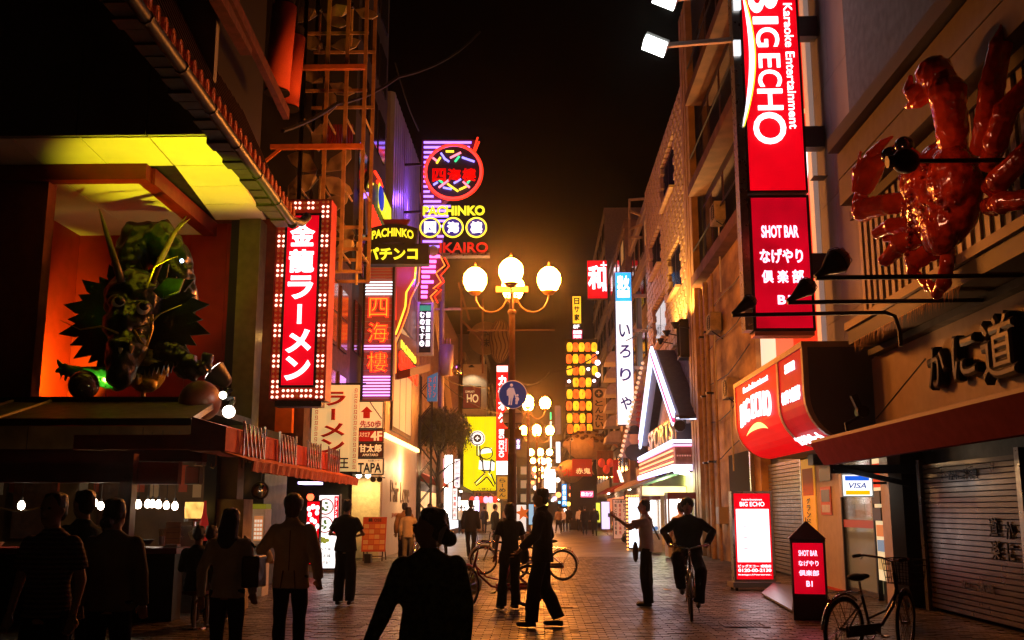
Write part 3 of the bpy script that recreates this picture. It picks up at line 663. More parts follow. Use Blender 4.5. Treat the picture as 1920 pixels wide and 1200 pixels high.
# red cylinders
for k, (x0, y0_, x1, y1_, Y) in enumerate(((500, 12, 545, 175, 22.2), (524, 70, 562, 205, 22.9))):
    a, b, c, d = RY(x0, y0_, x1, y1_, Y); r = (b-a)/2; cx_ = (a+b)/2
    t = thing('hanging_drum', ('wider dim red hanging drum beside the roof ridge', 'narrower bright red drum hanging at the lattice frame')[k], 'hanging drum', (cx_, Y, c))
    mm = mat('grainy_red_drum', (.5, .07, .03), .75, nz=.15, scale=40, bump=.4)
    MB().tube([(cx_+.00, Y, c+.04), (cx_+.10, Y, d)], [r, r], 20).build('drum', mm, t, smooth=True)
    MB().tube([(cx_, Y, c-.0), (cx_, Y, c+.038)], r*1.06, 20).build('hoop', M_dark, t); MB().tube([(cx_+.10, Y, d+.003), (cx_+.12, Y, d+.25)], r*.8, 16).build('cap', M_dark, t)
    MB().tube([(cx_+.12, Y, d+.253), (cx_+.2, Y, d+3)], .03, 5).build('hanger', M_rope, t)
plamp('drum_light', (-4.3, 21.2, 8.6), (1, .16, .04), 60, .1, bpy.data.objects['steel_lattice'])
# red louvred panel and green strip in the lattice
a, b, c, d = RY(612, 233, 662, 275, 26.6); t = thing('louvre_panel', 'dark red louvred panel behind the lattice frame above its lower orange beam', 'panel', ((a+b)/2, 26.6, c))
for k in range(10): x = a+(b-a)*k/10; MB().box(x, x+(b-a)/14, 26.6, 26.7, c, d).build('louvre', M_redbeam, t)
# dark tall block left of the purple facade
tb = thing('tall_dark_block', 'tall unlit building rising behind the steel lattice frame', 'building', (-7, 31, 0))
MB().box(-14, -5.35, 28.1, 33.9, 2.9, 30).build('wall', mat('night_dark_wall', (.02, .02, .022), .8, nz=.3, scale=1), tb)
for k in range(9):
    z = 6+k*2.4; 
    for j in range(3): MB().box(-5.345, -5.30, 28.6+j*1.7, 29.9+j*1.7, z, z+1.5).build('window', mat('dark_glass', (.02, .02, .03), .1), tb)
# ================================================================== banner and stacked signs at the alley
f = face(584, 722, 672, 884, 23.3)
bn = thing('ramen_banner', 'cream hanging banner with big red ramen brush letters and key pattern edges', 'banner', foot(f))
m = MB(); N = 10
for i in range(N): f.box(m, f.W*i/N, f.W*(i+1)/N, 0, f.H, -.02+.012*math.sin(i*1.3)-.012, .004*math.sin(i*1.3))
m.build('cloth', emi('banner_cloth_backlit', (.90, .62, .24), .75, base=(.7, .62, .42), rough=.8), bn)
M_redink = mat('red_ink', (.45, .01, .01), .6)
vtext(f, 'ラーメン', M_redink, bn, f.W*.46, f.H*.93, f.H*.20, f.W*.52, c=.02, bold=.035, fill=.9)
text(f, '幻王', M_ink, bn, f.W*.62, f.H*.10, f.W*.40, f.H*.13, c=.02, bold=.03)
for sx in (.06, .89):
    for i in range(15):
        a_, b_ = sx*f.W, f.H*(.03+i*.063); s_ = f.W*.06; m = MB(); th = .012
        for (p0, p1) in (((0, 0), (1, 0)), ((1, 0), (1, 1)), ((1, 1), (.25, 1)), ((.25, 1), (.25, .4)), ((.25, .4), (.65, .4))):
            x0, x1 = sorted((p0[0], p1[0])); q0, q1 = sorted((p0[1], p1[1])); f.box(m, a_+x0*s_, a_+x1*s_+th, b_+q0*s_*1.2, b_+q1*s_*1.2+th, .018, .024)
        m.build('key_motif', M_redink, bn)
m = MB().bar(f.p(-.4, f.H+.03, -.03), f.p(f.W+.15, f.H+.03, -.03), .04).bar(f.p(-.1, -.03, -.03), f.p(f.W+.1, -.03, -.03), .04); m.build('rod', M_dark, bn)
E_cream = emi('cream_sign_lit', (1, .68, .30), .70, base=(.7, .6, .4)); E_signred = emi('red_sign_dim', (.55, .02, .01), .55)
def plate(name, label, q, Y, fm, d=.12, group=None, cat='sign'):
    f = face(*q, Y); t = lightbox(name, label, cat, f, d, fm, M_dark, group, rim=.022); return f, t
f, t = plate('direction_sign', 'cream sign with red house arrow reading 50 steps ahead', (672, 752, 719, 804), 27.0, E_cream)
m = MB(); c_ = f.q(.33, .60, .006); s_ = f.W*.24
m.prism([c_+V((-s_, 0, 0)), c_+V((s_, 0, 0)), c_+V((0, 0, s_*.95))], (0, -.01, 0)); m.build('arrow_head', M_redink, t)
m = MB(); f.box(m, f.W*.33-s_*.55, f.W*.33+s_*.55, f.H*.38, f.H*.598, .004, .015); m.build('arrow_shaft', M_redink, t)
m = MB().tube([f.q(.45, .97, .01), f.q(.62, .75, .01), f.q(.94, .36, .01)], .012, 5); m.build('hill_line', M_ink, t); text(f, '先50歩', M_redink, t, f.W*.5, f.H*.17, f.W*.86, f.H*.26, bold=.03)
f, t = plate('floor_sign', 'red sign with white 4F below the house arrow sign', (672, 806, 719, 829), 27.0, E_signred); text(f, '4F', E_cream, t, f.W*.72, f.H*.5, f.W*.46, f.H*.78, bold=.04); text(f, 'スクエア', E_cream, t, f.W*.25, f.H*.62, f.W*.42, f.H*.4)
f, t = plate('amataro_sign', 'dark brown sign with white Amataro lettering', (670, 830, 719, 858), 27.0, mat('dark_brown_sign', (.07, .02, .01), .5)); text(f, '甘太郎', E_cream, t, f.W*.5, f.H*.62, f.W*.86, f.H*.56, bold=.045); text(f, 'AMATARO', E_cream, t, f.W*.5, f.H*.18, f.W*.6, f.H*.17, bold=.02)
f, t = plate('tapa_sign', 'cream sign reading TAPA in uneven black letters, lowest of the alley stack', (668, 859, 719, 890), 27.0, E_cream); text(f, 'TAPA', M_ink, t, f.W*.5, f.H*.42, f.W*.86, f.H*.6, bold=.03); text(f, '名古屋コーチン', M_ink, t, f.W*.68, f.H*.85, f.W*.5, f.H*.13)
# ================================================================== shop with lit white wall
pw = thing('white_shopfront', 'shop with glowing white ground floor wall and brown upper floor with tall lit window', 'shop building', (-6, 36, 0))
PXW = -5.12; zq = PX(722, 822, PXW).z; yA = 33.0; yB = 42.5
M_pw = mat('cream_smooth_wall', (.62, .52, .38), .6, nz=.06, scale=2)
M_pe = mat('textured_cream_wall', (.70, .62, .40), .7, nz=.22, scale=7, bump=.6)
MB().box(-6.05, PXW-.02, yA, yA+.25, 0, PY(690, 893, yA).z+.4).build('end_wall', M_pe, pw)
n = 4
for i in range(n): a = yA+.26+(yB-yA-.26)*i/n; MB().box(PXW-.3, PXW, a+.004, a+(yB-yA-.26)/n-.004, 0, zq).build('wall_panel', M_pw, pw)
MB().box(-12, PXW-.31, yA+.3, yB, 0, zq).build('core', M_dark, pw)
MB().box(-12, PXW+.03, yA+.4, yB, zq+.16, zq+6.2).build('upper_wall', mat('brown_panel_wall', (.26, .09, .03), .45, nz=.4, scale=2, bump=.1), pw)
MB().box(PXW-.02, PXW+.10, yA+.1, yB, zq+.02, zq+.155).build('light_strip_cove', emi('warm_cove_lit', (1, .62, .24), 5, True), pw)
o = MB().box(PXW+.032, PXW+.09, 34.6, 39.8, zq+.35, zq+4.4).build('window_frame', M_wood, pw)
for i in range(3): MB().box(PXW+.092, PXW+.10, 34.75+i*1.65, 36.25+i*1.65, zq+.5, zq+4.25).build('pane', emi('cream_window_lit', (1, .62, .28), .5+.0*i, base=(.5, .4, .2)), o)
f = Fr((PXW, 34.5, 1.2), (0, 1, 0), (0, 0, 1), 6.6, 2)
text(f, "Pair Love", mat('gold_letters', (.16, .09, .03), .4, .5), pw, 3.1, .95, 5.0, .74, c=.006, bold=-.008, ext=.008); text(f, 'JEWELRY & BRIDAL', mat('rust_letters', (.5, .15, .05), .5), pw, 3.0, .12, 4.0, .17, c=.01)
p = PY(676, 893, yA-.8); t = thing('wall_spot', 'white-hot spotlight pair on a black rod over the textured cream wall', 'spotlight', p)
MB().bar(PY(640, 893, yA-.8), PY(722, 896, yA-.8), .03).build('rod', M_black, t)
for px in (673, 690): q = PY(px, 891, yA-.8); MB().ball(q, .09, 12, 8).build('lamp_head', MATS['glare_globe'], t, smooth=True)
for px in (700, 712): q = PY(px, 899, yA-.9); MB().lathe([(.04, -.08), (.09, .0), (.09, .05)], q, 10, 'y').build('lamp_head', M_black, t)
plamp('wall_light', p+V((.1, -.05, -.1)), (1, .66, .22), 150, .08, t, 150, PY(690, 1010, yA)); plamp('side_light', (-4.4, 37.5, 3.0), (1, .60, .26), 330, .2, t)
# ================================================================== light boards and small things in the alley mouth
f = face(594, 926, 636, 1068, 25.5)
t = lightbox('menu_lightboard', 'tall white backlit ramen menu board with two bowls and red price strip', 'menu board', f, .2, E_white_l, M_black, rim=.035)
for i, fy in enumerate((.83, .59)):
    c_ = f.q(.36, fy, .004); m = MB().tube([c_+V((math.cos(a)*.19, -.004, math.sin(a)*.19)) for a in [2*PI*j/20 for j in range(20)]], .016, 5, closed=True); m.build('bowl_rim', emi('bowl_print', (.5, .02, .02), .5), t)
    m = MB()
    for j in range(9): a = random.uniform(0, 6.3); m.ball(c_+V((math.cos(a)*random.uniform(0, .09), -.006, math.sin(a)*.09)), (.035, .006, .028), 6, 4)
    m.build('toppings', emi('topping_print', (.15, .30, .05), .5), t)
m = MB(); f.box(m, f.W*.74, f.W*.93, f.H*.48, f.H*.97, .002, .012); m.build('price_strip', E_red, t); vtext(f, 'ラーメン600円', E_white, t, f.W*.835, f.H*.95, f.H*.5, f.W*.1, c=.014)
m = MB(); 
for j in range(14): m.ball(f.p(random.uniform(.1, .5)*f.W, f.H*random.uniform(.36, .43), .01), (.05, .008, .04), 6, 4)
m.build('garnish_print', emi('garnish', (.35, .40, .03), .6), t)
for j in range(3): text(f, ['みそ味', 'しお味', '餃子あり'][j], M_ink, t, f.W*.42, f.H*(.27-.09*j), f.W*.5, f.H*.05)
plamp('board_spill', f.q(.5, .4, .5), (1, .93, .88), 8, .2, t)
f = face(572, 938, 600, 1060, 24.2); t = lightbox('red_lightboard', 'red backlit sign board with white splash beside the man in the beige jacket', 'sign', f, .15, E_red, M_dark, rim=.03)
m = MB(); 
for j in range(12): m.ball(f.q(.5+.32*math.sin(j*1.7), .72+.18*math.cos(j*2.3), .01), (.05, .01, .06), 7, 5)
m.build('splash_print', E_white, t)
p = PY(582, 932, 23.6); t = thing('red_beacon', 'round glowing red lamp above the red light board', 'lamp', p); MB().ball(p, .085, 14, 10).build('globe', emi('red_globe_lit', (1, .12, .04), 5, True), t, smooth=True); MB().lathe([(.05, .07), (.03, .15)], p, 8).build('cap', M_dark, t)
for i, px in enumerate((575, 591)):
    p = PY(px, 906, 24.5); MB_ = MB().box(p.x-.14, p.x+.12, p.y-.3, p.y+.3, p.z-.03, p.z+.03)
    tag(MB_.build('tube_lamp', emi('violet_tube_lit', (.62, .5, 1), 5, True)), 'violet-white ceiling lamp under the awning end, %s of a pair' % ('outer', 'inner')[i], 'lamp', 'violet lamps under the awning end')
# ticket machine
f = face(458, 945, 494, 1120, 18.6)
t = thing('ticket_machine', 'white upright ticket machine with yellow top beside the ramen counter column', 'ticket machine', foot(f))
m = MB(); f.box(m, 0, f.W, 0, f.H-.09, -.45, 0); m.build('body', M_white_case, t, bevel=.01)
m = MB(); f.box(m, .0, f.W, f.H-.088, f.H, -.4, -.03); m.build('top', emi('yellow_green_top', (.45, .5, .03), .25), t)
m = MB(); f.box(m, f.W*.45, f.W*.92, f.H*.60, f.H*.87, .001, .012); m.build('display', emi('machine_window', (.9, .35, .12), .5), t)
for j in range(5):
    for i in range(3): m = MB(); f.box(m, f.W*(.48+.145*i), f.W*(.59+.145*i), f.H*(.62+.045*j), f.H*(.65+.045*j), .013, .02); m.build('button', emi('machine_button', (1, .75, .55), .9 ), t)
m = MB(); f.box(m, f.W*.45, f.W*.92, f.H*.50, f.H*.57, .001, .08); m.build('coin_tray', M_steel, t)
# convex mirror, bottle poster
p = PY(487, 920, 20.5); t = thing('convex_mirror', 'round convex mirror hung under the orange awning flap', 'mirror', p); MB().lathe([(.17, .0), (.14, .03), (.08, .055), (.01, .065)], p, 18, 'y').build('glass', M_chrome, t, smooth=True); MB().tube(ring(p, .172, (1, 0, 0), (0, 0, 1)), .015, 6, closed=True).build('rim', M_dark, t)
MB().tube([p+V((0, .05, .1)), p+V((0, .1, .5))], .012, 5).build('arm', M_dark, t)
o = MB().lathe([(.0, -.30), (.06, -.30), (.065, -.05), (.03, .10), (.02, .22), (.02, .28)], PY(383, 975, 15.2), 12).build('red_bottle', emi('red_glass_glow', (.7, .03, .02), .35), smooth=True); tag(o, 'big red bottle display on the dark pole by the counter', 'bottle')
# A-frame food board
b0 = PZ(705, 1052, 0); t = thing('menu_easel', 'slanted red and orange photo menu on a black easel by the cream wall', 'menu board', (b0.x, b0.y, 0))
X0, Y0 = b0.x, b0.y; u = V((1, .12, 0)).normalized(); v_ = V((-.02, .35, 1)).normalized(); f = Fr(V((X0-.45, Y0-.05, .28)), u, v_, .72, 1.08)
m = MB(); f.box(m, 0, f.W, 0, f.H, -.03, 0); m.build('board', mat('menu_paper_red', (.55, .08, .03), .5), t)
for j in range(5):
    for i in range(4): m = MB(); f.box(m, .04+i*.165, .19+i*.165, .06+j*.165, .19+j*.165, .003, .008); m.build('dish_photo', mat('dish_print%d' % ((i+j) % 3), ((.75, .35, .12), (.7, .5, .25), (.6, .2, .06))[(i+j) % 3], .4), t)
text(f, '鍋 OSE', M_ink, t, .36, .98, .4, .12, bold=.02)
for s_ in (.08, .64): MB().bar(f.p(s_, 0, -.02), V((f.p(s_, 0).x, f.p(s_, 0).y-.05, 0)), .04).build('leg', M_wood, t); MB().bar(f.p(s_, .6, -.05), V((f.p(s_, 0).x, Y0+.75, 0)), .03).build('leg', M_wood, t)
MB().bar(f.p(.08, -.14, -.02), f.p(.64, -.14, -.02), .03).build('crossbar', M_wood, t)
a, b, c, d = RY(684, 1036, 696, 1052, 30); tag(MB().box(a, b, 29.9, 30.2, 0, .26).build('power_box', M_black), 'small black box on the ground beside the menu easel', 'box')
# ================================================================== pachinko sign group
f = face(681, 457, 803, 495, 29.0)
pk = thing('pachinko_sign', 'black pachinko sign with yellow katakana bar under an arched PACHINKO header', 'neon sign', foot(f))
m = MB(); f.box(m, 0, f.W, 0, f.H, -.4, 0); m.build('katakana_bar', M_black, pk, bevel=.02); text(f, 'パチンコ', E_yellow, pk, f.W*.44, f.H*.5, f.W*.80, f.H*.62, bold=.05, c=.004)
g_ = face(690, 420, 783, 455, 29.0); m = MB(); N = 12
for i in range(N):
    a0, a1 = i/N, (i+1)/N; y_ = lambda a: -.32*((a-.5)*2)**2*g_.H*.8; ins = lambda a, b: g_.W*(a+(0.5-a)*b)
    m.hexa([g_.p(ins(a0, .10), .02+y_(a0), 0), g_.p(ins(a1, .10), .02+y_(a1), 0), g_.p(ins(a1, .10), .02+y_(a1), -.3), g_.p(ins(a0, .10), .02+y_(a0), -.3), g_.p(a0*g_.W, g_.H+y_(a0), 0), g_.p(a1*g_.W, g_.H+y_(a1), 0), g_.p(a1*g_.W, g_.H+y_(a1), -.3), g_.p(a0*g_.W, g_.H+y_(a0), -.3)])
m.build('arched_header', M_black, pk); text(g_, 'PACHINKO', E_yellow, pk, g_.W*.5, g_.H*.56, g_.W*.84, g_.H*.46, bold=.04, c=.004, arc=.10)
h_ = face(715, 410, 768, 421, 29.1); m = MB(); m.prism([h_.p(h_.W*.12, 0, -.2), h_.p(h_.W*.88, 0, -.2), h_.p(h_.W, h_.H, -.2), h_.p(0, h_.H, -.2)], (0, -.15, 0)); m.build('crest', mat('maroon_crest', (.12, .01, .01), .5), pk)
MB().bar(f.p(.2, f.H*.5, -.2), (LX, 29.2, f.p(0, f.H*.5).z), .12).build('bracket', M_dark, pk)
# slim vertical neon sign 四海樓
f = face(679, 498, 738, 750, 29.6)
t = thing('slim_neon_sign', 'slim upright neon sign with three red outlined characters and violet tube bars', 'neon sign', foot(f))
m = MB(); f.box(m, 0, f.W, 0, f.H, -.35, -.06); m.build('cabinet', emi('slim_sign_glow', (.5, .02, .03), .30, base=(.2, .1, .08)), t)
for px_ in (.0, .93): m = MB(); f.box(m, f.W*px_, f.W*(px_+.07), 0, f.H, -.055, .03); m.build('edge', M_dark, t)
nb = 44
E_nw = emi('icy_neon', (.70, .90, 1), 3.4, True); E_np = emi('lilac_neon', (.72, .32, 1), 3.2, True); M_tubeoff = mat('unlit_neon_glass', (.30, .26, .24), .3)
for i in range(nb):
    fy = 1-(i+.5)/nb; py = 498+252*(i+.5)/nb
    if 525 < py < 553: mm = E_nw
    elif 646 < py < 656 or 706 < py < 747: mm = E_np
    else: mm = M_tubeoff
    if 553 <= py <= 646 or 656 <= py <= 706:
        if i % 2: continue
    MB().tube([f.q(.02, fy, -.03), f.q(.98, fy, -.03)], .014 if mm is M_tubeoff else .022, 5).build('tube', mm, t)
for ch, py in (('四', 578), ('海', 625), ('樓', 680)):
    cy = f.H*(1-(py-498)/252)
    text(f, ch, E_neon_red, t, f.W*.5, cy, f.W*.66, f.H*.155, c=.0, bold=0.012, neon=.026, name='neon_outline'); text(f, ch, emi('amber_neon_core', (1, .42, .02), 2.0), t, f.W*.5, cy, f.W*.56, f.H*.135, c=.02, bold=-.022, ext=.004, name='neon_core')
plamp('violet_spill', f.q(.5, .15, .6), (.75, .3, 1), 8, .2, t)
# red face with yellow and red lightning tubes, lower lettering
yN, yF = PX(743, 600, -5.0).y, PX(786, 600, -5.0).y
zt, zb_ = PX(786, 497, -5.0).z, PX(743, 640, -5.0).z
t = thing('lightning_sign', 'red wall sign edged by yellow and red lightning neon above dark Shikairo letters', 'neon sign', (-5.2, (yN+yF)/2, zb_))
def S(px, py, c=0.): return PX(px, py, -4.98+c)
m = MB(); m.prism([S(742, 498), S(783, 498), S(776, 545), S(765, 575), S(758, 605), S(744, 632)], (-.15, 0, 0)); m.build('red_face', emi('red_board_glow', (.55, .02, .01), .6), t)
MB().tube([S(780, 497, .04), S(778, 522, .04), S(762, 548, .04), S(760, 575, .04), S(748, 610, .04), S(742, 626, .04)], .035, 6).build('neon_tube', E_neon_ye, t, smooth=True)
MB().tube([S(787, 500, .04), S(785, 530, .04), S(770, 560, .04), S(765, 585, .04), S(750, 625, .04), S(742, 640, .04), S(742, 700, .04)], .022, 6).build('neon_tube', E_neon_or, t, smooth=True)
MB().tube([S(742, 504, .03), S(742, 600, .03)], .02, 6).build('neon_tube', E_neon_red, t)
m = MB(); m.prism([S(743, 650), S(753, 625), S(781, 640), S(781, 700), S(743, 712)], (-.25, 0, 0)); m.build('dark_base', mat('maroon_base', (.20, .03, .02), .5), t)
f = Fr(V((-4.97, S(745, 660).y, S(745, 690).z)), (0, 1, 0), (0, 0, 1), S(781, 660).y-S(745, 660).y, S(745, 650).z-S(745, 690).z)
text(f, 'SHIKAI', E_neon_red, t, f.W*.5, f.H*.45, f.W*.92, f.H*.95, bold=.03); text(f, 'PACHINKO', E_neon_ye, t, f.W*.52, f.H*1.3, f.W*.8, f.H*.4, bold=.03)
m = MB(); a = S(745, 712); b = S(781, 700)
m.prism([a, b, b+V((.55, 0, .1)), a+V((.45, 0, .1))], (0, 0, .3)); m.build('canopy', mat('maroon_base', (0, 0, 0)), t)
for k in range(5): q = a.lerp(b, .15+.18*k)+V((.22, 0, .09)); MB().lathe([(.09, -.02), (.08, .0)], q, 10).build('downlight', MATS['glare_globe'], t)
# upper facade sign, flames and letters
def S2(px, py, c=0.): return PX(px, py, -5.15+c)
t = thing('flame_sign', 'dark facade sign with flame-red neon stripes and yellow letters above the pachinko header', 'neon sign', S2(705, 440))
m = MB(); m.prism([S2(686, 440), S2(684, 365), S2(690, 340), S2(703, 320), S2(712, 335), S2(733, 395), S2(733, 440)], (-.2, 0, 0)); m.build('board', M_black, t)
for k in range(9): MB().tube([S2(693+k*2.6, 372+k*6, .03), S2(694+k*2.6, 425+k*1.5, .03)], .030, 5).build('neon_stripe', E_neon_red, t)
f = Fr(S2(706, 372, .03), (0, S2(730, 380).y-S2(706, 380).y, S2(730, 405).z-S2(706, 352).z), (0, 0, 1), 6, 1.2); f.W = (S2(730, 405)-S2(706, 352)).length; f.v = V((0, 0, 1)); f.H = 1.1
text(f, 'HANAYAKA', E_yellow, t, f.W*.55, .2, f.W*.95, .85, bold=.04); MB().tube([S2(703, 322, .03), S2(712, 337, .03), S2(716, 350, .03), S2(707, 340, .03)], .05, 6).build('flame', E_neon_red, t)
MB().tube([S2(721, 392, .05), S2(727, 400, .05), S2(729, 428, .05)], .035, 6).build('neon_tube', E_neon_ye, t); MB().ball(S2(715, 372, .1), (.06, .5, .4), 10, 8).build('blue_globe', emi('deep_blue_lit', (.02, .06, .8), .9), t, smooth=True)
for k in range(3): MB().tube([S2(681+(0 if j == 0 else j*2), 362+k*3.4+.35*(j-3)**2, .05) for j in range(7)], .028, 5).build('blue_arc', E_neon_bl, t)
MB().tube([S2(692, 351, .05), S2(694, 346, .05), S2(699, 345, .05)], .04, 5).build('yellow_arc', E_neon_ye, t)
# ================================================================== purple lit corrugated facade
pf = thing('purple_facade', 'tall corrugated metal facade washed in purple light beside the big neon sign', 'building', (-6, 40, 0))
yq0, yq1 = PX(735, 400, -5.6).y, PX(787, 400, -5.6).y
zt_n = PX(740, 170, -5.6).z; zt_f = PX(787, 262, -5.6).z; zbot = 7.3
M_corr = mat('corrugated_metal', (.42, .42, .48), .35, .5, nz=.12, scale=2)
N = 14
for i in range(N):
    a = yq0+(yq1-yq0)*i/N; b = yq0+(yq1-yq0)*(i+1)/N; zt_ = zt_n
    m = MB(); m.prism([(-5.75, a, zbot), (-5.6, a+(b-a)*.2, zbot), (-5.6, a+(b-a)*.8, zbot), (-5.75, b-.004, zbot), (-5.9, b-.004, zbot), (-5.9, a, zbot)], (0, 0, zt_-zbot)); m.build('corrugation', M_corr, pf)
MB().box(-13, -5.91, yA+.6, yq1, 7.3, zt_n).build('core', M_dark, pf)
for i, (zz_, e_) in enumerate(((11.0, 420), (12.5, 320), (14.5, 200))): plamp('purple_light', (-4.75, 41.3, zz_), (.30, .09, 1), e_*1.0, .25, pf)
# ================================================================== big Shikairo neon sign
BY = 40.0
def B(px, py, c=0.): p = PY(px, py, BY); p.y -= c; return p
bs = thing('big_pachinko_sign', 'large neon tower sign with round ring of coloured bars above PACHINKO and three ringed characters', 'neon sign', B(815, 560))
m = MB(); m.prism([B(791, 262), B(896, 262), B(880, 300), B(850, 360), B(815, 395), B(830, 440), B(826, 560), B(787, 565), B(789, 400)], (0, .5, 0)); m.build('mast_board', mat('sign_back_red', (.24, .02, .05), .5, nz=.3), bs)
bars = [(268, 795, 884), (277, 795, 881), (286.5, 795, 822), (295.5, 795, 811), (305, 795, 804), (314, 795, 800), (323, 794.5, 798), (332, 794.5, 798), (341, 794.5, 799), (350.5, 794.5, 802), (360, 794.5, 806), (369, 794.5, 813), (378.5, 794.5, 827), (387.5, 795, 845), (396, 795, 840), (406, 795, 841), (415, 818, 836), (425, 820, 834), (444, 820, 832), (453.5, 793, 829), (463, 806, 824)]
for py, a, b in bars: MB().tube([B(a, py, .06), B(b, py, .06)], .05, 6).build('neon_bar', E_neon_bl, bs, smooth=True)
for py, a, b in [(481.5, 800, 826), (491, 791, 818), (500.5, 791, 817), (510, 791, 817), (519.5, 791, 806), (529, 791, 813), (538.5, 790, 802), (548, 790, 802), (557, 790, 801)]: MB().tube([B(a, py, .06), B(b, py, .06)], .065, 6).build('neon_bar', E_neon_pk, bs, smooth=True)
cc = B(852, 329, .15); R0 = 51*BY/1900*1.05
MB().lathe([(R0*.98, 0), (R0, .12), (R0*.97, .3)], cc, 36, 'y').build('drum', mat('drum_dark_violet', (.05, .025, .07), .5, nz=.2), bs)
MB().tube(ring(cc+V((0, -.34, 0)), R0, (1, 0, 0), (0, 0, 1), 40), .045, 6, closed=True).build('neon_ring', emi('ring_red', (1, .04, .03), 3.2), bs)
MB().tube(ring(cc+V((0, -.30, 0)), R0*1.07, (1, 0, 0), (0, 0, 1), 40), .025, 5, closed=True).build('neon_ring', E_neon_red, bs)
for c_, q in (('y', (838, 292, 853, 292)), ('p', (846, 304, 866, 294)), ('g', (855, 311, 863, 301)), ('b', (868, 303, 891, 311)), ('b', (829, 295, 838, 308)), ('b', (834, 304, 844, 311)), ('y', (821, 314, 828, 303)), ('p', (814, 304, 822, 310)), ('g', (823, 343, 832, 350)), ('b', (815, 354, 823, 349)), ('p', (825, 359, 845, 344)), ('b', (853, 351, 866, 343)), ('g', (878, 351, 884, 343)), ('p', (870, 348, 882, 359)), ('y', (841, 352, 861, 366)), ('b', (833, 359, 849, 362)), ('y', (863, 363, 876, 357))):
    mm = {'y': E_neon_ye, 'p': emi('rose_neon', (1, .22, .32), 2.8), 'g': E_neon_gr, 'b': emi('soft_blue_neon', (.30, .25, 1), 3)}[c_]
    MB().tube([B(q[0], q[1], .52), B(q[2], q[3], .52)], .045, 6).build('coloured_bar', mm, bs, smooth=True)
f = face(809, 316, 894, 341, BY-.5); 
for k, ch in enumerate('四海樓'): text(f, ch, emi('solid_red_letters', (1, .0, .0), 1.1), bs, f.W*(.17+.33*k), f.H*.5, f.W*.30, f.H*.98, bold=.05, c=0, name='character')
for o_ in (0, 5): MB().tube([B(886+o_, 291-o_, .1), B(896+o_*.6, 259+o_*1.6, .1)], .035, 6).build('spark_tube', E_neon_red, bs)
f = face(793, 386, 909, 405, BY-.25); text(f, 'PACHINKO', E_yellow, bs, f.W/2, f.H/2, f.W, f.H*.95, bold=.05, ext=.05, c=0)
f = face(824, 455, 915, 474, BY-.25); text(f, 'IKAIRO', emi('dim_red_letters', (.8, .02, .01), .9), bs, f.W/2, f.H/2, f.W, f.H, bold=.03, ext=.05, c=0)
M_bluedisc = emi('indigo_disc_lit', (.05, .03, .35), .6)
for px, ch in ((808, '四'), (850.5, '海'), (894, '樓')):
    c_ = B(px, 430.5, .2); r_ = 19.2*BY/1900; MB().lathe([(r_, 0), (r_, .1)], c_, 28, 'y').build('disc', M_bluedisc, bs)
    MB().tube(ring(c_+V((0, -.12, 0)), r_, (1, 0, 0), (0, 0, 1), 30), .035, 6, closed=True).build('yellow_ring', E_neon_ye, bs)
    g_ = Fr(c_+V((-r_*.6, -.10, -r_*.6)), (1, 0, 0), (0, 0, 1), r_*1.2, r_*1.2)
    text(g_, ch, E_white, bs, g_.W/2, g_.H/2, g_.W, g_.H, c=.005, bold=.07, ext=.003, name='character_halo'); text(g_, ch, emi('crimson_char', (.85, .0, .05), 1.1), bs, g_.W/2, g_.H/2, g_.W*.93, g_.H*.93, c=.03, bold=.02, ext=.003, name='character')
MB().box(B(826, 478).x, B(918, 478).x, BY-.2, BY+.3, B(900, 481).z, B(900, 476).z).build('ledge', M_steel, bs)
for o_, mm in ((0, E_neon_or), (7, E_neon_red)): MB().tube([B(x+o_*.7, y_+o_*.3, .2) for x, y_ in ((829, 483), (838, 499), (822, 517), (829, 528), (816, 540), (824, 543), (811, 556), (817, 568))] if o_ else [B(x, y_, .2) for x, y_ in ((826, 482), (835, 500), (818, 514), (828, 531), (813, 543), (821, 546), (808, 558), (813, 568))], .03, 5).build('lightning_tube', mm, bs)
MB().ball(B(814, 475, .4), .22, 14, 10).build('round_cover', mat('tan_plastic', (.4, .28, .2), .5), bs, smooth=True)
for k in range(3): MB().bar(B(795+k*2, 300+90*k, -.5), (-5.6, BY+.6, B(795, 300+90*k).z), .1).build('bracket', M_dark, bs)
plamp('neon_spill', B(812, 520, 1.0), (1, .25, .8), 8, .3, bs); plamp('neon_spill', B(830, 400, 1.2), (.4, .25, 1), 25, .3, bs)
# white Japanese light sign beneath
f = face(782, 566, 812, 665, 41.5); t = lightbox('white_light_sign', 'white upright light sign with navy Japanese text below the big neon tower', 'sign', f, .4, mat('navy_panel', (.01, .015, .06), .4), M_white_case, rim=.09)
vtext(f, 'むのです。', E_white, t, f.W*.32, f.H*.82, f.H*.14, f.W*.30, bold=.04); vtext(f, '個室居酒屋', E_white, t, f.W*.68, f.H*.82, f.H*.14, f.W*.28, bold=.05)
m = MB(); f.box(m, .1, f.W-.1, f.H*.83, f.H*.93, .004, .014); m.build('green_band', emi('green_band_lit', (.05, .45, .2), .8), t)
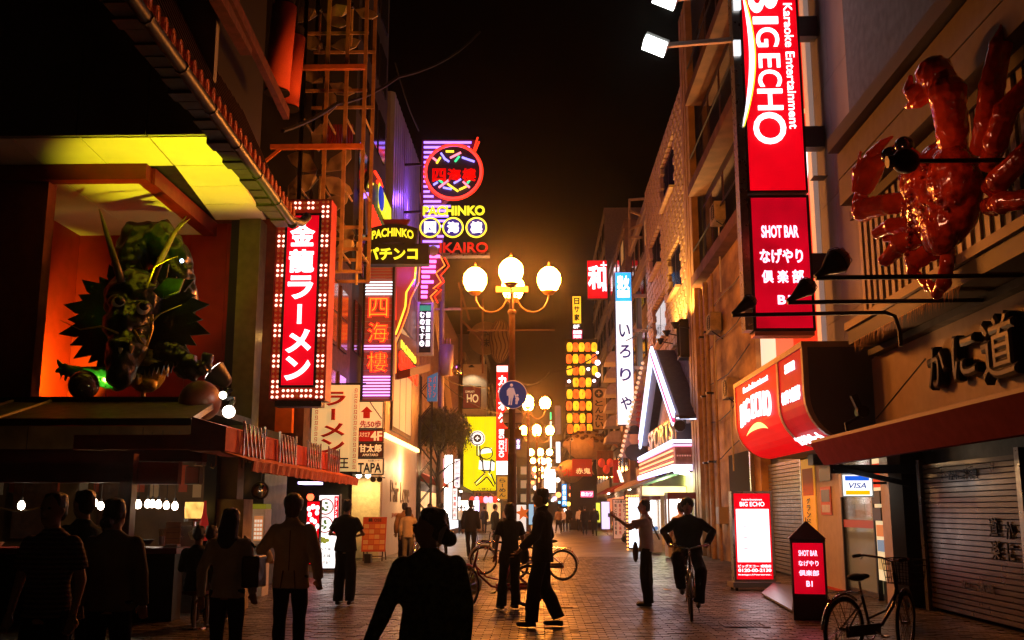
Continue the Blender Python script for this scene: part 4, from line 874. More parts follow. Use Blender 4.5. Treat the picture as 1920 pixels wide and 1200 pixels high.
# ================================================================== street lamps
E_globe = emi('sodium_globe_lit', (1, .28, .035), 360, True)
M_post = mat('brown_lamp_post', (.10, .045, .018), .4, .5, nz=.3, scale=5)
def lamp_post(label, px, gy_side, gx, gy_top, Y, full=True):
    """px: post; gy_side: height of the side globes in the picture; gx: their distance"""
    c = PY(px, gy_side, Y); R = gx*Y/1900; gr = .262
    t = thing('street_lamp', label, 'street lamp', (c.x, Y, 0), 'brown posts with clusters of glowing globes'); X0 = c.x; zg = c.z
    MB().lathe([(.17, 0), (.17, .5), (.13, .62), (.105, .66), (.095, 2.7), (.075, 2.75), (.07, zg-.75), (.10, zg-.74), (.10, zg-.68), (.05, zg-.66), (.045, zg+.0), (.02, zg+.02)], (X0, Y, 0), 12).build('post', M_post, t, smooth=False)
    if full: MB().box(X0-.35*R/.8, X0+.35*R/.8, Y-.05, Y+.05, zg-.26, zg-.13).build('bracket_box', mat('orange_bracket', (.5, .2, .05), .5), t); MB().bar((X0-1.0, Y, zg-1.12), (X0+.95, Y, zg-1.12), .03).build('banner_bar', M_post, t)
    spots = [(-R, 0), (R, 0), (0, -R), (0, R)] 
    for i, (dx, dy) in enumerate(spots):
        g = V((X0+dx, Y+dy, zg))
        h = .0 if i < 2 else (.0)
        m = MB(); d = V((dx, dy, 0)).normalized(); pts = []
        for k in range(9): a = PI*k/8; pts.append(V((X0, Y, zg-.30))+d*(.10+(R-.10)*(1-math.cos(a))/2)+V((0, 0, -.42*math.sin(a)-.0)))
        m.tube(pts, .022, 6); m.build('arm', M_post, t, smooth=True)
        gl = MB().lathe([(.11, -.25), (.19, -.19), (gr*.98, -.04), (gr, .06), (gr*.93, .16), (gr*.66, .25), (.10, .30)], g, 14).build('globe', E_globe, t, smooth=True)
        MB().lathe([(.16, -.255), (.17, -.235), (.10, -.31), (.03, -.33)], g, 10).lathe([(.10, .301), (.05, .33), (.015, .36), (.03, .385), (.008, .44)], g, 8).build('fitting', mat('brass_fitting', (.45, .2, .05), .35, .7), gl)
    return t
L1 = lamp_post('nearest street lamp, its post carrying the round blue pedestrian sign', 960, 527, 71, 510, 22.2)
lamp_post('second street lamp, just right of the blue pedestrian sign', 990, 757, 32, 740, 48, False)
lamp_post('third street lamp along the street, below the second one', 1006.5, 808, 24.5, 800, 64, False)
E_globe2 = emi('far_sodium_globe', (1, .34, .06), 150, True)
for i, (px, gy, gx, Y) in enumerate(((1013, 848, 18, 88), (1014, 864, 15, 106), (1015, 880, 12, 128), (1015.5, 893, 9.5, 155))):
    c = PY(px, gy, Y); t = thing('street_lamp', '%s street lamp along the street, in the bright cluster ahead' % ORD[3+i], 'street lamp', (c.x, Y, 0), 'brown posts with clusters of glowing globes')
    MB().tube([(c.x, Y, 0), (c.x, Y, c.z)], .08, 6).build('post', M_post, t); R = .8
    for dx, dy in ((-R, 0), (R, 0), (0, -R), (0, R)): MB().ball((c.x+dx, Y+dy, c.z), (.27, .27, .29), 10, 7).build('globe', E_globe2, t, smooth=True)
    MB().tube([(c.x-R, Y, c.z-.25), (c.x-.4, Y, c.z-.55), (c.x, Y, c.z-.6), (c.x+.4, Y, c.z-.55), (c.x+R, Y, c.z-.25)], .025, 5).build('arm', M_post, t)
lb = copy_tree(L1, (1.6, -15, 0)); lb['label'] = 'unseen street lamp added behind the viewer as weak front fill'  # dim lamp added out of view to light the figures from the front
for g in lb.children:
    if g.name.startswith('globe'): g.data = g.data.copy(); g.data.materials[0] = emi('fill_lamp_globe', (1, .62, .36), 6, True)
PX0 = BASE[L1.name].x
# pedestrian sign
c = PY(961.5, 740, 22.0); r = .305
t = thing('pedestrian_sign', 'round blue sign with white adult and child, on the nearest lamp post', 'traffic sign', c)
MB().lathe([(r, -.012), (r, .0), (r*.99, .006)], c, 36, 'y').build('disc', emi('blue_sign_sheet', (.025, .05, .22), .35, base=(.03, .07, .35)), t)
MB().tube(ring(c+V((0, -.01, 0)), r, (1, 0, 0), (0, 0, 1), 36), .010, 5, closed=True).build('rim', emi('sign_rim', (.3, .25, .3), .4, base=(.7, .7, .7)), t)
Mwh = emi('sign_white_sheet', (.42, .32, .34), .6, base=(.75, .7, .68)); s_ = r/105.
def sg(px, py): return c+V(((px-810)*s_*.98, -.03, (560-py)*s_*.98))
m = MB(); D_ = (0, -.006, 0)
m.ball(sg(800, 488), (.033, .006, .036), 12, 8)
m.prism([sg(*q) for q in ((783, 508), (815, 508), (822, 520), (822, 540), (815, 585), (779, 585), (772, 550), (776, 515))], D_)
m.prism([sg(*q) for q in ((776, 512), (764, 530), (765, 568), (774, 570), (776, 545), (783, 520))], D_)
m.prism([sg(*q) for q in ((815, 510), (824, 530), (838, 575), (832, 580), (816, 550))], D_)
m.prism([sg(*q) for q in ((780, 583), (797, 583), (792, 620), (790, 638), (774, 640), (778, 610))], D_)
m.prism([sg(*q) for q in ((798, 583), (813, 583), (806, 615), (803, 640), (793, 642), (797, 615))], D_); m.build('adult', Mwh, t)
m = MB(); m.ball(sg(845, 566), (.027, .006, .026), 10, 6)
m.prism([sg(*q) for q in ((836, 578), (852, 578), (858, 606), (828, 606))], D_); m.prism([sg(*q) for q in ((838, 578), (830, 575), (826, 580), (834, 590))], D_); m.prism([sg(*q) for q in ((852, 580), (860, 595), (855, 600), (849, 590))], D_)
m.prism([sg(*q) for q in ((832, 606), (841, 606), (838, 632), (829, 634))], D_); m.prism([sg(*q) for q in ((843, 606), (851, 606), (846, 634), (838, 636))], D_); m.build('child', Mwh, t)
for z_ in (-.1, .1): MB().box(c.x-.12, c.x+.12, c.y+.002, c.y+.12, c.z+z_-.015, c.z+z_+.015).build('clamp', M_steel, t)
c = PY(961, 784, 22.4); t = thing('sign_back', 'grey back of a second round sign behind the post, below the blue sign', 'sign', c); MB().lathe([(.23, 0), (.23, .01)], c, 28, 'y').build('disc', mat('sign_back_grey', (.75, .68, .6), .7), t); 
for z_ in (-.12, .1): MB().box(c.x-.2, c.x+.2, c.y-.03, c.y-.012, c.z+z_-.015, c.z+z_+.015).build('stiffener', M_steel, t)
for k, (a_, b_) in enumerate(((945, 956), (965, 979))): f = face(a_, 804, b_, 822, 22.1); tag(MB().box(f.o.x, f.o.x+f.W, 22.1, 22.11, f.o.z, f.o.z+f.H).build('sticker_plate', mat('tan_plate', (.45, .28, .12), .5)), 'small tan plate on the %s edge of the lamp post, below the round signs' % ('left', 'right')[k], 'plate')
# ================================================================== transformer pole and stair building behind the neon sign
cb = thing('corrugated_building', 'brown corrugated building with slanting stair cables behind the neon tower', 'building', (-6, 52, 0))
cx0, cx1 = PX(786, 700, -5.6).y, PX(871, 700, -5.6).y
M_cbr = mat('brown_corrugated', (.18, .10, .05), .6, .2, nz=.3)
zt = PX(866, 560, -5.6).z
MB().box(-13, -5.72, 44, 71, 0, PX(800, 500, -5.6).z).build('wall', M_cbr, cb)
for i in range(44): a = 44+i*.6; MB().box(-5.715, -5.62, a, a+.3, 3.2, 11.5).build('rib', M_cbr, cb)
for i in range(7): MB().tube([(-5.5, 45+i*.25, 16-i*.3), (-5.5, 68, 6-i*.4)], .03, 4).build('cable', mat('pale_cable', (.30, .2, .12), .5), cb)
p0 = PZ(826, 1008, 0); UX = PY(826, 800, 47).x
t = thing('utility_pole', 'utility pole with grey transformer drum and a round brass mirror, behind the street tree', 'utility pole', (UX, 47, 0))
MB().tube([(UX, 47, 0), (UX, 47, PY(826, 520, 47).z)], [.17, .11], 10).build('pole', mat('concrete_pole', (.26, .2, .16), .7, nz=.2), t)
a, b, c_, d = RY(825, 647, 850, 704, 46.6); MB().tube([((a+b)/2, 46.6, c_), ((a+b)/2, 46.6, d)], (b-a)/2, 16).build('transformer', mat('grey_transformer', (.42, .30, .22), .5, .2), t, smooth=True)
for k in range(3): MB().lathe([(.05, 0), (.03, .15), (.04, .3)], ((a+b)/2-.15+.15*k, 46.6, d), 8).build('insulator', mat('insulator_brown', (.4, .2, .12), .3), t)
p = PY(857, 694, 46.3); MB().ball(p, (.24, .12, .28), 14, 10).build('mirror', mat('brass_mirror', (.7, .5, .2), .15, 1), t, smooth=True)
MB().bar((UX-.9, 47, PY(826, 580, 47).z), (UX+.9, 47, PY(826, 580, 47).z), .08).build('crossarm', M_cream_steel, t)
# overhead cables
def cable(label, pts, r=.02):
    P3 = [PY(*q) for q in pts]; out = []
    for i in range(len(P3)-1):
        for k in range(6):
            s = k/6; p = P3[i].lerp(P3[i+1], s); p.z -= .35*(P3[i]-P3[i+1]).length*.06*4*s*(1-s); out.append(p)
    tag(MB().tube(out+[P3[-1]], r, 5).build('cable', M_rope), label, 'cable')
cable('thick twisted cable rising across the lattice frame from the roof tip', [(530, 245, 21), (630, 195, 24), (745, 145, 30), (900, 60, 45)], .05)
cable('thin cable hanging from the dark wall down the purple facade', [(741, 118, 33), (762, 190, 34), (785, 245, 36)], .025)
cable('upper cable sagging from the transformer pole past the brown panel', [(829, 705, 47), (880, 722, 55), (925, 724, 60)], .02)
cable('lower cable sagging from the transformer pole in front of the yellow billboard', [(829, 715, 47), (880, 752, 52), (945, 775, 60)], .02)
cable('cable crossing the dark sky from the blue sign to the lantern rack', [(975, 718, 48), (1030, 698, 65), (1120, 665, 78)], .05)
cable('cable between the white light sign and the woven brick facade', [(1170, 640, 54), (1206, 617, 50), (1222, 614, 48)], .03)
# ================================================================== street tree
TX, TY = PY(822, 900, 45).x, 45
t = thing('street_tree', 'thin leafy street tree lit orange in front of the corrugated building', 'tree', (TX, TY, 0))
M_bark = mat('dark_bark', (.05, .03, .02), .9, nz=.5, bump=.5); zc = PY(835, 800, TY).z
m = MB(); m.tube([(TX, TY, 0), (TX+.05, TY, 1.6), (TX-.05, TY, 3.0), (TX+.1, TY, zc)], [.16, .12, .09, .05], 8)
br = []
for i in range(11): a = i*2.1; L = random.uniform(.7, 1.3); s_ = V((TX, TY, 2.2+i*.28)); e = s_+V((math.cos(a)*L, math.sin(a)*L*.6, random.uniform(.6, 1.3))); br.append(e); m.tube([s_, s_.lerp(e, .5)+V((0, 0, .1)), e], [.05, .03, .012], 5)
m.build('trunk', M_bark, t)
def willow(n, cen, rad, seed):
    rs = random.Random(seed); m = MB()
    for i in range(n):
        while True:
            q = V((rs.uniform(-1, 1), rs.uniform(-1, 1), rs.uniform(-.6, 1)))
            if q.length < 1 and (q.x+.3*q.y)*.5+.5 > rs.random()*.25: break
        p = cen+V((q.x*rad[0], q.y*rad[1], q.z*rad[2])); L = rs.uniform(.25, .95); o_ = V((q.x, q.y, 0))*rs.uniform(.1, .5)
        for k in range(int(L*26)):
            t = k/(L*26); c_ = p+o_*t*L+V((rs.gauss(0, .03), rs.gauss(0, .03), -L*t*t-.1*t)); a = V((rs.uniform(-.7, .7), rs.uniform(-.7, .7), -.8)).normalized(); b = a.cross(V((rs.uniform(-1, 1), rs.uniform(-1, 1), 0))).normalized(); s_ = rs.uniform(.07, .15)
            m.add([c_, c_+a*s_*.5+b*s_*.16, c_+a*s_, c_+a*s_*.5-b*s_*.16], [(0, 1, 2, 3)])
    return m
o = willow(1150, V((TX+.1, TY, zc+.1)), (1.3, 1.0, .85), 3).build('crown', mat('tree_leaves', (.14, .13, .03), .6, nz=.5, scale=3), t)
tr = (-5.3, 44.2)
# steel lattice post with blue slot sign
LXp = PY(797, 900, 44).x; t = thing('lattice_post', 'dark steel lattice post under the blue slot sign at the left kerb', 'lattice post', (LXp, 44, 0)); zt = PY(797, 705, 44).z
m = MB()
for dx in (-.25, .25):
    for dy in (-.25, .25): m.bar((LXp+dx, 44+dy, 0), (LXp+dx, 44+dy, zt), .05)
m.build('legs', M_dark, t)
m = MB(); k = 0; z = 0
while z < zt-.6: s_ = 1 if k % 2 else -1; m.bar((LXp-.25*s_, 43.75, z), (LXp+.25*s_, 43.75, z+.6), .035); m.bar((LXp-.25*s_, 44.25, z), (LXp+.25*s_, 44.25, z+.6), .035); z += .6; k += 1
m.build('bracing', M_dark, t)
f = face(801, 698, 820, 752, 43.6); t = thing('slot_sign', 'small light blue slanted sign reading SLOT in red on the steel lattice post', 'sign', foot(f)); m = MB(); m.prism([f.p(0, 0), f.p(f.W, 0), f.p(f.W, f.H), f.p(0, f.H*.84)], (0, .15, 0)); m.build('board', emi('pale_blue_sheet', (.10, .28, .50), .45), t)
vtext(f, 'SLOT', emi('tomato_red_print', (.8, .1, .03), .7), t, f.W*.28, f.H*.82, f.H*.1, f.W*.28, bold=.03); vtext(f, 'パチン', MATS['tomato_red_print'], t, f.W*.72, f.H*.88, f.H*.1, f.W*.28, bold=.03)
# ================================================================== buildings down the street
def block(name, label, sgn, X, y0, y1, h, wm, floors, bays, cat='building', z_base=3.2, lit=.12, wg=None, seed=1, wh=.52):
    rs = random.Random(seed); t = thing(name, label, cat, (sgn*(X+3), (y0+y1)/2, 0)); xf = sgn*X; xb = sgn*(X+9)
    MB().box(min(xf, xb), max(xf, xb), y0, y1, 0, h).build('wall', wm, t)
    bw = (y1-y0)/bays; fh = (h-z_base)/max(1, floors)
    wl = emi('dim_amber_window', (1, .5, .15), .35)
    for i in range(floors):
        for j in range(bays):
            a = y0+j*bw+bw*.2; z = z_base+i*fh+fh*.25; mm = wl if rs.random() < lit else mat('dark_glass', (0, 0, 0))
            o = MB().box(*sorted((xf-sgn*.002, xf-sgn*.07)), a, a+bw*.6, z, z+fh*wh).build('window', mat('bronze_frame', (.12, .08, .05), .4, .5), t)
            MB().box(*sorted((xf-sgn*.072, xf-sgn*.085)), a+.07, a+bw*.6-.07, z+.07, z+fh*wh-.07).build('pane', mm, o)
    for i in range(1, floors+1):
        z = z_base+i*fh; MB().box(*sorted((xf-sgn*.0, xf-sgn*.10)), y0+.02, y1-.02, z-.10, z-.01).build('ledge', wm, t)
    MB().box(*sorted((xf-sgn*.06, xb)), y0-.02, y1+.02, h+.002, h+.5).build('parapet', wm, t)
    return t
M_bA = mat('tan_tile_facade', (.26, .17, .11), .7, nz=.3, scale=2); M_bB = mat('grey_concrete_facade', (.22, .20, .18), .8, nz=.3, scale=1.5); M_bC = mat('brown_facade', (.13, .08, .05), .7, nz=.3); M_bD = mat('pale_facade', (.42, .36, .30), .7, nz=.2)
block('office_block', 'pale left building with a downlit panel above the yellow billboard', -1, 5.75, 77.5, 92, 13, M_bA, 3, 4, seed=2)
block('office_block', 'dark left building behind the round striped ball sign', -1, 5.5, 92.5, 112, 17, M_bB, 5, 5, seed=3)
block('office_block', 'brown left building seventh along the street, mostly behind the lamps', -1, 5.3, 113, 140, 15, M_bC, 4, 6, seed=4)
block('office_block', 'farthest grey left building before the street fades into lights', -1, 5.2, 141, 200, 14, M_bB, 3, 8, seed=5)
block('office_block', 'pale right building with stepped balconies behind the tall white upright sign', 1, 5.9, 51.6, 63, 17.8, M_bD, 5, 4, seed=6, lit=.25)
block('office_block', 'tan right building behind the lantern rack', 1, 5.6, 63.5, 80, 19.5, M_bA, 6, 5, seed=7)
block('office_block', 'tall grey right building behind the red roof sign', 1, 5.7, 84, 104, 26.5, M_bD, 8, 5, seed=8, lit=.05)
block('office_block', 'brown right building beyond the lantern rack', 1, 5.3, 104.5, 135, 18, M_bC, 5, 7, seed=9)
block('office_block', 'farthest right building near the blue upright sign', 1, 5.0, 135.5, 210, 16, M_bB, 4, 9, seed=10)
bx = thing('end_building', 'grey building closing the far end of the street', 'building', (0, 214, 0)); MB().box(-9, 9, 211, 216, 0, 12).build('wall', M_bC, bx)
for i in range(6):
    for j in range(3): MB().box(-6+i*2.1, -4.7+i*2.1, 210.9, 210.98, 3+j*2.8, 4.6+j*2.8).build('window', emi('far_pale_window', (1, .6, .3), .5), bx)
# facing block of the left with downlit wall, HO panel
fb = thing('downlit_wall', 'cream wall with a white downlight glow above the brown HO panel', 'building', (-5, 76, 0)); a, b, c_, d = RY(867, 683, 912, 900, 76.5); MB().box(a, b, 76.5, 77.4, 0, d).build('wall', mat('cream_panel_wall', (.55, .48, .34), .7, nz=.15), fb)
p = PY(884, 688, 75.6); MB().lathe([(.05, .15), (.25, 0), (.22, -.02)], p, 12).build('lamp_shade', M_black, fb); plamp('downlight', p+V((0, 0, -.12)), (1, .85, .6), 170, .1, fb, 120, p+V((0, .5, -3)))
f = face(867, 724, 902, 766, 75.8); t = lightbox('brown_panel_sign', 'brown panel sign with cream letters HO below the downlit wall', 'sign', f, .2, emi('brown_red_panel', (.16, .025, .012), .8), M_dark, rim=.05); text(f, 'HO', E_cream, t, f.W*.55, f.H*.45, f.W*.62, f.H*.38, bold=.03); text(f, 'COMMUNITY', E_cream, t, f.W*.4, f.H*.75, f.W*.5, f.H*.1)
M_tanwood = mat('tan_wood', (.4, .25, .12), .6)
f = face(868, 780, 931, 921, 75.0); t = lightbox('yellow_billboard', 'big glowing yellow billboard with a ringed button emblem and a dancing cartoon outline', 'billboard', f, .5, emi('yellow_face_lit', (.95, .82, .0), 1.4, True, .12, .5), M_dark, rim=.05)
for fx in (.33, .66): m = MB(); f.box(m, f.W*fx-.02, f.W*fx+.02, .06, f.H-.06, .001, .01); m.build('seam', mat('ochre_seam', (.4, .3, .05), .5), t)
c_ = f.q(.43, .70, .03); MB().lathe([(.56, 0), (.56, .02)], c_, 26, 'y').build('emblem_disc', E_white_l, t); MB().tube(ring(c_+V((0, -.03, 0)), .48, (1, 0, 0), (0, 0, 1), 28), .04, 5, closed=True).build('emblem_ring', M_ink, t); MB().lathe([(.30, .02), (.30, .04)], c_, 20, 'y').build('emblem_centre', M_ink, t)
g_ = Fr(c_+V((-.2, -.045, -.2)), (1, 0, 0), (0, 0, 1), .4, .4); text(g_, '+', E_white_l, t, .2, .2, .3, .3, bold=.02)
# generic dancing outline: plain limbs, no face
def q_(a, b): return f.q(a, b, .05)
for pts, r_, mm, nm, dd in (([q_(.70, .36), q_(.60, .27), q_(.72, .24), q_(.86, .27), q_(.70, .36)], .10, E_white_l, 'figure_halo', 0),):
    pass
m = MB()
for pts, r_ in (([q_(.72, .40), q_(.70, .28)], .50), ([q_(.62, .40), q_(.46, .48), q_(.46, .60)], .17), ([q_(.82, .40), q_(.95, .36)], .17), ([q_(.66, .24), q_(.52, .16), q_(.40, .10)], .22), ([q_(.76, .24), q_(.88, .17), q_(.95, .10)], .22), ([q_(.68, .50), q_(.66, .56)], .42)): m.tube(pts, r_*1.15, 8, ell=.06)
m.v = [(x, min(max(y_, 74.93), 74.99), z) for x, y_, z in m.v]; m.build('figure_halo', E_white_l, t)
m = MB()
for pts in ([q_(.58, .43), q_(.60, .30), q_(.64, .24), q_(.80, .24), q_(.84, .42)], [q_(.58, .43), q_(.50, .46), q_(.42, .47), q_(.42, .62)], [q_(.60, .38), q_(.52, .42), q_(.50, .60)], [q_(.64, .23), q_(.50, .17), q_(.36, .11), q_(.40, .07), q_(.55, .12), q_(.72, .19)], [q_(.72, .19), q_(.84, .12), q_(.92, .06), q_(.96, .10), q_(.84, .23)], [q_(.55, .27), q_(.85, .27)], [q_(.84, .42), q_(.95, .38)]):
    m.tube([V((p.x, 74.9, p.z)) for p in pts], .06, 5)
m.tube([V((q_(.70, .50).x+math.cos(a)*.46, 74.9, q_(.70, .50).z+math.sin(a)*.44)) for a in [2*PI*j/18 for j in range(18)]], .045, 5, closed=True); m.build('figure_outline', M_ink, t)
f2 = face(890, 922, 920, 932, 74.8); t = thing('small_name_board', 'dark narrow name board under the yellow billboard', 'sign', foot(f2)); m = MB(); f2.box(m, 0, f2.W, 0, f2.H, -.1, 0); m.build('board', M_tanwood, t); text(f2, '創業 473年', M_ink, t, f2.W/2, f2.H/2, f2.W*.9, f2.H*.7)
f = face(868, 780, 931, 921, 74.9); text(f, '六甲寸子', M_ink, bpy.data.objects['yellow_billboard'], f.W*.66, -.0+f.H*.028, f.W*.45, f.H*.045, bold=.03)
f = face(930, 684, 953, 891, 73.0); t = lightbox('karaoke_sign', 'slim red upright karaoke sign with white foot and the words BIG ECHO', 'sign', f, .4, E_red, M_dark, rim=.03)
m = MB(); f.box(m, .04, f.W-.04, .04, f.H*.125, .001, .03); m.build('white_foot', emi('hot_white_panel', (1, .9, .8), 4, True), t); m = MB(); f.box(m, .04, f.W-.04, f.H*.935, f.H*.99, .001, .02); m.build('white_head', E_white_l, t)
vtext(f, 'カラオケ', E_white, t, f.W*.5, f.H*.91, f.H*.46, f.W*.66, bold=.05); text(f, 'BIG ECHO', E_white, t, f.W*.45, f.H*.285, f.W*.42, f.H*.25, rot=-90, bold=.03); text(f, 'Karaoke Entertainment', E_white, t, f.W*.83, f.H*.30, f.W*.10, f.H*.18, rot=-90)
f = face(932, 893, 952, 936, 73.0); t = lightbox('noodle_banner', 'ochre upright banner with brush lettering ramen under the karaoke sign', 'banner', f, .1, emi('ochre_banner', (.55, .30, .03), .8), M_dark, rim=.01); vtext(f, 'らーめん', M_ink, t, f.W*.5, f.H*.92, f.H*.08, f.W*.6, bold=.03)
# striped ball sign and antenna clutter
m = MB(); p = PY(938, 640, 88); t = thing('striped_ball_sign', 'big round wavy-striped ball sign high behind the nearest lamp post', 'sign', p-V((0, 0, 2)))
M_strA = mat('ball_cream', (.42, .28, .15), .6); M_strB = mat('ball_brown', (.14, .07, .03), .6)
MB().ball(p, (.95, .9, 1.9), 20, 14).build('ball', M_strA, t, smooth=True)
for k in range(7):
    m = MB(); a0 = PI+.35+k*.4; pts = []
    for j in range(15): th = .25+j*(PI-.5)/14; a = a0+.16*math.sin(j*.9); pts.append(p+V((math.sin(th)*math.cos(a)*.98, math.sin(th)*math.sin(a)*.93, math.cos(th)*1.93)))
    m.tube(pts, .06, 5); m.build('wavy_stripe', M_strB, t)
p = PY(910, 635, 90); t = thing('round_cream_sign', 'round cream sign with vertical letters left of the striped ball', 'sign', p); MB().lathe([(1.5, 0), (1.5, .4)], p, 24, 'y').build('disc', mat('dull_cream', (.28, .20, .10), .6), t); vtext(Fr(p+V((-1.5, -.4, -1.5)), (1, 0, 0), (0, 0, 1), 3, 3), '本味', M_ink, t, 1.5, 2.4, .6, .8, bold=.02)
ga = thing('roof_gantry', 'faint brown steel gantry over the left roofs behind the nearest lamp', 'gantry', (-8, 62, 12)); 
for q in (((865, 540), (865, 690)), ((905, 560), (905, 700)), ((840, 578), (900, 578)), ((865, 600), (905, 640)), ((860, 530), (880, 600))): MB().bar(PY(*q[0], 72), PY(*q[1], 72), .14).build('strut', mat('rust_steel', (.16, .08, .04), .6), ga)
# tagged small lit things on the left between 785 and 990
def litbox(name, label, cat, q, Y, em, d=.3, txt=None, tm=None, vert=True, group=None, rim=.03):
    f = face(*q, Y); t = lightbox(name, label, cat, f, d, em, M_dark, group, rim=rim)
    if txt:
        if vert: vtext(f, txt, tm or M_ink, t, f.W*.5, f.H*.95, f.H*.05, f.W*.62, bold=.03)
        else: text(f, txt, tm or M_ink, t, f.W*.5, f.H*.5, f.W*.85, f.H*.6, bold=.03)
    return t
E_hot = emi('hot_white_lit', (1, .93, .85), 5, True); E_pinkw = emi('pink_white_lit', (1, .55, .75), 2.5, True)
litbox('white_lit_column', 'bright white lit column sign beside the street tree, taller one', 'sign', (832, 852, 849, 972), 52, E_hot)
litbox('pink_poster_box', 'pink and white lit poster box between tree trunk and white column', 'sign', (824, 858, 833, 898), 51.5, E_pinkw)
litbox('white_slim_sign', 'slim white upright sign with tiny letters right of the bright column', 'sign', (851, 860, 863, 915), 56, E_white_l, .3, 'お好み焼き', emi('lilac_ink', (.3, .15, .5), .4))
litbox('price_column', 'lower white column of small menu notices at the shop front', 'sign', (848, 915, 858, 975), 54, E_white_l, .3, '定食案内所', M_redink)
litbox('blue_text_sign', 'dark blue upright sign with white letters behind the tree crown', 'sign', (838, 794, 857, 824), 50, emi('dark_blue_lit', (.02, .03, .25), .8), .3, 'クラブ', E_white)
litbox('white_station_board', 'white lit board with black framed characters behind the yellow-shirted man', 'sign', (855, 938, 898, 975), 66, E_hot, .3, '中 店', M_ink, False)
litbox('violet_light', 'round-edged violet-white light right of the white board', 'light', (890, 937, 899, 968), 65.5, emi('violet_white_hot', (.8, .65, 1), 7, True))
litbox('poster_machine', 'white vending booth with orange star poster right of the lamp post', 'vending machine', (965, 945, 988, 998), 40, emi('machine_white', (.95, .85, .75), 1.1))
m = MB(); p = PY(980, 962, 39.9); pts = []
for i in range(10): r_ = .30 if i % 2 == 0 else .13; a = PI/2+i*PI/5+.2; pts.append(p+V((math.cos(a)*r_, 0, math.sin(a)*r_)))
m.prism(pts, (0, -.08, 0)); tag(m.build('orange_star', emi('orange_star', (.8, .15, .02), .8)), 'orange starfish-shaped sign on the white booth beside the lamp post', 'sign')
litbox('blue_vending_machine', 'blue and white lit vending machine half hidden by the walking suited man', 'vending machine', (990, 944, 1002, 985), 42, emi('pale_cyan', (.3, .5, .7), 1.2))
# red shop lanterns in a row
for i, px in enumerate((885, 894, 902, 911, 920, 928)):
    p = PY(px, 937, 72); t = thing('red_lantern', 'pinkish-red glowing lantern under the yellow billboard, %s from its tree side' % ORD[i], 'lantern', p, 'red lanterns under the yellow billboard'); MB().ball(p, (.20, .20, .24), 10, 8).build('shade', emi('pink_lantern_lit' if i in (1, 3, 4) else 'red_lantern_lit', (1, .25, .35) if i in (1, 3, 4) else (.9, .06, .03), 4 if i in (1, 3, 4) else 1.3), t, smooth=True); MB().tube([p+V((0, 0, .23)), p+V((0, 0, .4))], .03, 5).build('cap', M_black, t)
# small shop fronts of the left side, ground floor
def shopfront(name, label, sgn, X, y0, y1, em, aw, n=3, h=2.7, pw=0, sign=None):
    t = thing(name, label, 'shop front', (sgn*X, (y0+y1)/2, 0)); xf = sgn*X; w_ = (y1-y0)/n
    MB().box(*sorted((xf-sgn*.0, xf-sgn*.05)), y0, y1, 0, h).build('frame', M_wood, t)
    for i in range(n): MB().box(*sorted((xf-sgn*.052, xf-sgn*.06)), y0+i*w_+.08, y0+(i+1)*w_-.08, .35, h-.35).build('window', em, t)
    m = MB(); m.prism([(xf-sgn*.05, y0, h+.5), (xf-sgn*.9, y0, h+.05), (xf-sgn*.9, y0, h-.12), (xf-sgn*.05, y0, h+.1)], (0, y1-y0, 0)); m.build('awning', aw, t)
    MB().tube([(xf-sgn*.5, (y0+y1)/2-.6, h-.05), (xf-sgn*.5, (y0+y1)/2+.6, h-.05)], .05, 6).build('tube_lamp', E_bulb_big, t); plamp('shop_fill_light', (xf-sgn*.6, (y0+y1)/2, h-.15), (1, .58, .26), 6*(y1-y0), .3, t)  # tube and point light added to stand in for the shop's glow
    return t
E_shopY = emi('warm_shop_window', (1, .62, .22), 1.3, True, .4, 1.5); E_shopW = emi('cool_shop_window', (.85, .92, 1), 2.2, True, .4, 1.5); E_shopR = emi('red_shop_window', (1, .22, .08), 1.1, True, .4, 1.5)
M_awr = mat('red_shop_awning', (.4, .04, .02), .7); M_awg = mat('green_shop_awning', (.04, .10, .06), .7); M_awb = mat('beige_shop_awning', (.45, .33, .2), .7)
shopfront('snack_shop', 'warm lit left shop front behind the street tree', -1, 5.5, 47, 58, E_shopY, M_awr, 4)
shopfront('bright_shop', 'cool white left shop front past the street tree', -1, 5.45, 59, 70, E_shopW, M_awg, 4)
shopfront('red_shop', 'red lit left shop front beyond the yellow billboard', -1, 5.3, 80, 98, E_shopR, M_awr, 5)
shopfront('far_left_shop', 'warm lit shop front at the far left of the street', -1, 5.2, 100, 135, E_shopY, M_awb, 7)
shopfront('wooden_shop', 'warm right shop front with beige awning past the menu board', 1, 5.55, 52, 64, E_shopY, M_awb, 4)
shopfront('lantern_shop', 'red lit right shop front below the blowfish lanterns', 1, 5.45, 66, 82, E_shopR, M_awr, 5)
shopfront('far_right_shop', 'warm lit shop front at the far right of the street', 1, 4.9, 88, 130, E_shopY, M_awr, 8)
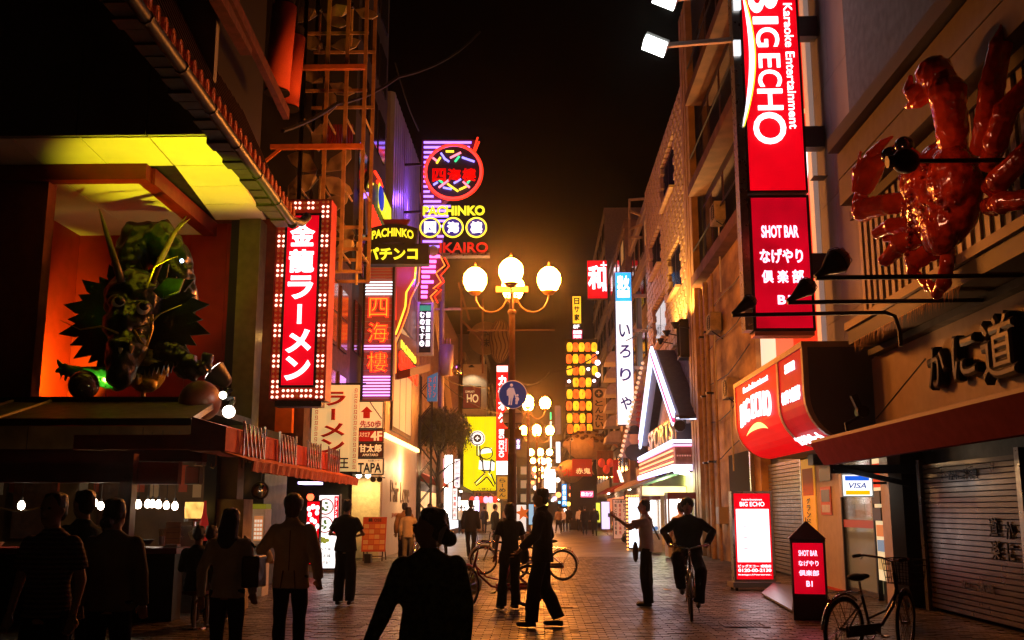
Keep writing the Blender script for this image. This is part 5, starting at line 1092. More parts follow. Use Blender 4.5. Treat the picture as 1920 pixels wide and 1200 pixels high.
# ================================================================== far signs, right of the lamps
E_cyan = emi('cyan_face_lit', (.03, .35, .9), 1.6, True); E_pk = emi('pink_face_lit', (1, .12, .25), 2.2, True)
litbox('white_street_signboard', 'big glaring white signboard in the middle of the far lights', 'sign', (1020, 880, 1042, 924), 110, emi('glaring_board', (1, .85, .85), 5, True, .4, 1.), .5)
litbox('blue_upright_sign', 'tall bright blue upright sign at the far end of the street', 'sign', (1053, 907, 1063, 950), 120, E_cyan, .4, '銀行案内', E_white)
litbox('pale_yellow_sign', 'pale yellow lit box sign under the blowfish lantern', 'sign', (1077, 895, 1092, 915), 84, emi('pale_yellow_lit', (1, .80, .25), 2, True))
litbox('purple_text_sign', 'white and purple upright text sign right of the pale yellow box', 'sign', (1094, 889, 1107, 914), 82, emi('plum_lit', (.12, .02, .12), .8), .3, '味処酒', E_white)
litbox('pink_neon_sign', 'pink-red neon name board under the purple text sign', 'sign', (1088, 920, 1113, 933), 78, E_pk, .3, '串カツ', E_white, False)
litbox('small_white_box_sign', 'small white lit box sign beside the red wooden front', 'sign', (1120, 877, 1126, 887), 70, E_white_l)
litbox('small_white_box_sign', 'slim white lit box sign just right of another small white one', 'sign', (1127, 874, 1131, 889), 69, E_white_l)
litbox('lime_panel', 'lime yellow lit panel behind the dark couple', 'sign', (1117, 942, 1126, 980), 76, emi('lime_lit', (.7, .85, .08), 1.5))
litbox('drink_machine', 'blue-topped white glowing vending machine beside the woman in beige', 'vending machine', (1127, 940, 1144, 993), 62, emi('machine_lilac', (.75, .62, 1), 1.8, True))
litbox('amber_panel_sign', 'amber lit panel on the far left behind the lamps', 'sign', (1000, 935, 1010, 950), 100, E_neon_or)
litbox('green_strip_sign', 'thin green and white upright strip sign above the far lamps', 'sign', (1031, 773, 1034, 787), 95, E_neon_gr, rim=.005)
litbox('green_strip_sign', 'thin white upright strip sign between the third and fourth lamps', 'sign', (1031, 790, 1034.5, 840), 94, E_white_l, rim=.005)
litbox('grey_block_sign', 'faint grey sign block left of the lantern rack', 'sign', (1040, 760, 1052, 815), 105, emi('faint_grey_blue', (.18, .14, .18), .4))
litbox('bluish_white_sign', 'bluish-white upright sign left of the blowfish lantern', 'sign', (1042, 828, 1051, 868), 104, emi('bluish_white_lit', (.75, .85, 1), 2.5))
litbox('indigo_strip_sign', 'indigo strip sign with white letters right of the lamp post', 'sign', (967, 822, 976, 843), 90, emi('indigo_strip_lit', (.08, .1, .5), 1), .3, '会席', E_white)
rs = random.Random(5)
cols = [((1, .3, .08), 'orange'), ((1, .08, .05), 'red'), ((.55, .4, 1), 'violet'), ((1, .85, .7), 'white'), ((.2, .5, 1), 'blue'), ((1, .7, .1), 'yellow')]
spots = [(1004, 915, 3), (1010, 900, 0), (1046, 900, 3), (1047, 928, 0), (1006, 930, 1), (1049, 942, 4), (1070, 928, 0), (1066, 945, 5), (1084, 948, 0), (1097, 943, 2), (1107, 942, 3), (1118, 940, 2), (1083, 905, 3), (1012, 948, 3), (1040, 935, 2), (1026, 935, 0), (1074, 915, 1), (1100, 955, 5), (1019, 865, 3), (1030, 872, 3), (1036, 938, 3), (1002, 890, 1), (999, 905, 0), (1023, 945, 5), (868, 932, 3), (876, 935, 0), (842, 985, 3), (1058, 958, 3)]
for i, (px, py, k) in enumerate(spots):
    Y = rs.uniform(85, 150); p = PY(px, py, Y); r_ = rs.uniform(.16, .3); c_, nm = cols[k]
    m = MB(); m.lathe([(r_*.4, -r_), (r_, -r_*.4), (r_, r_*.5), (r_*.5, r_)], p, 8)
    rank = sorted([q for q in spots if q[2] == k]).index(spots[i])
    tag(m.build('far_lamp', emi('far_%s_light' % nm, c_, 5), smooth=True), 'small %s light, %s of its colour from the left among the far street lights' % (nm, ORD[rank]), 'light', 'small coloured lights down the street')
# ------------------------------------------------------------------ red and cream brush signs
f = face(1101, 488, 1139, 560, 78); t = lightbox('red_roof_sign', 'square red roof sign with a white brush character Wa', 'sign', f, .5, E_red, M_dark, rim=.03)
text(f, '和', E_white, t, f.W*.48, f.H*.55, f.W*.9, f.H*.62, bold=.05); text(f, '民', E_white, t, f.W*.85, f.H*.28, f.W*.22, f.H*.2, bold=.04); text(f, '十', E_white, t, f.W*.82, f.H*.86, f.W*.3, f.H*.2, bold=.05)
f = face(1073, 555, 1090, 607, 79); t = lightbox('amber_upright_sign', 'amber upright sign with black brush letters above the lantern rack', 'sign', f, .4, emi('amber_face_lit', (1, .55, .03), 1.5, True, .3, .8), M_dark, rim=.03); vtext(f, '日サ家', M_ink, t, f.W*.5, f.H*.96, f.H*.08, f.W*.6, bold=.05)
f = face(1073, 608, 1092, 617, 79); t = thing('floor_label', 'tiny white 8F floor mark between the amber and pink signs', 'sign', foot(f)); m = MB(); f.box(m, 0, f.W, 0, f.H, -.3, 0); m.build('board', M_black, t); text(f, '8F', E_white, t, f.W*.4, f.H*.5, f.W*.6, f.H*.8, bold=.03)
f = face(1073, 618, 1092, 636, 79); t = lightbox('pink_upright_sign', 'small crimson sign with blurred white letters on top of the lantern rack', 'sign', f, .4, emi('crimson_lit', (.9, .02, .12), 1), M_dark, rim=.02); text(f, '居酒屋', E_white, t, f.W*.5, f.H*.72, f.W*.85, f.H*.4, bold=.04); text(f, '笑笑', E_white, t, f.W*.5, f.H*.28, f.W*.8, f.H*.35, bold=.05)
# ------------------------------------------------------------------ lantern rack
RYc = 78.; rk = thing('lantern_rack', 'dark rack of eight shelves carrying rows of yellow and orange lanterns', 'rack', (PY(1090, 800, RYc).x, RYc+.4, 0))
a, b, c_, d = RY(1060, 636, 1121, 812, RYc+.5); MB().box(a, b, RYc+.45, RYc+.8, c_, d).build('back_board', mat('rack_back', (.05, .025, .015), .7), rk); MB().box(a+.3, b-.2, RYc+.5, RYc+.8, 0, c_).build('support', M_dark, rk)
rowsL = [(651, [1068, 1079, 1090.5, 1102, 1114], 'yoyoy'), (673, [1067, 1079, 1091, 1103, 1114], 'oyoyo'), (695, [1068, 1079.5, 1091.5, 1115], 'yoyy'), (717, [1079.5, 1091.5, 1103.5], 'yoy'), (739, [1068, 1080, 1091.5, 1103], 'yoyo'), (761, [1067, 1080, 1092, 1104], 'oyoy'), (784, [1068, 1080, 1092, 1104.5], 'yoyo'), (804, [1069, 1081, 1092, 1105], 'oyoy')]
E_ly = emi('yellow_lantern_paper', (1, .58, .02), 1.6, True, .35, 2.2); E_lo = emi('orange_lantern_paper', (1, .15, .015), 1.5, True, .35, 2.2)
lm = MB().lathe([(.10, -.36), (.16, -.34), (.215, -.22), (.205, -.20), (.232, -.08), (.222, -.06), (.235, .06), (.222, .08), (.222, .20), (.20, .22), (.16, .34), (.10, .36)], (0, 0, 0), 12)
cm = MB().lathe([(.10, .361), (.10, .40)], (0, 0, 0), 8).lathe([(.10, -.40), (.10, -.361)], (0, 0, 0), 8)
mk = MB().box(-.02, .02, -.242, -.234, -.07, .08); mcap = mk_mesh('cap', cm, M_black, False); mmark = mk_mesh('brush_mark', mk, M_ink, False)
me_l = {'y': mk_mesh('shade', lm, E_ly), 'o': mk_mesh('shade', lm, E_lo)}
for ri, (py, pxs, cs) in enumerate(rowsL):
    z = PY(1090, py, RYc).z; MB().box(a, b, RYc-.05, RYc+.44, z-.47, z-.42).build('shelf', M_dark, rk)
    for ci, (px, c__) in enumerate(zip(pxs, cs)):
        p = PY(px, py, RYc); t = thing('paper_lantern', '%s lantern, %s from the left in the %s row of the lantern rack' % ({'y': 'yellow', 'o': 'orange'}[c__], ORD[ci], ORD[ri]), 'lantern', p, 'paper lanterns on the rack')
        inst('shade', me_l[c__], t, p); inst('cap', mcap, t, p); inst('brush_mark', mmark, t, p+V((.04, 0, 0)))
for i, (px, py, r_) in enumerate(((1120, 661, .10), (1120.5, 680, .20), (1103, 692, .12), (1121, 703, .18), (1067, 715, .12), (1114, 714, .12))):
    p = PY(px, py, RYc-.2); tag(MB().ball(p, r_, 12, 8).build('white_lamp', emi('lilac_white_lamp', (1, .75, .95), 9), smooth=True), ['small', 'largest', 'faint', 'second largest', 'violet', 'violet-white'][i]+' round lamp at the lantern rack, %s' % ['right of the top row', 'right of the second row', 'in the gap of the third row', 'right of the third row', 'at the street end of the fourth row', 'at the inner end of the fourth row'][i], 'lamp')
# cream sign with emblem
f = face(1111, 727, 1138, 806, 72); t = lightbox('emblem_sign', 'grey-cream upright sign with black round emblem and brush kana beside the lanterns', 'sign', f, .3, mat('cream_board', (.40, .30, .20), .6), M_dark, rim=.04)
c_ = f.q(.45, .86, .01); MB().lathe([(.31, 0), (.31, .015)], c_, 22, 'y').build('emblem', M_ink, t); g_ = Fr(c_+V((-.2, -.02, -.2)), (1, 0, 0), (0, 0, 1), .4, .4); text(g_, '+', MATS['cream_board'], t, .2, .2, .34, .34, bold=.04)
vtext(f, 'とんたい', M_ink, t, f.W*.45, f.H*.72, f.H*.04, f.W*.55, bold=.03)
# ------------------------------------------------------------------ blowfish lanterns
def fish(label, px0, py0, px1, py1, Y, spots=True):
    a, b, c_, d = RY(px0, py0, px1, py1, Y); cx, cz = (a+b)/2, (c_+d)/2; rx, rz = (b-a)/2, (d-c_)/2; ce = V((cx, Y, cz))
    t = thing('blowfish_lantern', label, 'fish lantern', V((cx, Y, c_)))
    m = MB(); m.ball(ce, (rx*.86, rx*.75, rz), 22, 14); m.tube([ce+V((rx*.6, 0, 0)), ce+V((rx*.95, 0, rz*.1)), ce+V((rx*1.05, 0, rz*.2))], [rz*.6, rz*.25, rz*.12], 10); m.tube([ce+V((-rx*.8, -.1, rz*.05)), ce+V((-rx*.98, -.1, rz*.10))], [rz*.3, rz*.2], 10)
    blob(m, 'body', mat('fish_paper', (.34, .24, .13), .6, nz=.2, scale=3, bump=.1), t, .07, 3)
    for k in range(9): 
        pts = []; a0 = PI*.15+k*PI*.7/8
        for j in range(9): th = PI*.5+j*PI*.48/8; pts.append(ce+V((-math.cos(a0)*math.sin(th)*rx*.88, -math.sin(a0)*math.sin(th)*rx*.77, math.cos(th)*rz*1.02)))
        MB().tube(pts, .018, 4).build('rib', mat('fish_rib', (.3, .2, .1), .6), t)
    if spots:
        for k in range(16):
            th = random.uniform(.5, 1.35); a_ = PI+.25+k*(PI-.5)/15; q = ce+V((math.cos(a_)*math.sin(th)*rx*.87, math.sin(a_)*math.sin(th)*rx*.77, math.cos(th)*rz*1.01)); MB().ball(q, (.17, .10, .12), 8, 6).build('spot', mat('fish_spot', (.06, .025, .012), .6), t, smooth=True)
    q = ce+V((-rx*.05, -rx*.78, rz*.15)); m = MB()
    for k in range(6): m.prism([q, q+V((.45, -.12, .32-.13*k)), q+V((.45, -.12, .24-.13*k))], (0, -.03, 0))
    m.build('fin', mat('fish_fin', (.35, .18, .07), .6), t)
    q = ce+V((rx*1.0, 0, rz*.2)); m = MB(); m.prism([q+V((-.1, 0, 0)), q+V((.45, 0, .5)), q+V((.3, 0, .0)), q+V((.5, 0, -.4))], (0, .06, 0)); m.build('tail', MATS['fish_fin'], t)
    q = ce+V((-rx*.62, -rx*.48, rz*.35)); o = MB().ball(q, .13, 12, 8).build('eye', MATS['eye_white'], t, smooth=True); MB().ball(q+V((-.03, -.08, 0)), .08, 10, 6).build('pupil', M_black, o, smooth=True)
    MB().tube([ce+V((0, 0, rz)), ce+V((0, 0, rz+1.2))], .03, 5).build('hanger', M_rope, t); return t, ce, rx, rz
fish('huge spotted blowfish lantern hanging under the lantern rack', 1055, 807, 1146, 864, 70)
t, ce, rx, rz = fish('lower blowfish lantern with Zubo lettering beside the red curtain', 1040, 862, 1100, 905, 66, False)
g_ = Fr(ce+V((-rx*.8, -rx*.78, -rz*.6)), (1, 0, 0), (0, 0, 1), rx*1.2, rz); text(g_, 'づぼ', M_redink, t, g_.W*.5, g_.H*.45, g_.W*.62, g_.H*.7, bold=.04)
m = MB(); f = face(1073, 860, 1110, 893, 64.8); N = 12
for i in range(N): f.box(m, f.W*i/N, f.W*(i+1)/N, 0, f.H, -.03+.02*math.sin(i*1.7), .02*math.sin(i*1.7))
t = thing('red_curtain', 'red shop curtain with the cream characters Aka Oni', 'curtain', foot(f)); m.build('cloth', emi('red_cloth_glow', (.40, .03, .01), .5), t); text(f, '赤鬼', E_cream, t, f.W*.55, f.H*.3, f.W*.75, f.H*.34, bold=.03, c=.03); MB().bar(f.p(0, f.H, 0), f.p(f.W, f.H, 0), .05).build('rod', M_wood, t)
# ------------------------------------------------------------------ tall white upright sign いろりや
f = face(1155, 510, 1187, 797, 53.5); t = lightbox('white_upright_sign', 'tall white upright lightbox with navy Iroriya kana and a blue head', 'sign', f, .45, emi('blue_white_face', (.98, .97, 1), 1.9, True), mat('blue_case', (.05, .12, .5), .4), rim=.03)
m = MB(); f.box(m, .035, f.W-.035, f.H*.805, f.H*.995, .001, .02); m.build('blue_head', emi('sky_blue_lit', (.03, .45, 1), 1.5, True, .4, 1.2), t); text(f, '炭火', E_white, t, f.W*.5, f.H*.925, f.W*.75, f.H*.10, bold=.07, rot=0, c=.022); m = MB(); f.box(m, .12, f.W-.12, f.H*.83, f.H*.875, .021, .03); m.build('head_bar', E_white, t)
for ch, py in (('い', 622), ('ろ', 661), ('り', 704), ('や', 757)): text(f, ch, emi('navy_letters', (.05, .03, .22), .6), t, f.W*.52, f.H*(1-(py-510)/287), f.W*.66, f.H*.085, bold=.03)
for py in (555, 620, 690): q = PY(1187, py, 53.7); MB().bar(q, (5.9, 53.7, q.z), .18).build('bracket', mat('grey_bracket', (.3, .25, .22), .6), t)
m = MB(); q0 = PY(1193, 560, 53.9); MB().box(q0.x, q0.x+.28, 53.9, 54.4, 4.4, q0.z+.4).build('side_panel', mat('pale_teal_panel', (.2, .26, .25), .3), t)
plamp('sign_spill', f.q(.5, .4, 1), (.9, .92, 1), 40, .4, t)
# stepped pale balconies / awnings
bt = thing('balcony_column', 'stack of rounded pale balcony awnings behind the white upright sign', 'awnings', (5.3, 60, 8))
for k in range(6):
    py = 668+k*30; q = PY(1149, py, 60); m = MB(); m.prism([q+V((-.45, 0, -.35)), q+V((.5, 0, -.35)), q+V((.5, 0, .35)), q+V((-.1, 0, .3)), q+V((-.35, 0, .05))], (0, 2.2, 0)); m.build('awning', M_bD, bt, bevel=.04)
# karaoke ranch slanting banner
kb = thing('slanted_banner', 'slanted grey banner reading karaoke ranch, its sloping edge set with bulbs', 'banner', PY(1185, 858, 49)); Yk = 49.5
m = MB(); m.prism([PY(1206, 685, Yk), PY(1207, 858, Yk), PY(1165, 858, Yk), PY(1185, 775, Yk)], (0, .3, 0)); m.build('board', mat('grey_lilac_board', (.36, .26, .27), .6, nz=.15), kb)
f = face(1190, 735, 1204, 805, Yk-.02); vtext(f, 'カラオケ牧場', M_redink, kb, f.W*.5, f.H, 0, f.W*.7, bold=.02)
mbb = mk_mesh('bulb', MB().ball((0, 0, 0), .085, 8, 6), emi('small_pearl_bulb', (1, .7, .45), .9))
for k in range(20): q = PY(1206-(41)*k/19-1, 685+173*k/19-4, Yk-.1); inst('bulb', mbb, kb, q)
m = MB(); p = PY(1190, 815, Yk-.06)      # plain wide hat on a plain dark shape
m.ball(p+V((0, 0, .12)), (.48, .05, .10), 14, 6); m.ball(p+V((0, 0, .25)), (.24, .05, .22), 12, 6); m.ball(p+V((.05, 0, -.85)), (.55, .05, .42), 12, 6); m.build('hat_print', M_ink, kb)
MB().ball(p+V((0, .01, -.2)), (.27, .04, .33), 12, 8).build('round_print', mat('peach_print', (.5, .33, .22), .6), kb)
# ================================================================== woven brick building
RX = 5.6
M_wov = mat('sand_block', (.50, .34, .16), .45, nz=.3, scale=2, bump=.2, spec=.6); M_wovb = mat('block_joint_brown', (.13, .07, .03), .8, nz=.3)
wb = thing('woven_brick_building', 'sand building with woven raised brick pattern and dark set-in windows', 'building', (9, 43, 0))
yw0, yw1 = 36.6, 50.6; zwt = PX(1300, 92, RX).z; zwb = 8.1
MB().box(RX+.08, RX+8, yw0, yw1, 0, zwt).build('wall', M_wovb, wb)
def SR(px, py, c=0.): return PX(px, py, RX-c)
wins = []
for (x0, y0_, x1, y1_) in ((1257, 300, 1280, 262), (1263, 500, 1287, 462), (1231, 580, 1252, 540), (1262, 340, 1280, 305)): pass
for (ya, yb_, za, zb__) in ((40.0, 43.6, 14.6, 16.4), (39.0, 41.8, 10.2, 12.0), (43.8, 48.0, 9.0, 10.8), (45.0, 48.5, 12.6, 14.2)): wins.append((ya, yb_, za, zb__))
blocks = []; r = 0; z = zwb
while z < zwt-.3:
    y = yw0+(0 if r % 2 else -.36)
    while y < yw1-.1:
        a, b = max(y, yw0), min(y+.56, yw1)
        if b-a > .15 and not any(b > w_[0]-.05 and a < w_[1]+.05 and z+.27 > w_[2]-.05 and z < w_[3]+.05 for w_ in wins): blocks.append((RX-.10, RX+.075, round(a, 3), round(b, 3), z, z+.26))
        y += .72
    z += .33; r += 1
blocks.sort(key=lambda q: (q[4] > 13, q[2])); pieces('block', blocks, M_wov, wb, 300, 'blocks')
for ya, yb_, za, zb__ in wins:
    o = MB().box(RX+.0, RX+.079, ya, yb_, za, zb__).build('window', mat('deep_brown_frame', (.05, .03, .02), .5), wb)
    for k in range(2): MB().box(RX-.012, RX-.001, ya+.1+(yb_-ya)/2*k, ya+(yb_-ya)/2*(k+1)-.1, za+.1, zb__-.1).build('pane', mat('dark_glass', (0, 0, 0)), o)
    MB().box(RX-.25, RX-.002, ya-.1, yb_+.1, za-.12, za-.01).build('sill', M_wov, wb)
for k in range(34): MB().box(RX+.02, RX+.079, yw0, yw1, 4.6+k*.1, 4.6+k*.1+.085).build('course', mat('umber_siding', (.13, .06, .03), .7, nz=.3), wb)
q = thing('wall_lamp', 'dark box wall lamp on the brick wall above the neon gable', 'lamp', SR(1298, 650)); p = BASE[q.name]
m = MB(); 
for a_ in (-.45, .35): m.box(p.x-.5, p.x-.0, p.y+a_, p.y+a_+.08, p.z-.4, p.z+.9)
m.box(p.x-.5, p.x, p.y-.45, p.y+.43, p.z+.85, p.z+.95); m.box(p.x-.5, p.x, p.y-.45, p.y+.43, p.z-.45, p.z-.36); m.build('cage', M_black, q)
for k, (px, py) in enumerate(((1230, 640), (1242, 625), (1258, 610))):
    p = PX(px+8, py, RX-.8); t = thing('brick_uplight', 'small spotlight %s on the edge below the woven bricks' % ['farthest', 'middle one', 'nearest'][k], 'spotlight', p, 'spotlights under the woven bricks'); MB().lathe([(.05, -.12), (.16, .08), (.17, .1)], p, 10).build('shade', M_dark, t); MB().bar(p, p+V((.5, 0, -.1)), .04).build('arm', M_dark, t)
    plamp('uplight', p+V((-.1, 0, .15)), (1, .50, .14), 1500, .1, t, 130, p+V((.35, 0, 3)))
# ================================================================== roof clutter, blocks behind the brick building
st = thing('roof_frame', 'small steel frame tower on the roof left of the woven brick building', 'roof frame', PX(1203, 560, 6)); 
for q in (((1180, 375), (1180, 480)), ((1215, 372), (1215, 480)), ((1178, 375), (1218, 372)), ((1180, 395), (1216, 410)), ((1180, 430), (1218, 415)), ((1178, 445), (1216, 445))): MB().bar(PY(*q[0], 56), PY(*q[1], 56), .12).build('strut', M_cream_steel, st)
# ================================================================== tan weathered building
tn = thing('tan_building', 'weathered tan building with pipes, dark upper windows and long ledges', 'building', (9, 31, 0))
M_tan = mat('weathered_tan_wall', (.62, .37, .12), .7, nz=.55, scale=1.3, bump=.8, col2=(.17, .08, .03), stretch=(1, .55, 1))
ya, yb_ = 26.3, 36.55
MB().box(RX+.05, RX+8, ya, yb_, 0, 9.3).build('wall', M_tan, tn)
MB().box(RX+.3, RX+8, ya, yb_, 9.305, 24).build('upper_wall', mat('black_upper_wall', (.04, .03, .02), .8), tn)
for z in (9.1, 12.4, 15.8): MB().box(RX-.3, RX+.28, ya, 34.6, z, z+.35).build('ledge', mat('rusty_ledge', (.15, .06, .02), .6, nz=.5, scale=2), tn)
for z in (9.8, 13.2, 16.6):
    for k in range(4): a = ya+.2+k*2.1; o = MB().box(RX+.2, RX+.29, a, a+1.9, z, z+2.2).build('window', M_wood, tn); MB().box(RX+.18, RX+.198, a+.08, a+1.82, z+.08, z+2.1).build('pane', mat('dark_glass', (0, 0, 0)), o)
    MB().box(RX-.2, RX-.16, ya, 34.6, z+.6, z+.64).build('railing', M_dark, tn)
for k, (a, w_) in enumerate(((34.7, .5), (35.4, .35), (35.95, .5))): MB().box(RX-.18, RX+.048, a, a+w_, 0, 20).build('pilaster', mat('tan_pilaster', (.42, .25, .10), .6, nz=.4, scale=2), tn)
for a, r_ in ((33.9, .07), (32.9, .09), (31.6, .05)): MB().tube([(RX-.1, a, 0), (RX-.1, a, 8.9)], r_, 8).build('pipe', mat('tan_pipe', (.38, .24, .12), .5, nz=.3), tn)
for z in (3.0, 5.2, 7.2):
    for a in (33.9, 32.9): MB().box(RX-.2, RX+.04, a-.12, a+.12, z, z+.06).build('pipe_clip', M_dark, tn)
MB().box(RX+.03, RX+.049, 27.2, 30.6, 0, 3.1).build('dark_doorway', mat('doorway_black', (.004, .004, .004), .9), tn)
MB().box(RX-.06, RX+.048, 27.05, 27.19, 0, 3.1).build('door_jamb', M_steel, tn)
for k, (a, z) in enumerate(((28.3, 4.6), (30.6, 6.9), (29.2, 10.0))):
    t = thing('air_conditioner', ('dusty air conditioner low on the tan wall behind the SHOT BAR sign', 'dusty air conditioner high on the tan wall beside the pipes', 'air conditioner on the long ledge of the dark upper windows')[k], 'air conditioner', (RX-.2, a, z)); b_ = MB().box(RX-.36, RX-.02, a, a+.85, z, z+.58); b_.build('case', mat('dusty_ac_case', (.34, .27, .18), .6, nz=.4, scale=6), t, bevel=.02)
    MB().tube(ring((RX-.37, a+.30, z+.29), .22, (0, 1, 0), (0, 0, 1), 18), .012, 5, closed=True).build('fan_ring', M_dark, t)
    for j in range(7): MB().box(RX-.375, RX-.362, a+.08, a+.52, z+.08+j*.065, z+.095+j*.065).build('grille_slat', M_dark, t)
    MB().bar((RX-.3, a+.1, z-.02), (RX+.02, a+.1, z-.25), .03).build('bracket', M_dark, t); MB().tube([(RX-.1, a+.8, z+.1), (RX-.08, a+.95, z-.3), (RX-.08, a+.95, z-2.0)], .025, 6).build('hose', M_white_case, t)
for k in range(5):
    pts = [(RX-.06, 26.5+j*1.6, 3.4+k*1.15+.12*math.sin(j*1.4+k)-.08*j) for j in range(7)]; MB().tube(pts, .018, 4).build('wall_cable', M_rope, tn)
m = MB().box(RX-.25, RX+.045, 31.0, 31.5, 1.1, 1.6).build('meter_box', mat('grey_meter', (.35, .3, .22), .5), tn)
# ================================================================== neon gable and game centre canopy
gx = 4.86
gc = thing('game_centre', 'game centre front with neon edged gable, neon canopy bands and white awning light', 'arcade front', (5.2, 42, 0))
def G(px, py, c=0.): return PX(px, py, gx-c)
A0, A1, A2 = G(1207, 826), G(1233, 668), G(1273, 780)
A1 = V((gx, (A0.y*.52+A2.y*.48), 7.9)); A0.z = 4.55; A2.z = 4.62
for P0, P1, in ((A0, A1), (A1, A2)):
    m = MB(); d = (P1-P0).normalized(); m.bar(P0, P1, .30, .30); m.build('gable_trim', mat('lilac_trim', (.35, .33, .42), .5), gc)
    for k, (o_, mm) in enumerate(((.26, E_neon_wh), (.10, E_neon_wh), (-.08, emi('hot_red_neon', (1, .03, .12), 3)), (-.22, E_neon_wh))):
        s_ = V((0, -d.z, d.y)) if P0 is A0 else V((0, -d.z, d.y)); MB().tube([P0+V((-.19, 0, 0))+s_*o_*(-1 if P0 is A0 else 1)*(-1), P1+V((-.19, 0, 0))+s_*o_*(-1 if P0 is A0 else 1)*(-1)], .055, 6).build('neon_tube', mm, gc)
m = MB(); m.prism([A1+V((0, 0, .02)), A1+V((.74, 0, .02)), A2+V((.74, -.05, 0)), A2+V((0, -.05, 0))], (0, -.10, .10)); m.build('gable_roof', mat('dark_gable_roof', (.05, .035, .025), .7, nz=.3), gc)
m = MB(); m.prism([A1+V((0, 0, .02)), A1+V((.74, 0, .02)), A0+V((.74, .05, 0)), A0+V((0, .05, 0))], (0, .10, .10)); m.build('gable_roof', MATS['dark_gable_roof'], gc)
m = MB(); m.prism([A1+V((.5, 0, -.3)), A0+V((.5, -.2, 0)), A2+V((.5, .2, 0))], (.1, 0, 0)); m.build('gable_wall', mat('pale_gable_wall', (.45, .35, .26), .6, nz=.15), gc)
MB().tube([(gx-.1, A2.y, 4.65), (5.55, A2.y-.05, 4.62)], .03, 6).build('neon_tube', E_neon_wh, gc)
MB().lathe([(.1, -.2), (.22, 0), (.2, .1)], A2+V((.0, -.1, -.25)), 10, 'y').build('black_lamp', M_black, gc)
# parapet with glinting foil letters
MB().box(gx+.12, 5.55, 37.2, 46.5, 4.02, 4.95).build('sign_parapet', mat('dark_parapet', (.07, .06, .06), .5), gc)
f = Fr((gx+.115, 46.3, 4.05), (0, -1, 0), (0, 0, 1), 8.8, .85); text(f, 'SPORTS', emi('tinsel_letters', (1, .50, .18), .3, base=(.5, .4, .3), rough=.2), gc, f.W/2, f.H/2, f.W*.96, f.H*.95, bold=.01)
# canopy box
zc0, zc1 = 2.95, 3.95; yc0, yc1 = 36.7, 49.6
MB().box(gx, 5.55, yc0, yc1, zc0+.1, zc1-.12).build('canopy', mat('canopy_brick_red', (.32, .12, .08), .6, nz=.3, scale=6), gc)
for k, (z, mm, rr) in enumerate(((zc1-.02, E_neon_wh, .045), (zc1-.16, emi('pink_white_neon', (1, .35, .6), 3.4, True), .03), (zc0+.10, E_neon_wh, .04), (zc0-.0, emi('violet_white_neon', (.55, .45, 1), 4.2, True), .045))):
    MB().tube([(gx-.08, yc1, z), (gx-.08, yc0-.06, z), (5.55, yc0-.06, z)], rr*1.5, 6).build('neon_tube', mm, gc)
for k, z in enumerate((3.22, 3.42, 3.62)): MB().tube([(gx-.05, yc1-.2, z), (gx-.05, yc0+.3, z)], .035, 6).build('neon_tube', emi('peach_neon', (1, .42, .20), 2.6, True), gc)
mbb2 = mk_mesh('bulb', MB().ball((0, 0, 0), .035, 6, 4), emi('tiny_rose_bulb', (.8, .3, .25), .6))
for k in range(26): inst('bulb', mbb2, gc, (gx-.03, yc0+.4+k*.48, 3.32))
for k in range(7): inst('bulb', mbb2, gc, (gx+.08+k*.09, yc0-.02, 3.42))
# awning folded under and yellow-white soffit lights
m = MB(); m.prism([(5.5, yc1, 3.0), (3.9, yc1, 2.45), (3.9, yc1, 2.38), (5.5, yc1, 2.9)], (0, yc0+2-yc1, 0)); m.build('awning', M_awg, gc)
for k in range(2): MB().tube([(4.9+.3*k, 37.2+k*.8, 2.86), (5.5, 38+k*.8, 2.86)], .06, 8).build('tube_lamp', emi('lilac_tube_hot', (.85, .75, 1), 7, True), gc)
MB().box(5.50, RX+.0, 36.8, 50, 0, 2.85).build('back_wall', mat('lime_cream_wall', (.55, .55, .22), .5), gc)
plamp('canopy_light', (4.7, 38.5, 2.6), (.95, .95, .45), 240, .3, gc); plamp('neon_spill', (4.0, 37, 3.4), (.75, .6, 1), 50, .3, gc)
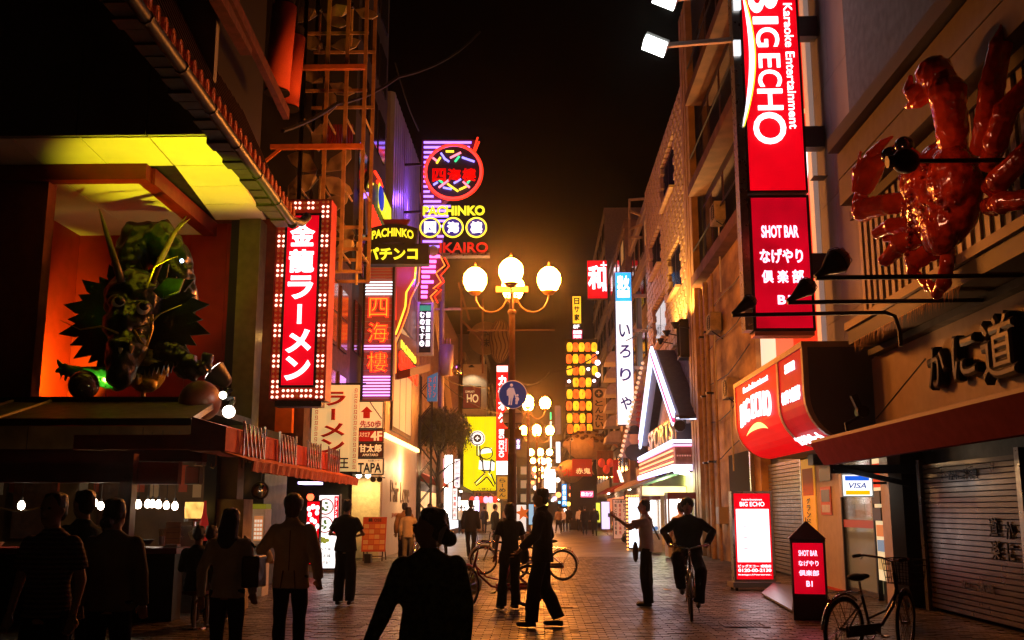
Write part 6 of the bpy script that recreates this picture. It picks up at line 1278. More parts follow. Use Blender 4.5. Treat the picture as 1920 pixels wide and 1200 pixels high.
# crane game machines
def crane(label, x0, x1, y0, d, head=True):
    t = thing('crane_machine', label, 'crane machine', ((x0+x1)/2, y0+d/2, 0)); W_ = x1-x0
    MB().box(x0, x1, y0, y0+d, .05, .72).build('base', M_white_case, t, bevel=.02); MB().box(x0+.02, x1-.02, y0+.02, y0+d-.02, 1.86, 2.06).build('head_box', M_redbeam, t)
    for a in (x0+.02, x1-.07):
        for b in (y0+.02, y0+d-.07): MB().box(a, a+.05, b, b+.05, .72, 1.86).build('corner_post', M_chrome, t)
    MB().box(x0+.08, x1-.08, y0+d-.09, y0+d-.07, .73, 1.85).build('light_back', emi('machine_back_glow', (1, .93, .88), 2.2, True, .2, 2), t)
    MB().box(x0+.07, x1-.07, y0+.03, y0+.04, .74, 1.84).build('glass_pane', mat('clear_glass', (1, 1, 1), .02, trans=1., alpha=.12), t)
    MB().box(x0+.08, x1-.08, y0+.08, y0+d-.1, .722, .735).build('prize_floor', emi('prize_floor_lit', (1, .85, .6), 1.0), t)
    r = random.Random(int(x0*100)); 
    for k in range(16): MB().ball((r.uniform(x0+.15, x1-.15), r.uniform(y0+.15, y0+d-.2), .80+r.uniform(0, .12)), r.uniform(.05, .09), 8, 6).build('prize', emi('toy_%d' % (k % 4), ((.9, .2, .1), (.95, .75, .1), (.2, .4, .8), (.9, .8, .7))[k % 4], .6), t, smooth=True)
    m = MB().tube([((x0+x1)/2, y0+.4, 1.85), ((x0+x1)/2, y0+.4, 1.4)], .02, 6)
    for k in range(3): a = k*2.1; m.tube([((x0+x1)/2, y0+.4, 1.4), ((x0+x1)/2+.12*math.cos(a), y0+.4+.12*math.sin(a), 1.28), ((x0+x1)/2+.05*math.cos(a), y0+.4+.05*math.sin(a), 1.15)], .012, 5)
    m.build('claw', M_chrome, t); MB().box(x0+.12, x0+.42, y0-.012, y0-.001, .2, .5).build('prize_door', M_steel, t)
    MB().box(x0+.1, x1-.1, y0-.06, y0-.002, .70, .80).build('control_ledge', M_steel, t); return t
c1 = crane('nearer white crane game machine behind the man on the bicycle, full of toys', 4.02, 4.95, 32.6, .9)
plamp('cabinet_light', (4.5, 33.0, 1.8), (1, .92, .85), 20, .1, c1)
f = face(1203, 911, 1288, 931, 33.6); f.o.y = 32.55; t = lightbox('yellow_light_header', 'long yellow-white lit header above the crane game machines', 'light box', face(1203, 911, 1288, 930, 33.5), .5, emi('lemon_white_lit', (1, .95, .42), 2.6, True, .2, 2), M_white_case, rim=.02)
c2 = crane('second crane game machine, left of the first and glowing white', 3.55, 4.25, 36.2, .9); plamp('cabinet_light', (3.9, 36.6, 1.8), (.9, .95, 1), 26, .1, c2)
f = face(1176, 930, 1204, 1030, 38.5); t = lightbox('bulb_framed_cabinet', 'white glowing game cabinet framed by orange bulbs beside the photographing man', 'game cabinet', f, .7, emi('cool_white_screen', (.85, .95, 1), 3, True, .2), M_dark, rim=.06)
mo = mk_mesh('bulb', MB().ball((0, 0, 0), .04, 8, 6), emi('orange_bulb_lit', (1, .35, .08), 4))
for k in range(16): inst('bulb', mo, t, f.q(.0, k/15., .03)); 
for k in range(7): inst('bulb', mo, t, f.q(k/6., 1., .03))
for k in range(2): m = MB(); c_ = f.q(.3+.4*k, .14, .02); m.tube(ring(c_, .10, (1, 0, 0), (0, 0, 1), 14), .02, 5, closed=True); m.build('ring_light', E_neon_wh, t)
f = face(1149, 935, 1176, 1000, 50.); t = lightbox('tall_menu_board', 'tall pinkish paper menu board standing in the street beside the game cabinets', 'menu board', Fr((f.o.x, 50, .12), (1, 0, 0), (0, 0, 1), f.W, 1.9), .12, emi('pink_paper_lit', (.75, .38, .25), .5, base=(.8, .6, .5)), M_wood, rim=.03)
g_ = Fr((f.o.x, 50, .12), (1, 0, 0), (0, 0, 1), f.W, 1.9)
for j in range(3): vtext(g_, ['焼とり一品料理', '刺身盛合せ鍋物', '生ビール日本酒'][j], M_ink if j != 1 else M_redink, t, f.W*(.2+.3*j), 1.7, .2, f.W*.16)
text(g_, 'お品書き', M_ink, t, f.W/2, 1.78, f.W*.7, .12)
m = MB(); p = PZ(1178, 1018, 0); m.ball(p+V((0, 0, .22)), (.33, .25, .24), 12, 8); m.ball(p+V((.1, .05, .40)), (.12, .1, .12), 8, 6); tag(blob(m, 'rubbish_bag', mat('black_plastic_bag', (.01, .02, .018), .3), None, .035, 1, .04, 9), 'black rubbish bag on the ground by the tall menu board', 'bag')
# signs and small boxes over the right shops, between 1110 and 1200
for k, (q, Y, mm, lab) in enumerate((((1120, 845, 1150, 893), 66, M_wood, 'dark wooden shop front panel behind the blowfish lanterns'), ((1150, 862, 1160, 905), 60, mat('crimson_cloth', (.5, .02, .02), .7), 'crimson cloth pillar decoration near the red wooden fronts'))):
    a, b, c_, d = RY(*q, Y); tag(MB().box(a, b, Y, Y+.4, c_, d).build('panel', mm), lab, 'panel')
f = face(1157, 880, 1170, 906, 52); t = thing('tilted_tube_light', 'tilted bright fluorescent light box above the beige awning', 'light', foot(f)); m = MB(); m.prism([f.p(0, f.H*.95), f.p(f.W*.5, f.H), f.p(f.W, .05), f.p(f.W*.55, 0)], (0, .2, 0)); m.build('box', M_steel, t)
for k in range(3): MB().tube([f.p(f.W*(.08+.15*k), f.H*.92, .04), f.p(f.W*(.58+.15*k), .06, .04)], .025, 6).build('tube', emi('peach_tube_hot', (1, .7, .45), 5), t)
for k, (px, py) in enumerate(((1128, 868), (1137, 880), (1144, 868))):
    p = PY(px, py, 63+k); t = thing('round_red_lantern', ['outer', 'middle', 'inner'][k]+' dark red round lantern by the wooden right shop fronts', 'lantern', p, 'dark red lanterns on the right'); MB().ball(p, (.22, .22, .28), 12, 8).build('shade', emi('dim_red_lantern', (.7, .05, .02), .6), t, smooth=True); MB().tube([p+V((0, 0, .27)), p+V((0, 0, .6))], .02, 5).build('hook', M_black, t)
# ================================================================== karaoke building
KX = 5.8
kb_ = thing('karaoke_building', 'karaoke building with lit white and red side panels, grey wall and street entrance', 'building', (9, 22, 0))
M_gr = mat('grey_steel_panel', (.15, .15, .165), .55, .1, nz=.12, scale=1)
MB().box(KX+.1, KX+8, 16.85, 26.28, 2.75, 22).build('core', M_dark, kb_)
MB().box(KX-.02, KX+.098, 24.62, 26.28, 3.8, 9.5).build('white_lit_panel', emi('milk_panel_lit', (1, .86, .66), 1.1, True), kb_)
MB().box(KX-.02, KX+.098, 22.9, 24.6, 3.8, 16).build('pink_panel', emi('salmon_panel_lit', (1, .18, .10), .85, True), kb_)
MB().box(KX-.02, KX+.098, 20.62, 22.88, 3.8, 16).build('red_panel', emi('vermilion_panel_lit', (.85, .03, .01), .75, True), kb_)
MB().box(KX-.10, KX+.098, 20.30, 20.60, 3.8, 22).build('pale_edge_strip', emi('pale_edge_lit', (.9, .6, .5), .30, base=(.6, .55, .5)), kb_)
for i in range(3):
    for j in range(5): a = 16.87+i*1.14; z = 2.76+j*2.4; MB().box(KX, KX+.098, a, a+1.13, z, z+2.39).build('grey_panel', M_gr, kb_)
f = Fr((KX-.03, 21.95, 7.95), (0, -1, 0), (0, 0, 1), 1.3, 1.9); text(f, 'O', emi('halo_white', (1, .85, .9), 3), kb_, .65, 1.0, 1.1, 1.5, bold=.01, ext=.04); text(f, 'Entertainment', E_cream, kb_, .7, 2.05, 1.4, .16)
for z in (3.75, 6.0, 8.0): MB().box(KX-.35, KX-.08, 19.3, 19.6, z-.0, z+.0+.01).build('seam', M_dark, kb_)
pipe = MB().tube([(KX-.12, 16.95, 2.8), (KX-.12, 16.95, 7.0)], .075, 8); tag(pipe.build('drainpipe', mat('white_drainpipe', (.4, .4, .4), .5)), 'pale drainpipe on the grey wall beside the crab', 'pipe')
pipe = MB().tube([(KX-.10, 16.55, 3.0), (KX-.10, 16.55, 7.0)], .04, 6); tag(pipe.build('drainpipe', M_dark), 'thin dark pipe beside the pale drainpipe', 'pipe')
# upright sign
Yb = 19.5; bx0, bx1 = PY(1413, 600, Yb).x, PY(1529, 600, Yb).x
zl0, zl1, zu0, zu1 = PY(1470, 620, Yb).z, PY(1460, 366, Yb).z, PY(1455, 361, Yb).z, PY(1440, -150, Yb).z
f2 = Fr((bx0, Yb, zl0), (1, 0, 0), (0, 0, 1), bx1-bx0, zl1-zl0); f1 = Fr((bx0, Yb, zu0), (1, 0, 0), (0, 0, 1), bx1-bx0, zu1-zu0)
kt = lightbox('karaoke_upright_sign', 'tall red upright lightbox with white sideways BIG ECHO and Karaoke Entertainment', 'sign', f1, .42, E_red, M_dark, rim=.045)
def K(px, py): p = PY(px, py, Yb); return p.x-bx0, p.z-zu0
for ch, ya_, yb__, xa_, xb_ in (('B', -38, 25, 1401, 1458), ('I', 33, 46, 1411, 1458), ('G', 53, 89, 1417, 1460), ('E', 102, 128, 1422, 1462), ('C', 132, 163, 1421, 1465), ('H', 168, 207, 1420, 1467), ('O', 212, 271, 1412, 1473)):
    a0, b0_ = K((xa_+xb_)/2, (ya_+yb__)/2); a1, b1 = K(xa_, ya_); a2, b2 = K(xb_, yb__)
    text(f1, ch, E_white, kt, a0, b0_, abs(K(xb_, (ya_+yb__)/2)[0]-K(xa_, (ya_+yb__)/2)[0]), abs(K(xa_, ya_)[1]-K(xa_, yb__)[1]), rot=-90, bold=.015, name='character')
a0, b0_ = K(1482, 123); text(f1, 'Karaoke Entertainment', E_white, kt, a0, b0_, .18, K(1480, 5)[1]-K(1480, 240)[1], rot=-90, bold=.012)
m = MB(); L, R_ = [], []
for k in range(17):
    s_ = k/16; py = -10+s_*247; xc = 1389+22*math.sin(PI*min(1, s_*.95+.05))*.8; w_ = 9*math.sin(PI*s_)**.8+1; L.append(f1.p(*K(xc-w_*.4+4*s_, py), .012)); R_.append(f1.p(*K(xc+w_*.6+4*s_, py), .012))
n_ = len(L)
for k in range(n_-1): m.add([L[k], R_[k], R_[k+1], L[k+1]], [(3, 2, 1, 0)])
m.build('swoosh', E_white, kt)
m = MB(); 
for k in range(n_-1): m.add([R_[k], R_[k]+V((.03, 0, 0)), R_[k+1]+V((.03, 0, 0)), R_[k+1]], [(3, 2, 1, 0)])
m.build('swoosh_edge', E_neon_ye, kt)
k2 = lightbox('shot_bar_sign', 'red upright lightbox reading SHOT BAR above white Japanese letters, under the karaoke lightbox', 'sign', f2, .42, E_red_d, M_dark, rim=.05)
def K2(px, py): p = PY(px, py, Yb); return p.x-bx0, p.z-zl0
E_wp = emi('rosy_white_letters', (1, .72, .95), 2.4)
for s_, xa_, xb_, ya_, yb__ in (('SHOT BAR', 1427, 1497, 423, 446), ('なげやり', 1424, 1505, 467, 494), ('倶', 1428, 1450, 507, 531), ('楽', 1457, 1478, 507, 531), ('部', 1485, 1507, 506, 531), ('B1', 1458, 1482, 554, 571)):
    a0, b0_ = K2((xa_+xb_)/2, (ya_+yb__)/2); text(f2, s_, E_wp, k2, a0, b0_, PY(xb_, 500, Yb).x-PY(xa_, 500, Yb).x, K2(xa_, ya_)[1]-K2(xa_, yb__)[1], bold=.035)
MB().box(bx0+.02, bx1-.02, Yb+.03, Yb+.40, zl0-.09, zl0-.003).build('bottom_tray', mat('salmon_tray', (.5, .2, .15), .5), k2)
for z in (zl0+1.35, zl0+4.0, zl0+6.4): MB().box(bx1+.002, KX-.02, Yb+.1, Yb+.4, z-.22, z+.22).build('bracket', mat('slate_bracket', (.06, .07, .10), .5), k2 if z < zl1 else kt)
MB().box(bx0-.16, bx0-.004, Yb+.02, Yb+.40, zl0+.02, zu1).build('side_rail', M_steel, kt)
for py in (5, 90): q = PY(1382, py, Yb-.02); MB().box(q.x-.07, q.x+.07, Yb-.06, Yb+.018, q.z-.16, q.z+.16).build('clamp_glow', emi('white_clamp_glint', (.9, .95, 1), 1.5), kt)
for k, (px, py) in enumerate(((1226, 90), (1245, 2))):
    p = PY(px, py, Yb+.1); t = thing('arm_floodlight', ['glaring rectangular floodlight on a white arm reaching from the karaoke sign', 'second glaring floodlight above the first, cut by the top of the view'][k], 'floodlight', p)
    m = MB(); d = V((-.85, 0, .52)); s_ = V((.52, 0, .85)) 
    rot = Matrix.Rotation(math.radians(24), 3, 'Y'); b_ = MB().box(-.25, .25, -.18, .22, .0, .17); b_.v = [tuple(p+rot @ V((x*1.0, y_, z+.03))) for x, y_, z in b_.v]; b_.build('housing', M_white_case, t)
    b_ = MB().box(-.24, .24, -.20, .20, -.03, .025); b_.v = [tuple(p+rot @ V(v)) for v in b_.v]; b_.build('lens', emi('cold_flood_lens', (.93, 1, .98), 7), t)
    b_ = MB().box(-.235, .235, -.215, -.185, -.02, .12); b_.v = [tuple(p+rot @ V(v)) for v in b_.v]; b_.build('front_glass', MATS['cold_flood_lens'], t)
    q = PY(1376, py-15, Yb+.2); MB().bar(p+V((.22, .1, .1)), (bx0-.16, q.y, q.z), .09).build('arm', mat('pinkish_white_arm', (.5, .42, .38), .5), t)
plamp('sign_spill', f2.q(.4, .7, .9), (1, .05, .04), 5, .4, k2)
# curved canopy sign
cx_, cyN, cyF, ct = 4.45, 17.0, 23.1, 4.32
prof = [(cx_, ct), (cx_, 3.42)]+[(cx_+.72*(1-math.cos(a)), 3.42-.78*math.sin(a)) for a in [PI/2*k/8 for k in range(1, 9)]]
cp = thing('curved_canopy_sign', 'rounded red canopy sign with BIG ECHO over the karaoke entrance, grey end cap', 'canopy sign', (5.1, 20, 2.6))
def sweep(prof, y0, y1, th, name, m, par, out=0.):
    mb = MB(); n = len(prof); c_ = []
    for (x, z) in prof: c_ += [(x-out, y0, z), (x-out, y1, z), (x+th, y1, z), (x+th, y0, z)]
    fs = []
    for i in range(n-1):
        for k in range(4): fs.append((i*4+k, i*4+(k+1) % 4, (i+1)*4+(k+1) % 4, (i+1)*4+k))
    fs += [(3, 2, 1, 0), tuple((n-1)*4+k for k in range(4))]; mb.add(c_, fs); return mb.build(name, m, par)
M_crm = mat('cream_metal_frame', (.55, .42, .30), .45, nz=.15)
nl = [(x, z) for x, z in prof]
E_red3 = emi('canopy_red_lit', (.90, .0, .004), 1.1, True, .12, base=(.3, .01, .01)); E_red4 = emi('canopy_dark_red_lit', (.55, .0, .008), .85, True, .15, base=(.2, .005, .005))
inn = [(x, z-.10 if i == 0 else z) for i, (x, z) in enumerate(prof)]
sweep(inn, 18.95, 22.98, .05, 'red_panel', E_red3, cp); sweep(inn, 17.12, 18.80, .05, 'dark_red_panel', E_red4, cp)
for a, b in ((17.0, 17.11), (18.81, 18.94), (22.99, 23.1)): sweep(inn, a, b, .07, 'frame', M_crm, cp, .02)
MB().box(cx_-.03, KX-.005, cyN, cyF, ct-.099, ct).build('top_rail', M_crm, cp)
m = MB(); m.prism([(x+.02, cyN+.01, z-(.1 if i == 0 else 0)) for i, (x, z) in enumerate(prof)]+[(KX-.01, cyN+.01, prof[-1][1]), (KX-.01, cyN+.01, ct-.1)], (0, .07, 0)); m.build('end_cap', M_gr, cp)
m = MB(); m.prism([(x+.08, cyF-.1, z-(.1 if i == 0 else 0)) for i, (x, z) in enumerate(prof)]+[(KX-.01, cyF-.1, prof[-1][1]), (KX-.01, cyF-.1, ct-.1)], (0, .07, 0)); m.build('end_cap', M_gr, cp)
MB().box(prof[-1][0], KX-.01, cyN+.1, cyF-.11, prof[-1][1]-.005, prof[-1][1]+.04).build('soffit', mat('grey_soffit', (.3, .28, .25), .6), cp)
f = Fr((cx_-.001, 22.9, 3.2), (0, -1, 0), (0, 0, 1), 3.9, 1.0)
text(f, 'BIG ECHO', E_white, cp, 2.0, .42, 2.9, .50, bold=.012, arc=.10); text(f, 'Karaoke Entertainment', E_white, cp, 2.05, .86, 2.4, .13, bold=.02)
m = MB(); L = [(1.0+2.1*k/12, .12-.20*(1-((k-6)/6.)**2)*-1-.25) for k in range(13)]
for k in range(12):
    a, b = L[k], L[k+1]; w0 = .13*math.sin(PI*k/12)+.005; w1 = .13*math.sin(PI*(k+1)/12)+.005
    off = lambda z: .012
    m.add([f.p(a[0], a[1]-w0, .02), f.p(b[0], b[1]-w1, .02), f.p(b[0], b[1], .02), f.p(a[0], a[1], .02)], [(0, 1, 2, 3)])
m.build('swoosh', emi('yellow_white_swoosh', (1, .75, .25), 2.2), cp)
f = Fr((cx_-.001, 18.75, 3.2), (0, -1, 0), (0, 0, 1), 1.6, 1.0)
text(f, 'SHOT BAR', E_white, cp, .85, .80, .72, .17, bold=.035); text(f, 'なげやり倶楽部', E_white, cp, .82, .30, 1.30, .26, bold=.04)
p3, p4 = prof[5], prof[7]; f = Fr((p4[0]-.03, 18.9, p4[1]-.03), (0, -1, 0), (p3[0]-p4[0], 0, p3[1]-p4[1]), 1.9, .28); text(f, 'カラオケルーム', E_white, cp, .95, .16, 1.6, .22, bold=.05)
plamp('canopy_spill', (3.9, 19.5, 3.4), (1, .14, .08), 6, .3, cp)
# entrance below
MB().box(KX+.1, KX+8, 16.85, 26.28, 0, 2.745).build('entrance_core', M_black, kb_)
sh = thing('grey_shutter', 'grey roller shutter half raised beside the dark doorway, under the curved canopy', 'shutter', (KX, 24.4, 0))
M_shut = mat('shutter_steel', (.22, .20, .17), .38, .6, nz=.2)
pieces('slat', [(KX+.02, KX+.07, 23.0, 26.25, .05+k*.09, .05+k*.09+.072) for k in range(29)], M_shut, sh); MB().box(KX-.01, KX+.09, 22.88, 22.99, 0, 2.7).build('guide_rail', M_steel, sh)
f = Fr((KX-.02, 22.8, .55), (0, -1, 0), (0, 0, 1), 1.05, 2.05)
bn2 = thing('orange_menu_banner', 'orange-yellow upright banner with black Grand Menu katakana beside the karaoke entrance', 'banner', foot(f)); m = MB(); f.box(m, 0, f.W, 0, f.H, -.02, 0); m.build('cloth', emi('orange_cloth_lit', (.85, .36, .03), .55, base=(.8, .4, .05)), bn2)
m = MB(); f.box(m, .1, f.W-.1, f.H*.62, f.H*.9, .001, .006); m.build('figures_print', mat('brick_orange_print', (.6, .15, .03), .6), bn2); vtext(f, 'グランドメニュー', M_ink, bn2, f.W*.5, f.H*.60, f.H*.03, f.W*.30, bold=.02)
MB().box(KX, KX+.098, 19.92, 22.87, 0, 2.6).build('entrance_wall', mat('warm_white_wall', (.5, .43, .34), .55, nz=.1), kb_)
for k, (a, b, z0, z1, nm, mm) in enumerate(((20.6, 21.35, 1.42, 1.98, 'framed_poster', 'red poster with a dark picture at the karaoke entrance wall'), (20.55, 21.35, 2.1, 2.35, 'display_screen', 'dark narrow display above the red poster'), (20.9, 21.3, 2.42, 2.66, 'speaker_box', 'black speaker box under the canopy soffit'))):
    t = thing(nm, mm, ('poster', 'screen', 'speaker')[k], (KX, (a+b)/2, z0)); x_ = KX-.02 if k < 2 else KX-.25
    MB().box(x_, KX-.001, a, b, z0, z1).build('body', mat('orange_red_poster', (.6, .1, .03), .5) if k == 0 else M_black, t)
    if k == 0: MB().box(x_-.006, x_-.001, a+.08, b-.08, z0+.26, z1-.06).build('picture', mat('dark_picture', (.08, .05, .03), .4), t); MB().box(x_-.006, x_-.001, a+.08, b-.08, z0+.05, z0+.2).build('caption', M_white_case, t)
# glass door, leaflet shelves, bright interior strip
gd = thing('glass_door', 'glass entrance door with a red band and posters behind it', 'door', (KX, 18.9, 0))
MB().box(KX+.0, KX+.03, 18.1, 19.85, .02, 2.6).build('pane', mat('smoky_glass', (.5, .45, .3), .05, trans=.9, alpha=.35), gd); MB().box(KX-.012, KX-.001, 18.1, 19.85, 1.20, 1.34).build('red_band', mat('red_film', (.45, .05, .03), .4), gd)
for a in (18.0, 19.86): MB().box(KX-.03, KX+.05, a, a+.055, 0, 2.62).build('frame', M_dark, gd)
MB().box(KX+.06, KX+.098, 18.1, 19.85, .1, 2.5).build('poster_wall', emi('dim_poster_wall', (.55, .42, .20), .22), gd)
for k in range(6): MB().box(KX+.045, KX+.058, 18.2+(k % 3)*.55, 18.6+(k % 3)*.55, 1.4+(k//3)*.55, 1.8+(k//3)*.55).build('leaflet', emi('leaflet_%d' % (k % 3), ((.6, .15, .05), (.5, .45, .3), (.2, .25, .2))[k % 3], .35), gd)
ls = thing('leaflet_shelf', 'lit white shelf column with leaflets and two card readers beside the glass door', 'shelf', (KX, 17.6, 0))
MB().box(KX-.02, KX+.098, 17.3, 17.95, .35, 2.5).build('backing', emi('cream_shelf_lit', (1, .78, .42), 1.0, True), ls)
MB().box(KX-.04, KX-.021, 17.35, 17.9, 1.9, 2.3).build('red_top', emi('scarlet_lit', (.9, .05, .01), .9), ls)
for z in (1.34, 1.62): MB().box(KX-.1, KX-.021, 17.42, 17.84, z, z+.22).build('card_reader', M_black, ls)
for k, (z, c_) in enumerate(((1.1, (.9, .3, .08)), (.85, (.25, .4, .55)), (.55, (.8, .55, .2)))): MB().box(KX-.05, KX-.021, 17.42, 17.84, z-.02, z+.17).build('leaflet', emi('shelf_leaflet_%d' % k, c_, .7), ls)
MB().box(KX-.12, KX+.098, 16.87, 17.28, 0, 2.6).build('white_post', mat('warm_white_wall', (0, 0, 0)), kb_)
plamp('entrance_light', (5.2, 18.2, 2.45), (1, .80, .50), 9, .1, kb_); 
f = face(1578, 888, 1637, 932, 16.9); t = lightbox('card_sign', 'small rounded white lit credit card sign with blue and gold bands and the word VISA', 'sign', f, .14, None, M_white_case, rim=.02)
m = MB(); f.box(m, .02, f.W-.02, .02, f.H-.02, -.028, .0); m.build('face', E_white_l, t, bevel=.03); m = MB(); f.box(m, .06, f.W-.06, f.H*.70, f.H*.90, .001, .008); m.build('blue_band', emi('royal_blue_lit', (.01, .12, .8), 1.2), t); m = MB(); f.box(m, .06, f.W-.06, f.H*.10, f.H*.28, .001, .008); m.build('gold_band', emi('gold_lit', (1, .5, .0), 1.3), t)
text(f, 'VISA', emi('navy_blue_lit', (.01, .06, .4), .7), t, f.W*.5, f.H*.49, f.W*.55, f.H*.24, bold=.02, shear=.25); MB().bar(f.p(f.W, f.H*.6, -.07), (KX, 16.97, f.p(0, f.H*.6).z), .04).build('bracket', M_dark, t)
plamp('sign_light', f.q(.5, .5, .3), (1, .95, .9), 3, .1, t)
# standing lightbox
f = Fr((3.74, 20.2, .16), (1, .05, 0), (0, 0, 1), .80, 1.72); t = lightbox('standing_lightbox', 'steel standing lightbox with red BIG ECHO head, white menu face and red foot', 'sign', f, .22, E_red, M_steel, rim=.045)
m = MB(); f.box(m, .08, f.W-.08, f.H*.215, f.H*.80, .001, .012); m.build('white_face', emi('pink_white_panel', (1, .86, .90), 2.6, True), t); text(f, 'BIG ECHO', E_white, t, f.W/2, f.H*.855, f.W*.6, f.H*.05, bold=.01); text(f, 'Karaoke Entertainment', E_white, t, f.W/2, f.H*.905, f.W*.5, f.H*.018)
for k, (s_, z) in enumerate((('ビッグエコー 戎橋店', .17), ('0120-00-2130', .125), ('http://www.', .075))): text(f, s_, E_white, t, f.W/2, f.H*z, f.W*.8, f.H*(.032, .036, .02)[k], bold=.02)
for j in range(4): m = MB(); f.box(m, f.W*.25, f.W*.36, f.H*(.36+.12*j), f.H*(.367+.12*j), .013, .016); m.build('menu_line', mat('lilac_line', (.4, .3, .4), .5), t)
m = MB(); f.box(m, -.06, f.W+.06, -.10, -.003, -.36, .14); m.build('base', mat('grey_base', (.22, .20, .18), .5), t)
for dx in (.02, f.W-.06): 
    m = MB(); 
    for dy in (-.3, .08): m.tube([f.p(dx-.02, -.13, dy), f.p(dx+.02, -.13, dy)], .035, 10)
    m.build('castor', M_rubber, t)
plamp('lightbox_spill', f.q(.5, .55, .5), (1, .75, .75), 4, .3, t)
# pyramid topped shot bar box
cxp = PZ(1524, 1162, 0); t = thing('pyramid_lightbox', 'black pyramid-topped floor lightbox with red SHOT BAR panels beside the bicycle', 'sign', (cxp.x, cxp.y, 0)); ang = math.radians(-13); ux = V((math.cos(ang), math.sin(ang), 0)); uy = V((-ux.y, ux.x, 0)); c_ = V((cxp.x, cxp.y+.1, 0)); h_ = .235
def sq(z0, z1, hh, h2=None):
    h2 = hh if h2 is None else h2
    return [c_+ux*a*hh+uy*b*hh+V((0, 0, z0)) for a, b in ((-1, -1), (1, -1), (1, 1), (-1, 1))]+[c_+ux*a*h2+uy*b*h2+V((0, 0, z1)) for a, b in ((-1, -1), (1, -1), (1, 1), (-1, 1))]
MB().hexa(sq(0, .32, h_)).build('base', M_black, t); MB().hexa(sq(1.12, 1.36, h_*1.1, .012)).build('roof', mat('maroon_roof', (.12, .015, .02), .4), t); MB().hexa(sq(1.11-.03, 1.119, h_*1.04)).build('rim', M_black, t); MB().hexa(sq(.321, 1.079, h_*.90)).build('core', M_black, t)
MB().lathe([(.008, 1.36), (.004, 1.42)], (c_.x, c_.y, 0), 6).build('finial', M_black, t)
for a in (-1, 1):
    for b in (-1, 1): q = c_+ux*a*h_*.95+uy*b*h_*.95; MB().box(q.x-.014, q.x+.014, q.y-.014, q.y+.014, .321, 1.079).build('corner_post', M_black, t)
for k, (o_, u_) in enumerate(((c_-ux*h_*.88-uy*h_*.93, ux), (c_-ux*h_*.93+uy*h_*.88, -uy))):
    f = Fr(o_+V((0, 0, .36)), u_, (0, 0, 1), h_*1.76, .70); m = MB(); f.box(m, 0, f.W, 0, f.H, -.02, .0); m.build('panel', E_red_d, t)
    for s_, z, w_ in (('SHOT BAR', .80, .62), ('なげやり', .60, .66), ('倶楽部', .41, .66), ('B1', .20, .20)): text(f, s_, E_wp, t, f.W/2, f.H*z, f.W*w_, f.H*.11, bold=.015, c=.003, ext=.004)
plamp('box_spill', c_-uy*.6+V((0, 0, .7)), (1, .08, .08), 3, .2, t)
m = MB(); a, b, c__, d = PZ(1428, 1118, 0), PZ(1485, 1150, 0), PZ(1490, 1118, 0), PZ(1450, 1108, 0); m.prism([V((a.x, a.y, .03)), V((b.x, b.y, .02)), V((c__.x, c__.y, .16)), V((d.x, d.y, .12))], (0, 0, .03)); tag(m.build('ramp_plate', mat('grey_ramp', (.12, .12, .13), .3, .6)), 'grey metal ramp plate lying beside the standing lightbox', 'ramp')
m = MB(); a = PZ(1620, 1105, 0); m.box(a.x-.65, a.x+.5, a.y-.8, a.y+.7, .001, .014); tag(m.build('red_mat', mat('red_doormat', (.5, .06, .04), .9, bump=.4)), 'red doormat at the glass entrance behind the bicycle', 'mat')
# folding chair/stand behind the lightbox
t = thing('folding_stand', 'small white folding stand with a notice behind the standing lightbox', 'stand', (4.45, 25.0, 0)); x_, y_ = 3.95+.28, 24.5
x_ = PZ(1350, 1060, 0).x
for dx in (0, .42): MB().tube([(x_+dx, 25, 0), (x_+dx, 24.8, .9)], .02, 6).build('leg', M_white_case, t); MB().tube([(x_+dx, 24.4, 0), (x_+dx, 24.75, .9)], .02, 6).build('leg', M_white_case, t)
MB().box(x_, x_+.42, 24.5, 24.53, .5, .88).build('notice', mat('notice_paper', (.6, .45, .35), .6), t)
# ================================================================== crab restaurant
cr = thing('crab_restaurant', 'dark crab restaurant front with slatted balcony, cream name board, red fascia and shutter', 'restaurant', (8, 12, 0))
M_kw = mat('cream_name_board', (.30, .20, .11), .55, nz=.1)
MB().box(6.25, 14, 4, 16.84, 0, 14).build('core', M_dark, cr)
MB().box(5.45, 6.24, 6.0, 16.6, 2.7, 3.95).build('name_board', M_kw, cr)
MB().box(5.3, 6.24, 6.0, 16.3, 3.955, 4.05).build('board_cap', M_dark, cr)
MB().box(4.85, 5.5, 6.0, 15.8, 4.06, 4.28).build('balcony_eave', mat('blackened_wood', (.025, .015, .01), .6), cr); MB().box(4.80, 4.86, 6.0, 15.82, 4.285, 4.40).build('eave_trim', mat('tan_trim', (.35, .24, .14), .6), cr)
rs = random.Random(3)
m = MB()
for k in range(170): a = 11.4+rs.uniform(0, 4.1); L_ = rs.uniform(.10, .22); m.add([(4.82, a, 4.06), (4.82, a+.02, 4.06), (4.80+rs.uniform(-.03, .03), a+.02, 4.06-L_)], [(0, 1, 2)])
tag(m.build('straw_fringe', mat('straw', (.40, .20, .07), .8), cr), kind='stuff')
pieces('slat', [(5.30, 5.34, 8.4+k*.27, 8.4+k*.27+.13, 4.42, 6.45) for k in range(30)], mat('cream_slat', (.46, .40, .30), .55, nz=.15), cr)
MB().box(5.9, 6.24, 6.0, 16.6, 4.41, 7.4).build('balcony_back', mat('dim_teal_wall', (.09, .11, .10), .7, nz=.3), cr)
MB().box(5.24, 5.29, 6.0, 16.6, 6.3, 6.46).build('slat_rail', mat('blackened_wood', (0, 0, 0)), cr)
for k in range(2): MB().box(5.0, 5.4, 6.0, 16.3, 6.47+k*.45, 6.47+k*.45+.43).build('upper_band', mat('beige_band', (.13, .10, .07), .6, nz=.12), cr)
